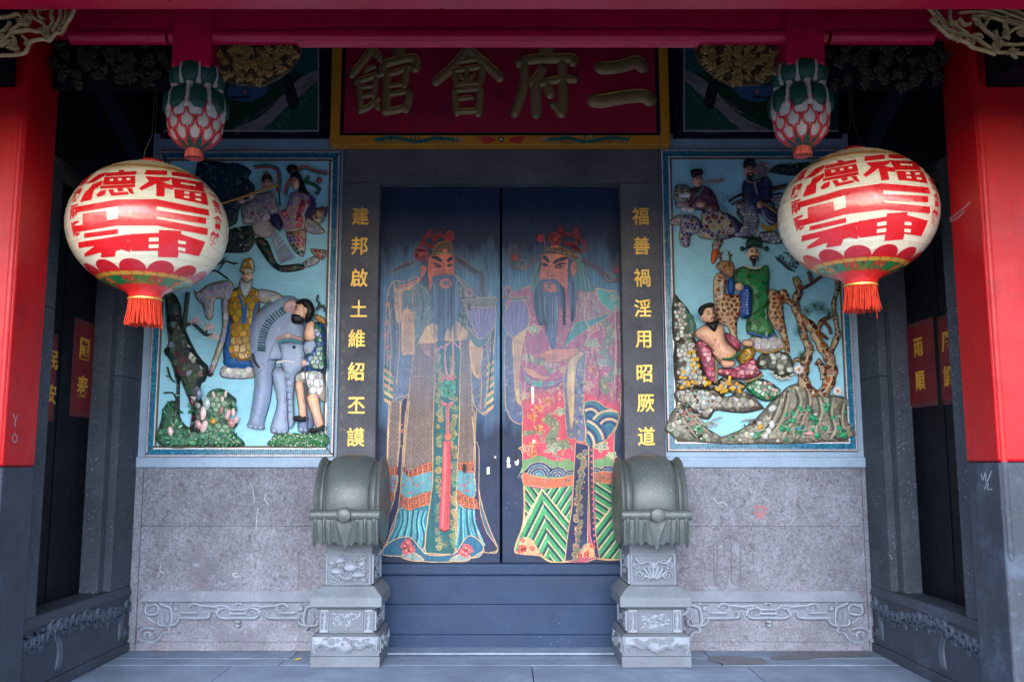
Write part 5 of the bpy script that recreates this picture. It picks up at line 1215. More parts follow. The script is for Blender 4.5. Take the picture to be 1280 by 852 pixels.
for k in range(9): p = L1([(390 - k * 2, 150 + k * 24)])[0]; r.rib([p, (p[0] + 4, p[1] + 2)], 1.6, (196, 196, 200), .01, .01)
r.rib(L1([(620, 165), (600, 200), (650, 220), (690, 250), (670, 290)]), 4.5, (36, 84, 66), .02, .01); r.ball(*L1([(690, 195)])[0], 4, 4.5, (150, 70, 76), .02, .02); r.done()
r = Rel('phoenix_rider', pl)
r.part(L1([(545, 145), (580, 190), (600, 250), (635, 300), (570, 300), (545, 230)]), (18, 18, 26), .03)
LD = [(170, 130, 150), (150, 120, 156), (186, 140, 150), (132, 116, 150), (168, 66, 84)]
r.part(L1([(500, 280), (560, 265), (630, 290), (638, 340), (610, 430), (600, 500), (560, 525), (470, 535), (440, 460), (425, 415), (470, 380), (488, 320)]), LD[0], .04, 8, LD)
r.face(*L1([(532, 212)])[0], 5.6, 8.2, (212, 166, 146), -1); r.part(L1([(500, 175), (520, 150), (560, 150), (578, 200), (562, 240), (556, 190), (530, 170)]), (18, 18, 26), .035, h0=.02); r.ball(*L1([(512, 122)])[0], 7.2, 6.4, (18, 18, 26), .03, .02)
r.part(L1([(610, 430), (720, 520), (700, 545), (640, 545), (590, 510)]), (130, 140, 160), .03, 6, [(140, 150, 168), (118, 124, 150)])
for c, q in (((178, 56, 72), (580, 375)), ((178, 56, 72), (560, 452)), ((170, 70, 86), (460, 415))): r.ball(*L1([q])[0], 4, 4.4, c, .012, .045, t=True)
r.done()
r = Rel('phoenix', pl)
r.part(L1([(260, 580), (340, 590), (385, 700), (430, 755), (560, 745), (585, 780), (460, 800), (380, 765), (300, 660)]), (24, 66, 54), .03, 6, [(24, 70, 54), (40, 84, 60), (20, 44, 60), (86, 60, 44)], grout=(30, 36, 36))
for k in range(13):
    a = L1([(400 + k * 11, 520 + k * 15)])[0]; b = L1([(385 + k * 4, 600 + k * 12)])[0]; r.rib([a, ((a[0] + b[0]) / 2 - 2, (a[1] + b[1]) / 2), b], 2.6, vary((138, 150, 170), 16), .014, .02, True)
r.part(L1([(470, 540), (560, 520), (600, 540), (590, 680), (560, 690), (510, 640)]), (150, 60, 90), .03, 5, [(160, 60, 90), (36, 90, 80), (60, 60, 130), (180, 120, 110)])
for k in range(11):
    a = math.radians(-20 - k * 7); p = L1([(600, 470)])[0]; l = 28 + 6 * math.sin(k); r.rib([p, (p[0] + l * .6 * math.cos(a), p[1] + l * .6 * math.sin(a)), (p[0] + l * math.cos(a), p[1] + l * math.sin(a) - 1)], 3.6, random.choice(((48, 42, 96), (70, 40, 90), (36, 50, 110))), .016, .012, True)
r.part(L1([(640, 430), (700, 370), (735, 400), (710, 470), (660, 470)]), (120, 60, 44), .03, 5, [(140, 70, 50), (40, 90, 66), (186, 160, 90)])
r.part(L1([(580, 740), (640, 700), (680, 700), (690, 730), (640, 760), (590, 765)]), (96, 120, 150), .025, 5, [(100, 126, 156), (70, 96, 140)]); r.part(L1([(630, 650), (680, 650), (740, 660), (720, 715), (680, 710)]), (150, 60, 50), .03, 5, [(150, 60, 50), (180, 110, 60), (90, 50, 80)]); r.rib(L1([(560, 770), (590, 785)]), 3, (176, 72, 40), .016, .02, True); r.done()
r = Rel('grey_deer', pl)
DL = [(150, 150, 178), (164, 162, 186), (138, 140, 170)]
r.part(L3([(195, 85), (215, 95), (260, 60), (330, 42), (375, 50), (380, 130), (350, 140), (330, 130), (310, 122), (290, 140), (282, 212), (255, 216), (238, 155), (212, 130)]), DL[0], .03, 9, DL)
r.part(L3([(325, 130), (358, 130), (352, 280), (322, 370), (285, 470), (265, 482), (268, 450), (305, 340), (328, 250)]), DL[0], .028, 9, DL); r.part(L3([(262, 458), (285, 462), (280, 480), (262, 480)]), (40, 40, 50), .02, h0=.012); r.done()
r = Rel('elder', pl, 'white-bearded elder in a gold robe')
GD = [(186, 140, 30), (170, 124, 26), (204, 158, 44), (160, 116, 30)]
r.part(L2([(300, 388), (345, 392), (372, 408), (362, 432), (330, 425), (305, 418)]), (170, 176, 190), .03, 8, [(172, 178, 192), (150, 156, 174)])
r.part(L2([(212, 590), (250, 588), (292, 594), (288, 622), (208, 620)]), (170, 172, 186), .025, 8, [(176, 176, 190), (158, 160, 178)])
r.part(L2([(222, 470), (240, 470), (285, 572), (284, 598), (215, 592)]), (20, 84, 150), .03); r.part(L2([(225, 560), (285, 572), (284, 597), (216, 590)]), (20, 88, 156), .034)
r.part(L2([(240, 388), (268, 380), (300, 386), (310, 420), (302, 480), (290, 575), (229, 566), (233, 470), (222, 430)]), GD[0], .045, 9, GD, grout=(120, 96, 50))
for l in ([(258, 405), (268, 440), (266, 480)], [(305, 425), (296, 465), (290, 490)], [(272, 480), (278, 430)]): r.rib(L2(l), 3.4, (24, 96, 160), .012, .045)
r.face(*L2([(277, 353)])[0], 6.4, 7.6, (212, 168, 140), 0, .03); r.part(L2([(261, 362), (276, 372), (292, 362), (288, 392), (274, 412), (259, 392)]), (152, 164, 172), .02, h0=.04)
for k in range(7): r.rib(L2([(264 + k * 4, 374), (268 + k * 2, 392), (272, 406)]), .9, (186, 196, 202), .006, .058, True)
r.part(L2([(262, 342), (268, 316), (284, 306), (296, 318), (294, 345)]), (160, 120, 40), .035, 6, [(170, 128, 44), (146, 106, 36)], h0=.03); r.rib(L2([(262, 338), (278, 333), (295, 338)]), 2.4, (110, 80, 40), .01, .06); r.done()
r = Rel('elephant', pl, 'grey-blue elephant with a teal harness')
EL = (136, 152, 184)
r.part(L4_([(318, 560), (372, 560), (376, 735), (308, 735), (318, 640)]), (104, 122, 160), .035)
r.part(L4_([(85, 230), (150, 160), (230, 115), (310, 130), (335, 250), (340, 330), (240, 345), (215, 400), (195, 460), (190, 520), (180, 600), (152, 700), (150, 726), (75, 716), (86, 680), (105, 560), (108, 490), (82, 390), (75, 300)]), EL, .07, w=14)
r.part(L4_([(186, 470), (220, 440), (262, 470), (268, 600), (262, 742), (185, 742), (190, 690), (212, 600)]), (144, 160, 190), .055)
r.part(L4_([(225, 340), (280, 325), (336, 335), (342, 440), (302, 480), (288, 590), (292, 690), (274, 726), (264, 690), (258, 560), (244, 470), (230, 420)]), (148, 164, 194), .06, h0=.02)
r.part(L4_([(338, 340), (380, 312), (412, 340), (434, 382), (400, 392), (350, 384)]), (150, 166, 196), .02, h0=.05); r.part(L4_([(172, 404), (200, 340), (222, 332), (238, 400), (215, 408)]), (150, 166, 196), .025, h0=.05)
for k in range(20):
    t = k / 19; q = cr(L4_([(148, 368), (155, 300), (190, 230), (255, 180)]), 19, False); i = int(t * (len(q) - 2)); p, p2 = q[i], q[i + 1]; dx, dy = p2[0] - p[0], p2[1] - p[1]; l = math.hypot(dx, dy); nx_, ny_ = -dy / l, dx / l
    r.rib([(p[0] - nx_ * 5, p[1] - ny_ * 5), (p[0] + nx_ * 5, p[1] + ny_ * 5)], 2.8, (30, 96, 102) if k % 2 else (22, 66, 84), .012, .062)
r.part(L4_([(246, 150), (300, 134), (312, 190), (252, 196)]), (196, 160, 158), .03, h0=.05); r.rib(L4_([(218, 318), (270, 302), (335, 318)]), 5.5, (170, 136, 140), .016, .065); r.ball(*L4_([(268, 300)])[0], 4.4, 3.8, (196, 170, 160), .02, .075)
r.rib(L4_([(228, 330), (270, 320), (330, 335)]), 3.2, (60, 140, 150), .012, .078); r.rib(L4_([(105, 378), (118, 420), (142, 452)]), 4, (36, 38, 50), .014, .06, True); r.rib(L4_([(218, 424), (260, 418), (304, 424)]), 3, (206, 208, 210), .014, .075)
r.ball(*L4_([(300, 356)])[0], 2.2, 1.6, (20, 20, 28), .008, .085); r.rib(L4_([(290, 350), (305, 345)]), 1, (30, 30, 40), .005, .085)
for x, y in ((95, 715), (115, 720), (138, 722), (202, 738), (225, 740), (248, 740), (325, 732), (350, 733)): r.ball(*L4_([(x, y)])[0], 2.8, 2.2, (150, 160, 184), .012, .045)
for l in ([(255, 470), (285, 474)], [(255, 500), (286, 502)], [(258, 530), (286, 532)], [(260, 560), (287, 560)], [(262, 590), (287, 590)], [(262, 620), (288, 618)], [(264, 650), (288, 648)]): r.rib(L4_(l), .9, (96, 112, 150), .004, .078)
r.done()
r = Rel('mahout', pl, 'black-bearded man in blue beside the elephant')
CL = [(30, 76, 140), (24, 100, 84), (40, 90, 156), (30, 110, 70)]
r.part(L4_([(350, 580), (400, 565), (416, 640), (430, 712), (396, 722), (376, 660)]), (222, 176, 152), .05, h0=.03); r.part(L4_([(300, 515), (336, 515), (346, 600), (356, 668), (322, 678), (312, 600)]), (222, 176, 152), .05, h0=.04)
r.part(L4_([(300, 482), (350, 455), (425, 470), (436, 600), (392, 575), (362, 592), (350, 520), (306, 522)]), (190, 196, 206), .05, 9, [(194, 200, 208), (170, 178, 190), (150, 176, 190)], h0=.03)
r.part(L4_([(385, 240), (432, 252), (442, 380), (436, 465), (340, 460), (330, 440), (345, 390), (384, 350), (372, 290)]), CL[0], .055, 6, CL, h0=.03, grout=(40, 60, 80))
r.part(L4_([(352, 245), (386, 235), (404, 310), (372, 326), (342, 310)]), (222, 174, 150), .04, h0=.05)
r.part(L4_([(296, 200), (302, 160), (335, 150), (356, 180), (350, 222), (328, 244), (300, 236)]), (224, 176, 152), .05, h0=.05)
r.part(L4_([(305, 150), (332, 132), (372, 140), (392, 190), (366, 238), (348, 232), (352, 190), (332, 160)]), (16, 16, 22), .045, h0=.06); r.part(L4_([(290, 206), (312, 200), (336, 208), (346, 232), (322, 246), (292, 240)]), (16, 16, 22), .03, h0=.08)
r.rib(L4_([(302, 172), (318, 168)]), 1.3, (20, 20, 26), .005, .1); r.rib(L4_([(304, 184), (318, 182)]), 1.2, (20, 20, 26), .005, .1); r.rib(L4_([(306, 178), (298, 200), (308, 203)]), 1.6, (206, 160, 138), .01, .095); r.ball(*L4_([(352, 188)])[0], 2.6, 4, (216, 168, 146), .012, .1)
r.rib(L4_([(348, 400), (352, 560), (360, 740)]), 2, (70, 76, 90), .012, .075); r.ball(*L4_([(346, 425)])[0], 3.8, 5.6, (222, 176, 152), .03, .07)
for x, y in ((330, 680), (405, 735)): r.part(L4_([(x - 34, y - 10), (x, y - 12), (x + 28, y - 6 - (20 if x > 350 else 0)), (x + 26, y + 10 - (16 if x > 350 else 0)), (x - 30, y + 10)]), (24, 26, 34), .03, h0=.05)
for l in ([(405, 110), (398, 135), (410, 150), (395, 180)], [(410, 165), (428, 160), (436, 190)], [(395, 200), (420, 230), (440, 225)]): r.rib(L4_(l), 3, (58, 66, 72), .014, .04)
r.part(L4_([(390, 200), (430, 215), (440, 245), (400, 230)]), (190, 140, 80), .03, h0=.04); r.done()
r = Rel('old_tree', pl)
TR = [(28, 58, 50), (20, 40, 40), (44, 74, 58), (70, 30, 40), (96, 110, 130), (24, 34, 46), (36, 66, 60)]
r.part(L3([(60, 80), (110, 108), (135, 160), (142, 230), (200, 360), (240, 415), (262, 440), (250, 500), (228, 520), (228, 580), (252, 650), (246, 745), (180, 745), (190, 640), (160, 560), (132, 500), (128, 660), (110, 740), (92, 700), (118, 540), (92, 420), (60, 370), (80, 330), (72, 250), (66, 140)]), TR[0], .05, 8, TR, grout=(26, 34, 32))
for l, w_ in (([(150, 265), (160, 180), (170, 95)], 5.5), ([(140, 262), (190, 240), (250, 290), (290, 290)], 4), ([(250, 290), (262, 262)], 2.2), ([(60, 560), (100, 560), (120, 600)], 2), ([(75, 440), (90, 490), (110, 510)], 2), ([(90, 490), (70, 480)], 1.4)): r.rib(L3(l), w_, (32, 52, 46), .02, .012)
for x, y in ((210, 218), (195, 235), (225, 235), (268, 248), (285, 258), (262, 262), (295, 292), (305, 305), (282, 300)):
    p = L3([(x, y)])[0]
    for k in range(6): a = k * 1.05; r.ball(p[0] + 2.4 * math.cos(a), p[1] + 2.4 * math.sin(a), 1.7, 1.0, vary((206, 180, 184), 14), .008, .03, a, True)
r.done()
r = Rel('bushes', pl)
GN = [(48, 108, 84), (66, 130, 100), (34, 84, 70), (90, 140, 110), (40, 96, 60)]
r.part(L3([(40, 806), (44, 690), (66, 615), (112, 600), (140, 690), (190, 720), (240, 640), (262, 560), (320, 540), (372, 572), (392, 600), (350, 680), (400, 700), (378, 740), (432, 800), (300, 806)]), (44, 90, 66), .035, 7, GN, grout=(40, 70, 56), keep=.9)
for k in range(46):
    p = L3([(random.uniform(50, 400), random.uniform(600, 790))])[0]; r.ball(p[0], p[1], random.uniform(2.4, 5), random.uniform(1.4, 2.6), vary(random.choice(GN), 16), .014, .034, random.uniform(0, 3), True)
for x, y, rx, ry, c in ((95, 738, 3.4, 6, (206, 180, 182)), (245, 655, 4, 9, (214, 188, 190)), (225, 705, 4.6, 7, (190, 140, 140)), (250, 715, 4, 8, (206, 178, 180)), (292, 692, 3.4, 3.4, (206, 150, 60)), (262, 610, 4.6, 8, (160, 180, 186)), (360, 660, 3, 7, (206, 160, 164)), (385, 650, 2.6, 5, (214, 180, 180)), (375, 700, 4.4, 6, (170, 120, 120)), (398, 685, 3, 5, (206, 170, 170)), (335, 590, 2, 4, (214, 200, 190)), (350, 565, 2, 5, (214, 196, 190)), (295, 570, 2, 5, (206, 180, 176)), (330, 640, 3, 6, (150, 110, 110)), (195, 600, 3, 6, (96, 40, 50)), (225, 565, 4, 8, (90, 104, 128))):
    r.ball(*L3([(x, y)])[0], rx, ry, c, .016, .045, random.uniform(-.4, .4), True)
r.leaves(L3([(40, 806), (60, 740), (400, 740), (432, 806)]), 200, [(60, 120, 90), (80, 140, 100), (40, 96, 80)], 2.0, h0=.03)
gr = L4_([(184, 806), (182, 775), (220, 745), (330, 748), (430, 745), (432, 808)]); r.part(gr, (56, 110, 70), .035); r.leaves(gr, 320, [(70, 134, 84), (50, 110, 66), (110, 150, 110), (190, 200, 190)], 1.5, h0=.03); r.done()

# ================= panel with the spotted deer
gx0, gx1 = PX['R']; pr_ = panel(1, gx0, gx1, onY(950, 564, 0).z + .004, onY(950, 189, 0).z, 'blue tile framed mosaic relief with green-robed rider on a spotted deer and bare-chested man')
R1, R2, R3, R4 = Zm(825, 185, 5.874), Zm(825, 300, 5.68), Zm(825, 430, 6.086), Zm(960, 380, 4.483)
r = Rel('lion_rider', pr_)
r.part(R1([(310, 470), (400, 450), (470, 480), (545, 560), (552, 630), (450, 645), (400, 672), (300, 662), (268, 620), (300, 560)]), (110, 110, 130), .035, 6, [(150, 156, 168), (60, 90, 100), (90, 50, 70), (150, 150, 110), (70, 70, 130)])
r.part(R1([(150, 500), (250, 500), (302, 560), (282, 620), (222, 650), (212, 722), (160, 722), (140, 650), (150, 560)]), (80, 80, 130), .04, 4.5, [(64, 76, 136), (150, 110, 116), (130, 140, 160), (44, 56, 100)])
r.part(R1([(74, 535), (150, 490), (152, 562), (82, 566)]), (90, 56, 80), .03, 5, [(96, 56, 80), (130, 120, 140)])
r.part(R1([(232, 300), (330, 285), (402, 350), (432, 480), (370, 505), (300, 460), (220, 445), (208, 340)]), (104, 62, 90), .045, 8, [(110, 64, 92), (94, 54, 84), (124, 80, 100)], grout=(70, 54, 66))
r.part(R1([(108, 290), (150, 275), (212, 290), (222, 360), (200, 400), (112, 402)]), (84, 96, 70), .04, 5, [(88, 104, 74), (60, 90, 90), (110, 104, 70)]); r.part(R1([(115, 400), (200, 395), (220, 430), (170, 445), (125, 435)]), (170, 140, 150), .035)
for x, y in ((160, 360), (190, 355), (175, 455), (215, 465)): r.ball(*R1([(x, y)])[0], 5, 3.4, (206, 206, 206), .016, .04)
for l in ([(140, 280), (135, 250)], [(165, 278), (160, 262)], [(180, 280), (190, 255)], [(120, 290), (108, 300)]): r.rib(R1(l), 1.6, (40, 44, 44), .01, .03, True)
r.part(R1([(486, 480), (590, 555), (602, 605), (560, 642), (500, 580)]), (40, 36, 92), .04); r.face(*R1([(272, 250)])[0], 6.4, 7.6, (206, 158, 136), 1); r.part(R1([(218, 180), (250, 168), (300, 170), (304, 205), (268, 212), (232, 226)]), (16, 16, 24), .03, h0=.03); r.ball(*R1([(290, 425)])[0], 6, 4.4, (200, 150, 130), .024, .045)
r.rib(R1([(330, 260), (380, 250), (420, 255), (465, 232)]), 3.6, (150, 132, 136), .014, .012, True); r.rib(R1([(235, 385), (280, 340), (310, 300)]), 3, (90, 130, 120), .012, .045); r.done()
r = Rel('crane', pr_)
PB = [(150, 158, 178), (130, 140, 164), (168, 172, 186), (110, 122, 150)]
r.part(R1([(560, 470), (640, 405), (720, 500), (705, 620), (640, 668), (560, 655), (480, 672), (420, 690), (400, 700), (430, 668), (520, 640), (580, 600), (600, 540)]), PB[0], .035, 4.2, PB, grout=(60, 66, 86))
r.part(R1([(735, 622), (865, 622), (890, 700), (745, 690)]), PB[0], .03, 5, PB, grout=(60, 66, 86)); r.part(R1([(800, 370), (880, 330), (930, 380), (900, 480), (830, 440)]), PB[0], .02, 4.5, PB, grout=(50, 56, 76))
r.part(R1([(384, 705), (425, 668), (462, 690), (432, 742), (390, 745)]), (150, 140, 130), .03, 4.5, [(160, 146, 130), (110, 100, 96), (70, 66, 70)]); r.part(R1([(385, 748), (432, 745), (404, 842), (376, 838)]), (190, 92, 40), .025)
for k in range(9): r.rib(R1([(740 + k * 13, 560 + 30 * math.sin(k * .4)), (745 + k * 12, 600 + 18 * math.sin(k * .4))]), 2.4, vary((168, 130, 36), 14), .016, .03)
for l, c in (([(500, 400), (560, 360), (680, 310), (800, 300), (930, 270)], (40, 34, 44)), ([(520, 420), (600, 380), (690, 330), (800, 318), (920, 290)], (110, 86, 74))): r.rib(R1(l), 3.2, c, .012, .01)
for l in ([(460, 400), (465, 350)], [(480, 400), (495, 340)], [(500, 390), (520, 350)], [(440, 410), (500, 460)], [(420, 420), (490, 470)]): r.rib(R1(l), 2.4, (60, 70, 120), .012, .012, True)
r.done()
r = Rel('crane_rider', pr_)
BL = [(44, 60, 104), (36, 52, 92), (56, 74, 120)]
r.part(R1([(700, 430), (760, 400), (860, 490), (862, 565), (800, 560), (740, 480)]), (30, 40, 90), .04); r.rib(R1([(720, 400), (780, 440), (860, 500)]), 2.2, (150, 120, 60), .01, .04); r.rib(R1([(740, 470), (770, 530), (820, 560)]), 2.4, (130, 140, 170), .01, .04)
r.ball(*R1([(748, 160)])[0], 9, 10, (120, 110, 124), .015, .004)
for k in range(12): a = k * .52; p = R1([(748, 160)])[0]; r.ball(p[0] + 8 * math.cos(a), p[1] + 8.6 * math.sin(a), 2.2, 1.6, vary((170, 150, 150), 14), .012, .012, a, True)
r.part(R1([(608, 252), (690, 240), (790, 220), (822, 310), (802, 400), (745, 402), (722, 485), (650, 475), (608, 385)]), BL[0], .05, 8, BL, grout=(34, 40, 66)); r.rib(R1([(680, 270), (700, 360)]), 1.6, (150, 150, 160), .008, .055); r.rib(R1([(620, 255), (660, 268), (720, 255)]), 2.2, (140, 110, 90), .01, .05)
r.face(*R1([(650, 182)])[0], 6.2, 8.2, (200, 154, 134), 0, .03, (20, 18, 24)); r.part(R1([(606, 160), (610, 105), (645, 92), (682, 98), (692, 150), (650, 138)]), (16, 18, 30), .03, h0=.03); r.part(R1([(560, 420), (600, 395), (640, 410), (610, 445), (565, 450)]), (140, 104, 84), .03, 5, [(150, 110, 86), (120, 90, 80)]); r.ball(*R1([(718, 430)])[0], 4, 4.6, (190, 140, 116), .02, .05); r.done()
r = Rel('pine_foliage', pr_)
fo = R1([(800, 175), (850, 130), (940, 125), (1100, 110), (1180, 140), (1180, 200), (1028, 205), (920, 200)]); r.part(fo, (20, 44, 48), .015); r.leaves(fo, 240, [(24, 58, 60), (34, 72, 66), (18, 40, 52)], 2.2); r.done(); r = Rel('twisted_tree', pr_)
TB = [(120, 62, 34), (96, 52, 36), (150, 84, 44), (76, 44, 36), (140, 110, 80)]
def limb(pts, w0, w1):
    q = np.asarray(cr(pts, 4, False)); T = np.gradient(q, axis=0); T /= np.maximum(np.hypot(T[:, 0], T[:, 1]), 1e-6)[:, None]; Nn = np.stack([-T[:, 1], T[:, 0]], 1)
    ww = np.linspace(w0, w1, len(q))[:, None] / 2 * (1 + .18 * np.sin(np.arange(len(q)) * 1.7))[:, None]
    return [tuple(p) for p in q + Nn * ww] + [tuple(p) for p in (q - Nn * ww)[::-1]]
for pts, w0, w1, pal in (([(392, 190), (380, 100), (366, 0), (388, -90), (370, -160)], 6, 3.5, [(50, 34, 36), (76, 44, 34), (90, 60, 44)]), ([(330, 300), (372, 220), (392, 150)], 8, 6, TB), ([(262, 525), (205, 450), (196, 380), (215, 300), (235, 250)], 15, 11, TB), ([(300, 520), (335, 450), (356, 380), (340, 300), (300, 240), (262, 170), (225, 110), (170, 70), (152, -10), (172, -80), (150, -150)], 15, 8, TB), ([(235, 262), (200, 180), (176, 100)], 10, 8, TB), ([(262, 170), (300, 100), (350, 70)], 8, 4, TB), ([(215, 330), (160, 310), (140, 330)], 6, 3, TB), ([(152, 10), (95, -20), (40, -10), (10, 30)], 7, 5, TB), ([(270, 320), (300, 350), (310, 420)], 8, 8, TB)):
    o_ = limb(R4(pts), w0, w1); w_ = max(w0, w1); relief(r.b, o_, .045 if w0 > 9 else .03, mpp, (170, 146, 116), w=w_ * .5, step=w_ * .4); ribbon(r.b, o_, 1.2, .004, mpp, (50, 36, 30), .008, closed=True); shards(r.t, o_, .045 if w0 > 9 else .03, mpp, pal, max(4.2, w_ * .5), w=w_ * .5, gap=.11)
for l in ([(280, 90), (330, 120), (350, 170)], [(290, 160), (330, 200)], [(180, -80), (250, -120), (300, -160)], [(240, -120), (220, -180)]): r.rib(R4(l), 4, (74, 44, 36), .02, .015)
for x, y, q in ((165, 150, 9), (290, 30, 10), (250, 10, 9), (330, 60, 8), (180, 290, 7), (210, 40, 7)):
    p = R4([(x, y)])[0]
    for k in range(34): a = k * .37; l = q * random.uniform(.7, 1.05); r.rib([p, (p[0] + l * math.cos(a), p[1] + l * math.sin(a))], 1.2, vary(random.choice(((28, 84, 60), (40, 110, 76), (20, 60, 54))), 10), .012, .03 + random.uniform(0, .01), True)
for l in ([(840, 320), (880, 350), (930, 400), (990, 430)], [(880, 350), (870, 310)], [(900, 370), (850, 345)], [(930, 400), (915, 350)]): r.rib(Zm(825, 185, 5.874)([(a, b + 480) for a, b in l]), 3, (26, 40, 44), .014, .01, True)
lf = R2([(830, 95), (880, 80), (980, 170), (960, 210), (880, 180)]); r.leaves(lf, 70, [(22, 54, 54), (34, 66, 60)], 2.2)
for x, y, q in ((160, 370, 6.5), (376, 490, 6)):
    p = R4([(x, y)])[0]
    for k in range(9): a = k * .7; r.ball(p[0] + q * .62 * math.cos(a), p[1] + q * .62 * math.sin(a), q * .42, q * .24, (216, 206, 206), .012, .055, a, True)
    r.ball(p[0], p[1], q * .3, q * .3, (190, 130, 50), .014, .06, 0, True)
r.done()
r = Rel('spotted_deer', pr_, 'brown spotted deer carrying the green-robed rider')
SP = [(126, 62, 34), (104, 48, 28), (150, 80, 44), (140, 72, 40)]; CG = (196, 170, 138)
r.part(R2([(765, 362), (820, 358), (862, 400), (872, 520), (884, 600), (918, 780), (890, 805), (862, 690), (782, 585), (756, 480)]), SP[0], .045, 6.2, SP, grout=CG, gap=.13); r.part(R2([(832, 372), (882, 350), (912, 400), (906, 452), (870, 412)]), SP[0], .03, 5, SP, grout=CG)
r.part(R2([(392, 250), (440, 235), (474, 285), (462, 382), (560, 388), (604, 420), (592, 500), (548, 560), (542, 680), (548, 712), (500, 685), (480, 620), (410, 582), (386, 500), (376, 330)]), SP[0], .05, 6.2, SP, grout=CG, gap=.13)
r.part(R2([(432, 250), (446, 300), (440, 400), (450, 500), (425, 480), (412, 380), (415, 290)]), (196, 190, 184), .02, 5.5, [(200, 196, 190), (180, 176, 176)], h0=.04)
r.part(R2([(392, 185), (430, 158), (500, 158), (522, 212), (505, 266), (470, 262), (440, 238), (420, 225)]), (140, 92, 60), .04, 6, [(150, 98, 62), (120, 70, 44)], h0=.02, grout=(170, 140, 110)); r.ball(*R2([(440, 205)])[0], 1.6, 1.2, (20, 16, 16), .008, .06)
for l in ([(432, 155), (425, 120), (415, 85)], [(425, 120), (410, 135)], [(490, 158), (492, 120), (480, 85)], [(492, 125), (505, 105)], [(425, 110), (440, 90)]): r.rib(R2(l), 2.4, (96, 66, 50), .014, .02)
r.done()
r = Rel('green_rider', pr_, 'bearded official in a green robe on the deer')
GR = [(16, 104, 54), (22, 124, 64), (14, 88, 50), (30, 134, 76)]
r.part(R2([(638, 690), (740, 688), (820, 676), (894, 752), (770, 802), (650, 765)]), (180, 172, 182), .03, 8, [(184, 176, 186), (160, 154, 172)]); r.rib(R2([(645, 770), (760, 802), (890, 758)]), 2.2, (180, 140, 60), .012, .02)
r.part(R2([(528, 222), (600, 190), (690, 208), (750, 180), (772, 240), (766, 370), (772, 440), (762, 560), (812, 662), (760, 692), (614, 662), (626, 500), (642, 380), (600, 342), (520, 302)]), GR[0], .06, 8.5, GR, grout=(70, 110, 70), gap=.08)
r.part(R2([(566, 345), (632, 352), (634, 540), (572, 556), (552, 500)]), (20, 70, 150), .03, h0=.04); 
for k in range(9): r.ball(*R2([(602 + 3 * math.sin(k), 370 + k * 20)])[0], 1.5, 1.5, (190, 196, 204), .008, .066)
r.part(R2([(474, 290), (512, 280), (514, 382), (474, 386)]), (24, 74, 150), .03, h0=.04); r.ball(*R2([(550, 342)])[0], 5.4, 5, (214, 170, 146), .03, .06); r.rib(R2([(735, 500), (742, 690)]), 2.6, (150, 160, 180), .01, .05); r.rib(R2([(560, 560), (650, 530), (730, 470), (770, 410)]), 1.1, (30, 34, 36), .008, .068)
r.rib(R2([(612, 662), (690, 680), (760, 694), (812, 664)]), 2.8, (60, 100, 160), .01, .04)
r.face(*R2([(650, 108)])[0], 7.4, 8.8, (216, 170, 146), 0, .045, (16, 16, 22)); r.part(R2([(600, 72), (602, 20), (650, -10), (700, 10), (708, 62), (650, 48)]), (22, 62, 50), .04, h0=.045); r.rib(R2([(560, 78), (600, 72), (650, 54), (705, 66), (750, 74)]), 2, (20, 50, 44), .01, .06); r.ball(*R2([(572, 72)])[0], 3.2, 3.4, (26, 90, 60), .016, .05); r.ball(*R2([(742, 74)])[0], 3.2, 3.4, (26, 90, 60), .016, .05)
r.rib(R2([(590, 190), (640, 212), (700, 205)]), 2.4, (190, 180, 170), .012, .06); r.done()
r = Rel('rocks', pr_)
RK = [(96, 84, 70), (76, 70, 62), (120, 108, 92), (60, 54, 50), (110, 116, 100)]
r.part(R2([(92, 400), (140, 428), (200, 500), (252, 600), (245, 690), (200, 720), (95, 712)]), RK[0], .03, 5, [(90, 84, 76), (70, 84, 70), (130, 116, 96), (150, 150, 140)], grout=(60, 58, 52), keep=.8)
for k in range(6): r.rib(R2([(180 + k * 10, 500 + k * 8), (190 + k * 9, 580), (195 + k * 12, 660)]), 1.3, (56, 110, 96), .01, .03)
r.part(R3([(112, -20), (250, -40), (275, 0), (312, 160), (405, 302), (480, 250), (620, 290), (640, 340), (580, 385), (520, 365), (460, 395), (380, 340), (250, 340), (125, 345)]), (66, 56, 46), .04, 6, RK, grout=(52, 46, 40), keep=.8)
for x, y in ((215, 70), (250, 65), (240, 125), (235, 165), (280, 170), (275, 118), (250, 205), (170, 215), (150, 255), (180, 260), (240, 290), (270, 300), (205, 300), (330, 265), (340, 305), (365, 300), (210, 315), (160, 330), (520, 262), (455, 320), (465, 345), (465, 362), (490, 360), (540, 340), (610, 325), (595, 360), (500, 300), (520, 300), (575, 305), (430, 345)):
    r.ball(*R3([(x, y)])[0], random.uniform(2.4, 4.2), random.uniform(2, 3), vary((206, 158, 48), 16), .02, .04, random.uniform(0, 3), True)
for x, y, rx, ry in ((205, 190, 3.6, 7), (210, 130, 4, 3), (200, 225, 3, 4)): r.ball(*R3([(x, y)])[0], rx, ry, (168, 184, 186), .02, .045, .2, True)
r.part(R3([(120, 345), (300, 340), (400, 350), (500, 400), (620, 360), (700, 395), (782, 480), (770, 495), (650, 522), (520, 515), (420, 505), (380, 560), (345, 570), (280, 545), (200, 480), (128, 455)]), (112, 106, 98), .04, 7, [(112, 106, 98), (96, 92, 88), (130, 122, 108), (84, 80, 78)], grout=(80, 76, 70), gap=.07)
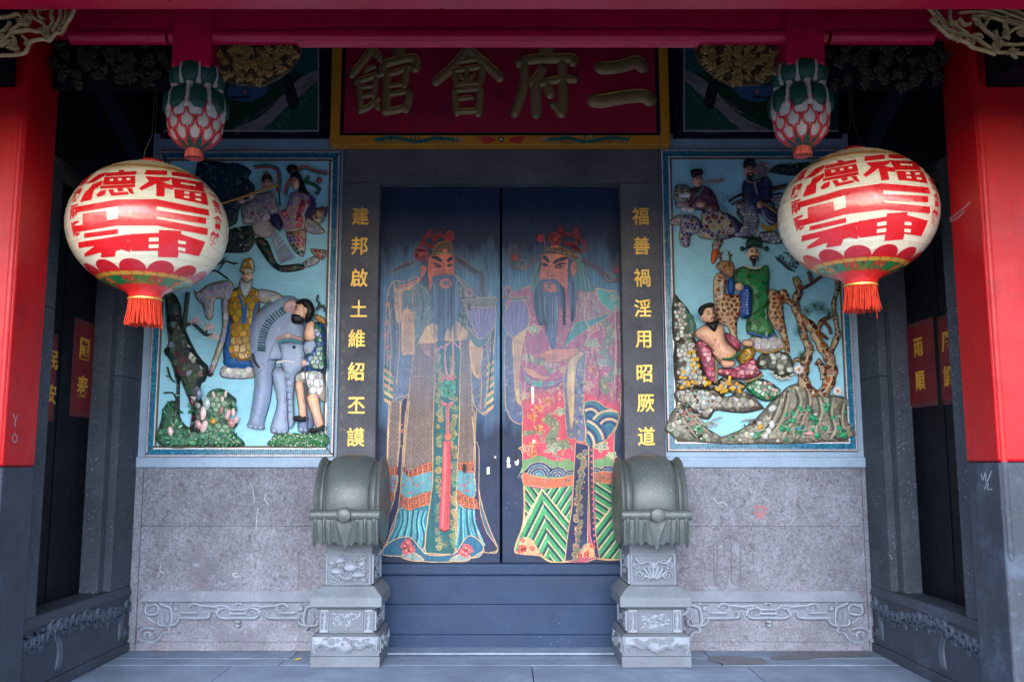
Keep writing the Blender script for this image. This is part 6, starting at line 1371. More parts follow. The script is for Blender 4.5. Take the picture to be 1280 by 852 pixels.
r.part(R3([(132, 460), (200, 500), (300, 600), (440, 690), (480, 700), (600, 655), (700, 590), (790, 498), (840, 440), (900, 400), (960, 330), (1065, 300), (1180, 380), (1300, 390), (1420, 420), (1400, 560), (1395, 732), (132, 732)]), (134, 128, 116), .035, 7.5, [(132, 126, 112), (118, 114, 104), (146, 138, 120), (100, 100, 92), (124, 132, 118)], w=8, grout=(104, 98, 88), gap=.07)
for k in range(34):   # strata lines
    x = random.choice((random.uniform(140, 420), random.uniform(560, 1380))); y = random.uniform(560, 720) if x > 480 else 500 + (x - 140) * .5 + random.uniform(0, 100)
    r.rib(R3([(x, y), (x + 50, y + random.uniform(-40, 40)), (x + 110, y + random.uniform(-70, 50))]), 1.6, vary((150, 142, 126), 18), .01, .034, True)
for k in range(190):
    x = random.choice((random.uniform(125, 330), random.uniform(480, 1400))); y = random.uniform(500, 735) if x > 480 else 480 + (x - 125) * .7 + random.uniform(0, 120)
    if 480 < x < 790 and y < 690 - (x - 480) * .5: continue
    r.ball(*R3([(x, min(y, 735))])[0], random.uniform(1.2, 3.4), random.uniform(1, 2.6), vary(random.choice(((196, 196, 190), (44, 36, 44), (40, 130, 96), (60, 110, 80), (120, 104, 90), (150, 160, 150), (150, 110, 110))), 12), .016, .036, random.uniform(0, 3), True)
for k in range(40): r.ball(*R3([(random.uniform(130, 400), random.uniform(360, 520))])[0], random.uniform(1.4, 3.4), random.uniform(1, 2.4), vary(random.choice(((150, 160, 150), (50, 46, 60), (44, 110, 80), (120, 70, 60), (186, 190, 190))), 12), .016, .04, random.uniform(0, 3), True)
for l in ([(900, 420), (860, 520), (800, 640), (700, 700)], [(960, 350), (930, 470), (900, 560), (820, 690)], [(1010, 340), (1040, 440), (980, 560), (900, 720)], [(1090, 330), (1110, 450), (1060, 560), (1010, 720)], [(1180, 400), (1200, 520), (1150, 640), (1180, 720)], [(1290, 400), (1270, 520), (1300, 640), (1260, 720)], [(1370, 430), (1350, 560), (1380, 700)], [(160, 490), (250, 590), (360, 690)], [(150, 560), (200, 640), (260, 720)]):
    r.rib(R3(l), random.uniform(2.2, 3.4), (62, 56, 50), .006, .036, True); r.rib(R3([(x + 22, y + 6) for x, y in l]), random.uniform(2.5, 4.5), vary((150, 142, 124), 14), .014, .038, True)
for cx_, cy_ in ((960, 600), (1060, 650), (1180, 600), (1360, 660), (720, 690), (300, 640), (1250, 470), (1120, 500)):
    for k in range(9): a = random.uniform(0, 6.3); p = R3([(cx_ + 34 * math.cos(a) * random.random(), cy_ + 34 * math.sin(a) * random.random())])[0]; r.ball(p[0], p[1], random.uniform(2.4, 3.8), random.uniform(1.2, 1.9), vary(random.choice(((34, 116, 84), (50, 140, 100), (28, 90, 70), (90, 140, 110))), 12), .014, .046, random.uniform(0, 3), True)
r.part(R3([(300, 360), (335, 360), (362, 470), (330, 500), (300, 480)]), (170, 182, 184), .03, 6, [(180, 190, 190), (150, 166, 172)], h0=.03)
for x, y, c in ((845, 490, 0), (840, 610, 0), (815, 660, 0), (790, 700, 0), (690, 690, 0), (1050, 490, 1), (940, 540, 1), (1000, 580, 1), (910, 640, 1), (960, 650, 1), (1000, 530, 1), (1150, 560, 1), (1200, 600, 2), (1240, 640, 1), (1130, 680, 2), (1180, 690, 1), (1350, 640, 1), (1380, 690, 1), (750, 630, 3), (1045, 640, 4), (1250, 500, 1), (1300, 560, 1)):
    r.ball(*R3([(x, y)])[0], random.uniform(3.6, 5.4), random.uniform(2.6, 3.8), ((196, 204, 204), (36, 140, 100), (200, 140, 140), (206, 160, 60), (40, 110, 170))[c], .02, .04, random.uniform(0, 3), True)
r.part(R3([(730, 130), (800, 60), (960, 70), (1010, 160), (980, 240), (900, 250), (830, 190), (760, 190)]), (84, 88, 76), .045, 7, [(90, 96, 80), (70, 78, 66), (150, 156, 146), (110, 110, 100)], grout=(66, 66, 56), keep=.85)
for x, y in ((850, 110), (925, 110), (970, 200), (900, 180)): r.ball(*R3([(x, y)])[0], 4.4, 3.6, (190, 194, 184), .02, .06, 0, True)
for k in range(22): p = R3([(830 + k * 8, 215 + 50 * math.sin(k * .13))])[0]; r.ball(p[0], p[1] + random.uniform(-2, 2), 1.5, 1.4, (186, 176, 166), .012, .045, 0, True)
r.part(R3([(640, 318), (770, 268), (900, 345), (880, 402), (820, 432), (730, 410)]), (30, 104, 66), .03, 5, [(34, 116, 72), (150, 180, 160), (24, 84, 60), (180, 130, 130)], h0=.02, grout=(50, 80, 60))
for k in range(3): r.rib(R3([(650 + k * 20, 330 + k * 10), (740, 405 - k * 16), (830, 420 - k * 20), (905 - k * 8, 350)]), 1.4, (40, 130, 84), .008, .045)
r.done()
r = Rel('reclining_man', pr_, 'bare-chested bearded man reclining in a pink robe')
PK = [(186, 66, 100), (170, 52, 88), (204, 96, 120), (196, 120, 136)]
r.part(R3([(268, 10), (300, -30), (345, 0), (400, 80), (412, 250), (400, 302), (350, 262), (310, 150)]), PK[0], .05, 6.5, PK, grout=(120, 70, 84), h0=.02)
r.part(R3([(430, 190), (560, 186), (640, 122), (705, 108), (742, 195), (765, 222), (680, 262), (600, 268), (450, 235)]), PK[0], .05, 6.5, PK, grout=(120, 70, 84), h0=.02); r.part(R2([(455, 660), (500, 680), (560, 720), (560, 790), (510, 770), (470, 720)]), PK[0], .04, 6, PK, grout=(120, 70, 84), h0=.02)
r.rib(R3([(412, 130), (418, 220), (410, 300)]), 5, (120, 104, 80), .016, .05); r.rib(R3([(620, 290), (700, 275), (765, 235)]), 4, (130, 112, 80), .016, .045)
SK = (222, 172, 144)
r.part(R2([(244, 652), (305, 612), (385, 598), (440, 622), (452, 720), (524, 790), (505, 850), (440, 880), (390, 850), (352, 770), (280, 715), (248, 690)]), SK, .07, h0=.04, w=11); r.part(R3([(385, 60), (540, 40), (565, 80), (520, 120), (440, 125)]), (214, 162, 136), .04, h0=.05); r.ball(*R2([(362, 722)])[0], 6, 6, (216, 162, 136), .02, .095); r.ball(*R2([(365, 725)])[0], 1.3, 1.3, (176, 110, 92), .006, .115)
r.part(R2([(575, 718), (640, 720), (640, 760), (580, 755)]), SK, .03, h0=.05); r.part(R3([(445, 130), (548, 138), (545, 172), (470, 185)]), (216, 160, 134), .03, h0=.06)
r.part(R3([(576, 100), (640, 25), (705, 48), (702, 102), (622, 158)]), (186, 140, 26), .05, 7, [(190, 146, 30), (170, 126, 24)], h0=.03, grout=(130, 100, 40)); r.rib(R3([(450, 122), (530, 118), (580, 70)]), 3.4, (24, 92, 56), .016, .09)
r.part(R2([(272, 545), (285, 500), (345, 480), (368, 520), (372, 575), (350, 600), (305, 598)]), SK, .05, h0=.07); r.part(R2([(250, 520), (270, 485), (330, 462), (356, 472), (352, 492), (300, 500), (282, 540), (268, 552)]), (18, 18, 24), .03, h0=.1); r.part(R2([(300, 596), (335, 604), (388, 585), (378, 630), (362, 664), (330, 640)]), (16, 16, 22), .025, h0=.11)
top = .125
for l, w_ in (([(305, 530), (325, 524)], 1.3), ([(345, 520), (362, 518)], 1.3), ([(308, 544), (326, 542)], 1.4), ([(346, 538), (362, 536)], 1.4)): r.rib(R2(l), w_, (24, 20, 24), .005, top - .006)
r.rib(R2([(338, 535), (345, 560), (336, 563)]), 1.4, (204, 152, 128), .01, top - .006); r.rib(R2([(338, 580), (345, 566), (358, 566), (370, 580)]), 2.0, (18, 18, 22), .008, top - .012); r.ball(*R2([(357, 574)])[0], 1.5, 1.2, (176, 60, 60), .008, top - .008); r.ball(*R2([(282, 560)])[0], 2.2, 3.6, SK, .016, .095)
r.done()
# ---------------------------------------------------------------- big paper lanterns
mat('lantern_skin', None, 0.3, attr=True, n1=(5, 0.07), n2=(60, 0.05), spec=0.8, coat=1.0, bump=0.12, bscale=30, stain=[(6, 0.66, 0.78, (150, 136, 110), 0.25)])
mat('tassel', (232, 66, 40), 0.7, n1=(30, .25), n2=(200, .2)); mat('wire', (120, 116, 110), 0.5, metal=.6)
mat('gold_rim', (222, 186, 96), 0.35, metal=.4)
CREAMW = (242, 234, 212); RED = (230, 30, 38); BB = 0.85
def lantern_geo(px, py, rpx, Y):
    C = onY(px, py, Y); dep = (C - CAM).dot(FW); return C, rpx * dep / FPX
LC, LR = lantern_geo(186, 285, 96, -1.45)
zl = Zm(70, 180, 3.408)
def to_az(pts, C=LC, R=LR):
    """photo pixels on the left lantern -> (azimuth from the direction of the viewer, height / R)"""
    out = []; face = math.atan2(CAM.x - C.x, -(CAM.y - C.y))
    for px, py in pts:
        d = ray(px, py); o = CAM - C; sc = Vector((1 / R, 1 / R, 1 / (R * BB))); o2 = Vector((o.x * sc.x, o.y * sc.y, o.z * sc.z)); d2 = Vector((d.x * sc.x, d.y * sc.y, d.z * sc.z))
        a, b, c = d2.dot(d2), o2.dot(d2), o2.dot(o2) - 1; disc = max(b * b - a * c, 0); t = (-b - math.sqrt(disc)) / a; p = o2 + d2 * t
        out.append((math.atan2(p.x, -p.y) - face, p.z * BB))
    return out
def dens(p, k=5):
    q = []
    for i in range(len(p)):
        a, b = p[i], p[(i + 1) % len(p)]
        for j in range(k): q.append((a[0] + (b[0] - a[0]) * j / k, a[1] + (b[1] - a[1]) * j / k))
    return q
STROKES = [  # thick block lettering: virtue, fortune / upright / spirit
    [(165, 128), (205, 116), (195, 132), (150, 158), (110, 168)], [(140, 170), (190, 152), (182, 170), (152, 190), (118, 200)], [(112, 198), (150, 184), (136, 236), (86, 246), (98, 222)],
    [(205, 120), (262, 116), (262, 106), (284, 106), (284, 115), (340, 112), (338, 126), (200, 134)], [(196, 138), (334, 132), (334, 166), (188, 172)], [(180, 176), (333, 169), (333, 181), (175, 188)],
    [(178, 198), (204, 192), (196, 214), (168, 224), (158, 216)], [(212, 192), (234, 190), (240, 206), (300, 201), (306, 212), (226, 219)], [(252, 187), (276, 185), (282, 197), (258, 200)], [(296, 184), (320, 186), (330, 214), (310, 206)],
    [(386, 107), (478, 110), (478, 128), (376, 126)], [(380, 134), (498, 140), (488, 152), (430, 164), (362, 196), (354, 184), (398, 156)], [(430, 163), (467, 160), (467, 221), (430, 221)], [(468, 164), (506, 174), (504, 192), (470, 184)],
    [(498, 114), (612, 126), (626, 146), (500, 130)], [(496, 139), (640, 162), (646, 202), (506, 182)], [(510, 189), (655, 207), (664, 260), (513, 228)],
    [(64, 268), (250, 236), (430, 234), (664, 280), (668, 306), (430, 263), (255, 263), (62, 293)], [(258, 259), (430, 259), (430, 322), (258, 322)], [(428, 281), (655, 316), (652, 342), (428, 308)], [(98, 297), (203, 284), (206, 330), (98, 347)], [(58, 352), (255, 319), (430, 319), (662, 362), (660, 390), (430, 348), (250, 348), (62, 378)],
    [(105, 383), (255, 364), (256, 384), (105, 402)], [(78, 422), (300, 388), (314, 391), (298, 412), (310, 432), (312, 464), (272, 452), (247, 458), (241, 483), (180, 487), (183, 464), (108, 484), (105, 472), (152, 437), (80, 446)],
    [(302, 398), (314, 386), (442, 381), (442, 368), (542, 372), (540, 386), (650, 420), (640, 442), (622, 482), (530, 463), (527, 487), (438, 485), (438, 457), (322, 459), (309, 446)]]
HOLES = [[(220, 146), (236, 145), (236, 154), (220, 155)], [(258, 144), (274, 143), (274, 152), (258, 153)], [(296, 142), (312, 142), (312, 151), (296, 151)], [(540, 160), (606, 170), (606, 178), (540, 168)], [(555, 200), (578, 203), (578, 213), (555, 210)], [(604, 208), (630, 212), (630, 222), (604, 218)], [(555, 218), (578, 222), (578, 231), (555, 227)], [(606, 228), (632, 233), (632, 243), (606, 238)],
         [(396, 402), (440, 400), (440, 417), (396, 418)], [(396, 431), (440, 430), (440, 446), (396, 447)], [(528, 412), (562, 418), (562, 431), (528, 426)], [(528, 441), (562, 448), (560, 462), (528, 456)]]
def fatten(s, k):
    A_ = np.asarray(s, float); B_ = np.roll(A_, 1, 0); C2 = np.roll(A_, -1, 0); area = .5 * np.sum(A_[:, 0] * C2[:, 1] - C2[:, 0] * A_[:, 1]); sg = 1 if area > 0 else -1
    e1 = A_ - B_; e2 = C2 - A_; n1_ = np.stack([e1[:, 1], -e1[:, 0]], 1); n2_ = np.stack([e2[:, 1], -e2[:, 0]], 1); n1_ /= np.hypot(*n1_.T)[:, None] + 1e-9; n2_ /= np.hypot(*n2_.T)[:, None] + 1e-9
    nn = n1_ + n2_; nn /= np.hypot(*nn.T)[:, None] + 1e-9; return [tuple(p) for p in A_ + nn * sg * k]
sq = lambda s: [(387 + (x - 387) * .94, 300 + (y - 300) * .97) for x, y in s]
LET = [to_az(zl(dens(sq(fatten(s, 0.8)), 6))) for i, s in enumerate(STROKES)]; LETH = [to_az(zl(dens(sq(s), 3))) for s in HOLES]
zy = lambda y: to_az(zl([(385, y)]))[0][1]
def lantern(px, py, rpx, rot, label):
    C, R = lantern_geo(px, py, rpx, -1.45); face = math.atan2(CAM.x - C.x, -(CAM.y - C.y)) + rot
    zbot = -1.27; g = empty('lantern', (C.x, C.y, C.z + zbot * R), label, 'lantern', 'large lanterns hung under the tie beam')
    rr = lambda z: math.sqrt(max(0, 1 - (z / BB) ** 2))
    def mp(u, v, h):
        r_ = rr(v); nz = v / (BB * BB); nl = math.hypot(r_, nz); a = u + face; q = R * r_ + h * r_ / nl
        return Vector((C.x + q * math.sin(a), C.y - q * math.cos(a), C.z + R * v + h * nz / nl))
    # skin in flat rib-to-rib bands
    top = .832; zn = -.79; N = 19; th0, th1 = math.asin(zn / BB), math.asin(top / BB)
    zs_ = [BB * math.sin(th0 + (th1 - th0) * k / N) for k in range(N + 1)]
    m = M(); m.lathe([(R * rr(z), R * z) for z in zs_], C.x, C.y, C.z, 96, vary(CREAMW, 1), True); skin = build('paper_skin', m, 'lantern_skin', g, split=5)
    # rib rings
    m = M()
    for z in zs_[1:-1]: m.lathe([(R * rr(z) + .0001, R * z - .0014), (R * rr(z) + .0006, R * z), (R * rr(z) + .0001, R * z + .0014)], C.x, C.y, C.z, 72, (206, 196, 172), True)
    build('rib', m, 'lantern_skin', g)
    F = Flat(mp, .0004); F.k = 4; h = F.h()
    def fill(poly, c, k, step=.07):
        V, T = tess(poly, step); F.m.add([mp(u, v, .0004 * k + .0004) for u, v in V], T, [c] * len(T))
    for s in LET: fill(s, vary(RED, 4), 5)
    for s in LETH: fill(s, CREAMW, 7)
    # lettering down both sides
    for az, txt in ((math.radians(57), '二府會館'), (math.radians(-62), '風調雨順')):
        for i, ch in enumerate(txt):
            v0 = .44 - i * .215; V, T = glyph(ch, .03); S = .185
            F.m.add([mp(az + q[0] * S / rr(v0) * 1.0 - (.02 * i * (1 if az > 0 else -1)), v0 + q[1] * S, .002) for q in V], T, [RED] * len(T))
    ring = lambda z0, z1, c, k: [fill(dens([(a0, z0), (a0 + .349, z0), (a0 + .349, z1), (a0, z1)], 7), c, k, .06) for a0 in [q * .349 - 3.14159 for q in range(18)]]
    # scallops, flower band, foot
    zsc0, zsc1, zye, zgr, zlf = zy(488), zy(538), zy(556), zy(602), zy(618)
    ring(zsc1 - .03, zsc1 + .012, RED, 4.2); n = 12
    for k in range(n):
        a = 2 * math.pi * (k + .5) / n; w_ = math.pi / n * 1.02
        fill([(a + w_ * math.cos(t), zsc1 - .02 + (zsc0 - zsc1 + .02) * math.sin(t)) for t in [math.pi * q / 16 for q in range(17)]] + [(a - w_ + w_ * 2 * q / 8, zsc1 - .02) for q in range(1, 8)], (206, 30, 44), 4 + k % 2 * .5)
    ring(zye, zsc1 - .005, (222, 164, 62), 6)
    for k in range(24):
        a = 2 * math.pi * k / 24; ribbon(F.m, [(a + .11 + .11 * math.cos(t), (zsc1 + zye) / 2 - .004 + .026 * math.sin(t)) for t in [2.6 * q / 8 - 1.3 for q in range(9)]], .012, 0, mp, (190, 60, 40), .0031, flat=True)
    ring(zgr, zye, (30, 140, 74), 6)
    for k in range(30): 
        a = random.uniform(0, 6.28); z = random.uniform(zgr + .01, zye - .01); p = ell(a, z, .045, .012, 8, random.uniform(-.6, .6)); F.m.add([mp(u, v, .0028) for u, v in p], [tuple(range(8))], [random.choice(((20, 90, 50), (90, 160, 60), (24, 76, 40)))])
    for k in range(9):
        a = 2 * math.pi * k / 9 + .25; z = (zgr + zye) / 2
        if k % 2 == 0:
            for dx, r_ in ((-.07, .075), (.075, .08)): p = ell(a + dx, z, r_ * 1.35, .046, 14); F.m.add([mp(u, v, .0032 + (.0004 if dx > 0 else 0)) for u, v in p], [tuple(range(14))], [(230, 58, 48)])
            F.m.add([mp(u, v, .0042) for u, v in ell(a + .1, z + .008, .022, .009, 8)], [tuple(range(8))], [(246, 140, 80)])
        else:
            for dx, dz in ((-.09, .006), (0, -.01), (.09, .008), (.03, .02)):
                for q in range(5): t = q * 1.256; F.m.add([mp(u, v, .0032) for u, v in ell(a + dx + .026 * math.cos(t), z + dz + .011 * math.sin(t), .03, .014, 7)], [tuple(range(7))], [(232, 140, 70)])
                F.m.add([mp(u, v, .0038) for u, v in ell(a + dx, z + dz, .012, .006, 7)], [tuple(range(7))], [(210, 60, 40)])
    ring(zlf, zgr, (150, 160, 60), 6)
    for k in range(46): a = 2 * math.pi * k / 46; F.m.add([mp(u, v, .003) for u, v in ell(a, (zlf + zgr) / 2, .05, .008, 6, .12)], [tuple(range(6))], [((50, 130, 50), (90, 150, 60))[k % 2]])
    ring(zn + .002, zlf, (222, 74, 40), 6)
    ring(.60, .66, (216, 172, 110), 4.5)
    build('painted_lettering', F.m, 'lantern_skin', g)
    # top and bottom collars
    m = M(); m.lathe([(R * .20, R * .80), (R * .175, R * .84), (R * .165, R * .85), (R * .165, R * .885), (R * .15, R * .90), (R * .08, R * .90), (0, R * .90)], C.x, C.y, C.z, 40, (206, 34, 56), True); build('top_cap', m, 'lantern_skin', g, split=30)
    r0 = rr(zn); m = M(); m.lathe([(R * r0, R * zn), (R * .24, R * -.86), (R * .205, R * -.905), (R * .2, R * -.93)], C.x, C.y, C.z, 48, (222, 40, 36), True); build('foot', m, 'lantern_skin', g)
    m = M(); m.lathe([(R * .195, R * -.93), (R * .215, R * -.935), (R * .215, R * -.955), (R * .19, R * -.96), (0, R * -.958)], C.x, C.y, C.z, 48, None, True); build('gold_ring', m, 'gold_rim', g, split=30)
    # tassel: separate cords
    m = M(); rnd = random.Random(int(px))
    for k in range(150):
        a = 2 * math.pi * k / 150 * 2.0 + rnd.uniform(-.05, .05); r_ = R * (.19 if k < 75 else .165) + rnd.uniform(-.004, .004); L = R * (rnd.uniform(.29, .335) + (.09 if k == 20 else 0)); w_ = rnd.uniform(-.012, .012); cx, cy = C.x + r_ * math.sin(a), C.y - r_ * math.cos(a)
        pts = [(cx, cy, C.z - R * .955), (cx + w_ * .4 + .004 * math.sin(a), cy, C.z - R * .955 - L * .5), (cx + w_ + .012 * math.sin(a), cy - .006 * math.cos(a), C.z - R * .955 - L)]
        vs = [(p[0] + .0034 * math.cos(q), p[1] + .0034 * math.sin(q), p[2]) for p in pts for q in (0, 2.1, 4.2)]
        m.add(vs, [(i * 3 + j, i * 3 + (j + 1) % 3, (i + 1) * 3 + (j + 1) % 3, (i + 1) * 3 + j) for i in range(2) for j in range(3)], None, True)
    build('tassel', m, 'tassel', g, kind='stuff')
    m = M()
    for q in (-1, 1):
        P = [(C.x + q * R * .12, C.y, C.z + R * .89), (C.x + q * R * .10, C.y, C.z + R * 1.05), (C.x + q * R * .02, C.y, C.z + R * 1.25), (C.x, C.y, 4.26)]
        vs = [(p[0] + .0022 * math.cos(t), p[1] + .0022 * math.sin(t), p[2]) for p in P for t in (0, 2.1, 4.2)]; m.add(vs, [(i * 3 + j, i * 3 + (j + 1) % 3, (i + 1) * 3 + (j + 1) % 3, (i + 1) * 3 + j) for i in range(3) for j in range(3)])
    build('hanging_wire', m, 'wire', g)
lantern(186, 285, 96, 0.0, 'round cream lantern with red characters hanging before the elephant panel')
lantern(1071, 269, 95, 0.24, 'round cream lantern with red characters hanging before the spotted deer panel')

# ---------------------------------------------------------------- hanging posts ending in carved lotus buds
mat('lotus_paint', None, 0.42, attr=True, n1=(14, 0.14), n2=(90, 0.12), bump=0.25, bscale=70, coat=.1)
GRN, WHT, TRM = (10, 74, 62), (190, 188, 184), (206, 52, 60)
def pendant(px, py0, label):
    g0 = onY(px, 85 + py0, BY); dep = (g0 - CAM).dot(FW); S = dep / FPX; cx, cy = g0.x, BY
    zt = g0.z; Zp = lambda y: zt - (y - 85) * S * 1.035
    g = empty('hanging_post', (cx, cy, Zp(198)), label, 'hanging post', 'hanging posts with lotus buds under the tie beam')
    w_ = 23.5 * S; boxo('post', cx - w_, cx + w_, cy - w_ - .02, cy + w_, Zp(96), zbm + .75, 'red_beam', g, bevel=0.008)
    C_ = [(0, 84), (30, 84), (35, 88), (38, 100), (35, 113), (31, 117), (35, 121), (37.5, 130), (38, 142), (37, 153), (36, 163), (34, 171), (28, 178), (16, 185), (9, 187), (8, 194), (0, 195)]
    ysC = [c[1] for c in C_]; rsC = [c[0] * .78 for c in C_]
    rs = lambda y: float(np.interp(y, ysC, rsC)) * S
    m = M(); m.lathe([(r * S * .78, Zp(y) - 0) for r, y in C_], cx, cy, 0, 48, [(10, 60, 52)] * 5 + [(186, 184, 178)] * 6 + [GRN] * 2 + [(196, 96, 84)] * 3, True); build('bud_core', m, 'lotus_paint', g)
    def mp(u, v, h): r_ = rs(v) + h; return (cx + r_ * math.sin(u), cy - r_ * math.cos(u), Zp(v))
    def petals(name, n, ph, half, y0, y1, c, H, trim=None, shape='round'):
        for k in range(n):
            a = 2 * math.pi * (k + ph) / n; yy = lambda t: y0 + (y1 - y0) * t
            if shape == 'round': p = [(-.8, .0), (.8, .0), (1, .3), (.97, .68), (.62, .92), (0, 1), (-.62, .92), (-.97, .68), (-1, .3)]
            elif shape == 'scale': p = [(-.75, 0), (.75, 0), (1, .5), (.72, .78), (.3, .8), (0, 1), (-.3, .8), (-.72, .78), (-1, .5)]
            else: p = [(-.9, 0), (.9, 0), (.55, .25), (.6, .75), (1, 1), (-1, 1), (-.6, .75), (-.55, .25)]
            q = cr([(a + half * x, yy(t)) for x, t in p], 2); m = M()
            # tessellate in pixel-like units, then map
            sc_ = 36.0; pq = [(u * sc_, v) for u, v in q]
            relief(m, pq, H, lambda u, v, h: mp(u / sc_, v, h), c, w=max(3, half * sc_ * .8), step=3.0, h0=.002)
            if trim: ribbon(m, pq, 2.6, .010, lambda u, v, h: mp(u / sc_, v, h), trim, H * .55, closed=True)
            build(name, m, 'lotus_paint', g)
    petals('sepal', 8, .0, .36, 87, 116, GRN, .020); petals('white_petal', 8, .5, .12, 86, 114, WHT, .014, shape='strip')
    petals('scale_petal', 10, .5, .26, 158, 186, WHT, .010, TRM, 'scale'); petals('scale_petal', 10, .0, .28, 146, 174, WHT, .020, TRM, 'scale'); petals('scale_petal', 10, .5, .28, 136, 161, WHT, .028, TRM, 'scale')
    petals('white_petal', 8, 0, .19, 112, 147, WHT, .034, shape='strip'); petals('sepal', 8, .5, .33, 118, 150, GRN, .044)
    petals('cup_petal', 8, 0, .4, 176, 190, GRN, .008); 
    for k in range(7):
        a = 2 * math.pi * k / 7; q = M(); P = [(7, 184), (9.5, 190), (11, 198)]
        vs = []
        for r_, y in P:
            for da in (-.42, 0, .42): vs.append((cx + r_ * S * math.sin(a + da) * (1.12 if da == 0 else 1), cy - r_ * S * math.cos(a + da) * (1.12 if da == 0 else 1), Zp(y)))
        q.add(vs, [(i * 3 + j, i * 3 + j + 1, i * 3 + j + 4, i * 3 + j + 3) for i in range(2) for j in range(2)], (206, 100, 92), True); build('bud_tip', q, 'lotus_paint', g)
pendant(247.5, 0, 'red hanging post ending in a green and white lotus bud above the elephant-side lantern')
pendant(998.5, -3, 'red hanging post ending in a green and white lotus bud above the deer-side lantern')

# ---------------------------------------------------------------- carved woodwork
mat('gilt_wood', (150, 122, 70), 0.45, n1=(20, 0.35), n2=(120, 0.2), metal=.25, bump=.3, bscale=80, stain=[(18, .55, .7, (44, 42, 48), .7)])
mat('gilt_pale', (184, 168, 122), 0.55, n1=(20, 0.25), n2=(120, 0.2), metal=.1, bump=.3, bscale=80, stain=[(14, .58, .72, (84, 78, 62), .7)])
mat('gilt_dark', (58, 46, 30), .6, n1=(20, .3))
mat('dark_carving', (52, 48, 42), 0.6, n1=(20, 0.4), n2=(120, 0.2), bump=.3, bscale=80)
def leaf_poly(u, v, ang, ln, wd, curl, n=9):
    x, y, a_ = u, v, ang; L_, R_ = [], []
    for k in range(n + 1):
        t = k / n; w_ = wd * math.sin(math.pi * min(1, t ** .75 * .97 + .03)) * (1 + .14 * math.cos(t * 19)) / 2
        L_.append((x - math.sin(a_) * w_, y + math.cos(a_) * w_)); R_.append((x + math.sin(a_) * w_, y - math.cos(a_) * w_))
        x += ln / n * math.cos(a_); y += ln / n * math.sin(a_); a_ += curl / n
    return L_ + R_[::-1], (x, y)
def spray(m, mp, u, v, r, ang, rnd, H, both=False, n=5):
    """a scroll of curled leaves: one bold leaf, side leaves and a bead at its eye"""
    hand = rnd.choice((-1, 1))
    for k in range(n):
        a = ang + hand * (k - (n - 1) / 2) * .62; ln = r * rnd.uniform(1.1, 1.5) * (1.2 if k == n // 2 else .9)
        p, tip = leaf_poly(u, v, a, ln, r * rnd.uniform(.42, .55), hand * rnd.uniform(.8, 1.7)); h0 = rnd.uniform(0, H * .6)
        relief(m, p, H, mp, None, w=r * .2, step=max(1.1, r * .28), h0=h0); ribbon(m, p[2:len(p) // 2 - 1], r * .10, H * .2, mp, None, h0 + H * .9, taper=True)
        if both: relief(m, p, -H, mp, None, w=r * .2, step=max(1.1, r * .3), h0=-h0 * .3)
    relief(m, ell(u, v, r * .3, r * .3, 10), H * .8, mp, None, w=r * .3, step=r * .2, h0=H * .8)
    if both: relief(m, ell(u, v, r * .3, r * .3, 10), -H * .8, mp, None, w=r * .3, step=r * .2, h0=0)
def carved(name, fx, Y, outline, n, r0, r1, material, seed, label, cat, back='upper_dark', thick=.03, edge=True):
    rnd = random.Random(seed); m = M(); mp = lambda u, v, h: onY(fx(u), v, Y) - Vector((0, h, 0))
    A_ = np.asarray(outline); c0 = mp(*A_.mean(0), 0); g = empty(name, c0, label, cat)
    bk = M(); bk.extrude(outline, mp, -thick, 0.0); build('backing', bk, back, g)
    pts = []; tries = 0
    while len(pts) < n and tries < n * 60:
        tries += 1; u, v = rnd.uniform(*np.sort(A_[:, 0])[[0, -1]]), rnd.uniform(*np.sort(A_[:, 1])[[0, -1]])
        if not inside(outline, [(u, v)])[0] or edist(outline, [(u, v)])[0] < r0 * .55 or any(math.dist((u, v), p) < r0 * 1.25 for p in pts): continue
        pts.append((u, v))
    for (u, v) in pts: spray(m, mp, u, v, rnd.uniform(r0, r1), rnd.uniform(0, 6.3), rnd, rnd.uniform(.018, .03), n=rnd.choice((4, 5, 6)))
    build('leaf_scrollwork', m, material, g, kind='stuff'); return g
Gb = Zm(270, 50, 5.682); gil = Gb([(20, 30), (610, 30), (590, 120), (525, 205), (430, 272), (330, 322), (150, 312), (60, 282), (25, 180)])
carved('carved_bracket', lambda u: u, BY - .03, gil, 34, 6.5, 9, 'gilt_wood', 3, 'gilded carved bracket between the lotus post and the name plaque, elephant side', 'bracket', back='gilt_dark')
carved('carved_bracket', lambda u: 1245 - u, BY - .03, gil, 34, 6.5, 9, 'gilt_wood', 4, 'gilded carved bracket between the lotus post and the name plaque, deer side', 'bracket', back='gilt_dark')
fr = [(66, 50), (222, 50), (222, 112), (66, 110)]
carved('carved_frieze', lambda u: u, BY + .02, fr, 34, 8, 11, 'dark_carving', 5, 'blackened carved frieze beside the lotus post, over the elephant-side doorway', 'frieze', edge=False)
carved('carved_frieze', lambda u: 1246 - u, BY + .02, fr, 34, 8, 11, 'dark_carving', 6, 'blackened carved frieze beside the lotus post, over the deer-side doorway', 'frieze', edge=False)
def openwork(name, ls, zm, Y, label, wd, extra):
    m = M(); mp = lambda u, v, h: onY(u, v, Y) - Vector((0, h, 0)); rnd = random.Random(8)
    for l, w_ in ls: ribbon(m, cr(zm(l), 4, False), w_ * .8, .014, mp, None, rnd.uniform(-.004, .004), both=True)
    for (x, y, rx, ry, ro) in extra:
        q = zm([(x, y)])[0]; spray(m, mp, q[0], q[1], rx * 1.25, ro * 3 + rnd.uniform(0, 6), rnd, .014, True, n=5)
    c0 = mp(*zm([ls[0][0][0]])[0], 0); return build(name, m, 'gilt_pale', None, loc=c0, label=label, cat='bracket')
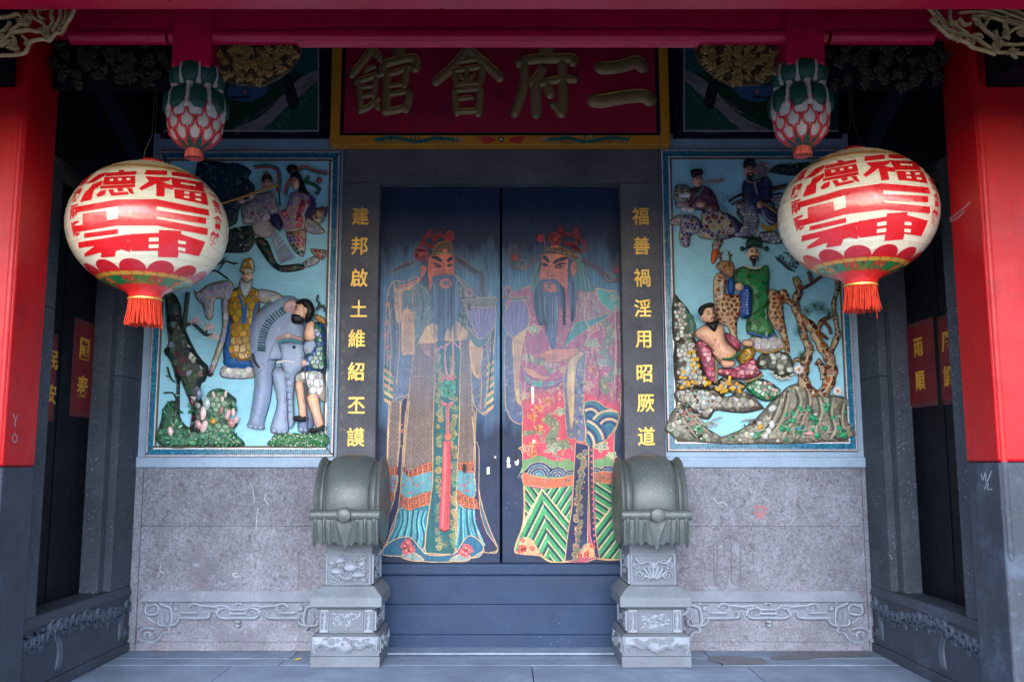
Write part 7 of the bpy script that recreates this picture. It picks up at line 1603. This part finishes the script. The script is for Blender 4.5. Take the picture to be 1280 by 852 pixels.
openwork('openwork_bracket', [([(-200, 90), (0, 75), (150, 62), (350, 78), (540, 118), (780, 75), (1000, 88)], 4.5), ([(1000, 100), (960, 220), (890, 320), (830, 450)], 4.5), ([(830, 450), (740, 440), (650, 540), (560, 520), (400, 560), (340, 690), (200, 730), (0, 735), (-200, 740)], 5), ([(-150, 240), (0, 240), (120, 225), (250, 190), (310, 270), (250, 340), (150, 420)], 5.5), ([(380, 90), (400, 180), (330, 260)], 4.5), ([(400, 180), (480, 260), (560, 300), (620, 380)], 5.5), ([(520, 130), (530, 230), (600, 260)], 4.5), ([(690, 120), (680, 220), (700, 310), (640, 380)], 5.5), ([(800, 110), (810, 220), (760, 330), (700, 420)], 4.5), ([(880, 130), (880, 240), (830, 330)], 4), ([(130, 430), (250, 420), (380, 400), (480, 420), (560, 420)], 7), ([(150, 460), (200, 540), (170, 640)], 5.5), ([(300, 480), (360, 540), (330, 600)], 5), ([(-100, 560), (0, 580), (100, 500), (150, 430)], 5), ([(0, 620), (80, 560), (180, 540)], 4.5), ([(-100, 420), (20, 420), (100, 360), (130, 290)], 5)],
         Zm(0, 0, 10.65), -2.25, 'pale gilt openwork bracket on top of the pillar on the elephant panel side', 5, [(610, 370, 6, 5, .3), (300, 330, 8, 6, .4), (620, 500, 6, 4, 0), (250, 660, 5, 5, 0), (430, 250, 4, 6, .5), (720, 250, 3.5, 6, .2), (940, 210, 3, 5, .5), (160, 600, 5, 4, 0), (60, 480, 5, 4, .4), (840, 400, 4, 3, .6)])
openwork('openwork_bracket', [([(210, 40), (400, 25), (700, 25), (950, 50), (1150, 110), (1400, 230)], 4), ([(370, 95), (600, 80), (850, 100), (1050, 150), (1400, 290)], 3.6), ([(540, 145), (800, 135), (1000, 190), (1400, 320)], 3.4), ([(680, 190), (850, 190), (1000, 230), (1400, 350)], 3), ([(170, 60), (230, 130), (330, 240), (420, 340), (600, 400), (720, 420), (850, 520), (980, 590), (1100, 600), (1400, 620)], 4.6), ([(270, 60), (290, 150), (380, 260)], 5), ([(430, 130), (430, 240), (480, 290)], 5.5), ([(540, 210), (600, 280), (670, 270)], 6), ([(480, 280), (560, 340), (640, 400)], 4.5), ([(690, 200), (760, 250), (820, 330), (930, 420), (1000, 520)], 5), ([(880, 210), (840, 270), (820, 330)], 6), ([(1080, 190), (1060, 280), (1100, 370)], 6.5), ([(950, 350), (980, 440), (1040, 500)], 6), ([(1100, 380), (1180, 330), (1280, 310), (1400, 330)], 6), ([(1060, 500), (1200, 510), (1400, 480)], 5), ([(700, 400), (780, 400), (800, 450)], 5), ([(230, 230), (330, 320), (440, 420), (560, 460), (640, 490), (700, 540), (850, 580), (960, 620)], 5)],
         Zm(1140, 0, 9.143), -2.25, 'pale gilt openwork bracket on top of the pillar on the deer panel side', 5, [(480, 260, 5, 4.5, 0), (270, 240, 5, 3.6, .6), (350, 330, 5, 3.6, .5), (440, 410, 5, 3.6, .6), (540, 440, 5, 3.8, .3), (700, 500, 4, 5.5, .3), (630, 470, 3.6, 4.4, 0), (1090, 390, 6, 5.5, 0), (760, 260, 4, 5.5, .6), (880, 230, 4, 6, .5), (1000, 480, 6, 5, .6), (1240, 350, 6, 5, .3), (1140, 570, 7, 4, .2), (920, 540, 6, 4, .3)])

# ---------------------------------------------------------------- name plaque
mat('plaque_red', (150, 14, 52), 0.5, n1=(2.5, 0.3), n2=(60, 0.12), bump=.2, stain=[(3, .52, .7, (84, 10, 50), .7), (9, .64, .74, (190, 26, 60), .4)])
mat('plaque_gold', (186, 124, 30), 0.5, n1=(4, .22), n2=(60, .15), bump=.2, stain=[(5, .56, .72, (128, 80, 34), .6)])
mat('plaque_letter', (140, 118, 82), 0.34, n1=(12, .25), n2=(120, .15), metal=.2, bump=.2, bscale=60, stain=[(8, .55, .72, (70, 66, 66), .6)])
mat('plaque_highlight', (240, 190, 104), 0.45, n1=(30, .4), n2=(120, .2), metal=.2)
mat('paint_flat', None, .55, attr=True, n1=(10, .15), n2=(90, .12), bump=.15)
YQ = -0.16
plq = empty('name_plaque', (onY(626, 180, YQ).x, YQ + .05, onY(626, 180, YQ).z), 'crimson name plaque with gold frame and four bronze characters 館會府二 over the doors', 'sign')
q0, q1 = onY(412, 181, YQ), onY(838, 181, YQ); zq = onY(626, 20, YQ).z
fi0, fi1, zfi = onY(424.5, 167, YQ).x, onY(826, 167, YQ).x, onY(626, 169, YQ).z
boxo('frame_rail', q0.x, q1.x, YQ, YQ + .10, q0.z, zfi, 'plaque_gold', plq); boxo('frame_stile', q0.x, fi0, YQ, YQ + .10, zfi + .001, zq, 'plaque_gold', plq); boxo('frame_stile', fi1, q1.x, YQ, YQ + .10, zfi + .001, zq, 'plaque_gold', plq)
boxo('inner_border', fi0 + .001, fi1 - .001, YQ + .02, YQ + .09, zfi + .001, zq, 'frame_dark', plq); boxo('field', fi0 + .028, fi1 - .028, YQ + .0165, YQ + .05, zfi + .026, zq - .003, 'plaque_red', plq)
mpq = lambda u, v, h: onY(u, v, YQ + .016) - Vector((0, h, 0))
T1, T2 = Zm(425, 50, 5.953), Zm(630, 50, 5.953)
CH = {'guan': (T1, [([(240, 62), (170, 170), (88, 262)], 46), ([(240, 70), (300, 140)], 50), ([(190, 245), (225, 215), (262, 205)], 24), ([(138, 310), (150, 420), (152, 520)], 40), ([(125, 318), (210, 290), (290, 262)], 40), ([(266, 290), (262, 350), (250, 425)], 40), ([(160, 362), (250, 350)], 24), ([(165, 428), (250, 412)], 28), ([(150, 532), (215, 505), (285, 445)], 36), ([(255, 470), (282, 505)], 38),
               ([(445, 55), (438, 120)], 80), ([(315, 250), (335, 190), (420, 160), (540, 140), (572, 170), (560, 215)], 52), ([(352, 260), (348, 400), (348, 535)], 54), ([(360, 262), (440, 240), (515, 208)], 36), ([(496, 225), (488, 290), (476, 345)], 46), ([(370, 352), (470, 338)], 28), ([(375, 412), (500, 392)], 30), ([(512, 395), (515, 430), (490, 520)], 48), ([(330, 542), (420, 528), (500, 505)], 42)]),
      'hui': (T1, [([(955, 60), (850, 190), (715, 312)], 56), ([(945, 62), (1060, 160), (1190, 280)], 58), ([(885, 168), (1010, 150)], 30), ([(850, 240), (860, 300), (872, 352)], 38), ([(840, 240), (940, 222), (1045, 205)], 34), ([(1062, 215), (1050, 280), (1035, 335)], 46), ([(945, 215), (945, 330)], 32), ([(888, 270), (918, 298)], 22), ([(1005, 262), (972, 292)], 22), ([(860, 345), (1040, 325)], 26), ([(855, 385), (862, 470), (872, 545)], 44), ([(1045, 380), (1040, 470), (1030, 548)], 48), ([(868, 384), (1045, 370)], 30), ([(888, 445), (985, 435)], 28), ([(868, 540), (1035, 532)], 36)]),
      'fu': (T2, [([(312, 50), (312, 120)], 96), ([(115, 175), (200, 150), (320, 142), (500, 140), (515, 165)], 60), ([(150, 180), (152, 320), (120, 440), (80, 545)], 58), ([(285, 215), (262, 265), (215, 320)], 62), ([(238, 320), (238, 430), (240, 550)], 64), ([(275, 330), (400, 300), (525, 295)], 48), ([(432, 180), (440, 350), (440, 480), (425, 545)], 60), ([(425, 550), (400, 520), (365, 485)], 44), ([(325, 350), (345, 405)], 60)]),
      'er': (T2, [([(720, 205), (760, 210), (880, 195), (980, 165), (1030, 200)], 78), ([(670, 450), (720, 455), (870, 430), (1020, 415), (1085, 445)], 84)])}
for nm, (zm, strokes) in CH.items():
    m = M()
    for i, (l, w_) in enumerate(strokes):
        p = cr(zm(l), 5, False) if len(l) > 2 else [tuple(np.array(zm(l)[0]) * (1 - t) + np.array(zm(l)[1]) * t) for t in (0, .25, .5, .75, 1)]
        W_ = w_ / 5.953 * 1.26
        ribbon(m, p, W_, .024, mpq, None, 0.0006 + .0004 * i)
        for e in (p[0], p[-1]): relief(m, ell(e[0], e[1], W_ / 2, W_ / 2, 12), .024, mpq, None, w=W_ / 2, step=W_ / 4, h0=.0004 * i)
    e = M()  # bright ribbons on the upper stroke edges: highlights painted as colour
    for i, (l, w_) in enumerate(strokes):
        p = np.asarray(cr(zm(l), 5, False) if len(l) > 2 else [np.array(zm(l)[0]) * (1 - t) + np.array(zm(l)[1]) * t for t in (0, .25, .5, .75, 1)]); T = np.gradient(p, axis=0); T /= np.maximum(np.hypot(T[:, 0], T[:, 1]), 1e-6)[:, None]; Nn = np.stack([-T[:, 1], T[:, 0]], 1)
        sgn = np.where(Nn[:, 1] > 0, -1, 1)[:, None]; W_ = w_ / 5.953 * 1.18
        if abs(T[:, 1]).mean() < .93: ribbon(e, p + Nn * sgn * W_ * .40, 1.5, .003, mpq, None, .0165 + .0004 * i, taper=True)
    ch_ = build('character', m, 'plaque_letter', plq); build('edge_highlight', e, 'plaque_highlight', ch_)
mpf = lambda u, v, h: onY(u, v, YQ - .0006) - Vector((0, h, 0))
F = Flat(mpf); T3 = Zm(400, 40, 2.783)
for sg in (0, 1):
    X_ = lambda x: 1266 - x if sg else x
    F.layer(); F.line(T3([(X_(190), 375), (X_(260), 368), (X_(340), 382), (X_(400), 370), (X_(470), 374)]), 4.2, (24, 104, 92), 5)
    for k in range(22): x = 195 + k * 12.5; F.line(T3([(X_(x), 375), (X_(x - 6), 362 + 8 * math.sin(k)), (X_(x + 8), 388)]), 1.1, random.choice(((20, 84, 100), (40, 130, 100), (16, 60, 80))), 3)
    F.layer(); F.dot(*T3([(X_(488), 373)])[0], 4.2, (180, 120, 110), 3); F.dot(*T3([(X_(478), 377)])[0], 2.6, (40, 110, 110)); 
    for k in range(6): F.line(T3([(X_(612), 375), (X_(585), 366 + k * 4), (X_(545 + k * 4), 364 + k * 5)]), 1.5, (190, 40, 50), 4, taper=True)
F.layer(); F.dot(*T3([(630, 374)])[0], 3.6, (30, 40, 60)); F.layer(); F.dot(*T3([(630, 374)])[0], 1.8, (226, 210, 170))
build('painted_dragons', F.m, 'paint_flat', plq)

# ---------------------------------------------------------------- painted landscape boards beside the plaque
Gl = Zm(270, 50, 5.682)
def landscape(sg, label):
    fx = (lambda u: u) if sg < 0 else (lambda u: 1253 - u); YL = -.05
    c = onY(fx(330), 165, YL); g = empty('landscape_board', (c.x, YL, c.z), label, 'painting')
    a, b = sorted((onY(fx(200), 165, YL).x, onY(fx(411), 165, YL).x)); z0 = onY(626, 172, YL).z
    boxo('board', a, b, YL, YL + .035, z0, z0 + .95, 'frame_dark', g)
    F = Flat(lambda u, v, h: onY(fx(u), v, YL - .0006) - Vector((0, h, 0)), .0004)
    F.fill([(205, 10), (398, 10), (398, 164), (205, 164)], (20, 62, 70), 0)
    F.fill(Gl([(100, 330), (350, 330), (345, 395), (250, 440), (100, 430)]), (58, 96, 140), 2)
    F.fill(Gl([(-300, 330), (100, 420), (260, 440), (420, 330), (600, 200), (720, 60), (720, 300), (560, 330), (400, 480), (120, 630), (-300, 640)]), (20, 58, 44), 2)
    F.fill(Gl([(120, 640), (300, 560), (400, 470), (500, 370), (600, 270), (718, 215), (718, 290), (600, 400), (500, 480), (420, 560), (330, 640)]), (126, 124, 128), 2); F.layer()
    for k in range(26): x = random.uniform(150, 700); y = 650 - (x - 120) * .68 + random.uniform(-20, 50); F.line(Gl([(x - 30, y + 18), (x, y), (x + 34, y - 26)]), 1.2, random.choice(((150, 150, 160), (104, 92, 84), (86, 98, 120))), 3)
    F.fill(Gl([(330, 645), (430, 570), (520, 490), (620, 400), (718, 300), (718, 645)]), (14, 74, 66), 2); F.layer()
    for k in range(80): x = random.uniform(420, 715); y = 590 - (x - 420) * .9 + random.uniform(-10, 70); F.line(Gl([(x, y + 12), (x + random.uniform(-8, 8), y - 12)]), 1.3, random.choice(((40, 140, 110), (28, 110, 90), (70, 160, 120))), 0, taper=True)
    F.fill(Gl([(480, 230), (520, 240), (590, 440), (530, 500), (490, 380)]), (14, 28, 40), 2); F.fill(Gl([(560, 60), (720, 60), (718, 210), (600, 240), (540, 160)]), (18, 84, 92), 2)
    F.layer(); F.dot(*Gl([(208, 370)])[0], 2, (180, 120, 130), 3); F.line(Gl([(110, 405), (170, 412), (240, 400)]), 2.4, (30, 26, 40), 4)
    F.layer(); F.line([(398, 10), (398, 164), (205, 164)], 2.6, (150, 152, 160), 0)
    build('painting', F.m, 'paint_flat', g)
landscape(-1, 'dark painted landscape board beside the name plaque, above the elephant panel')
landscape(1, 'dark painted landscape board beside the name plaque, above the deer panel')
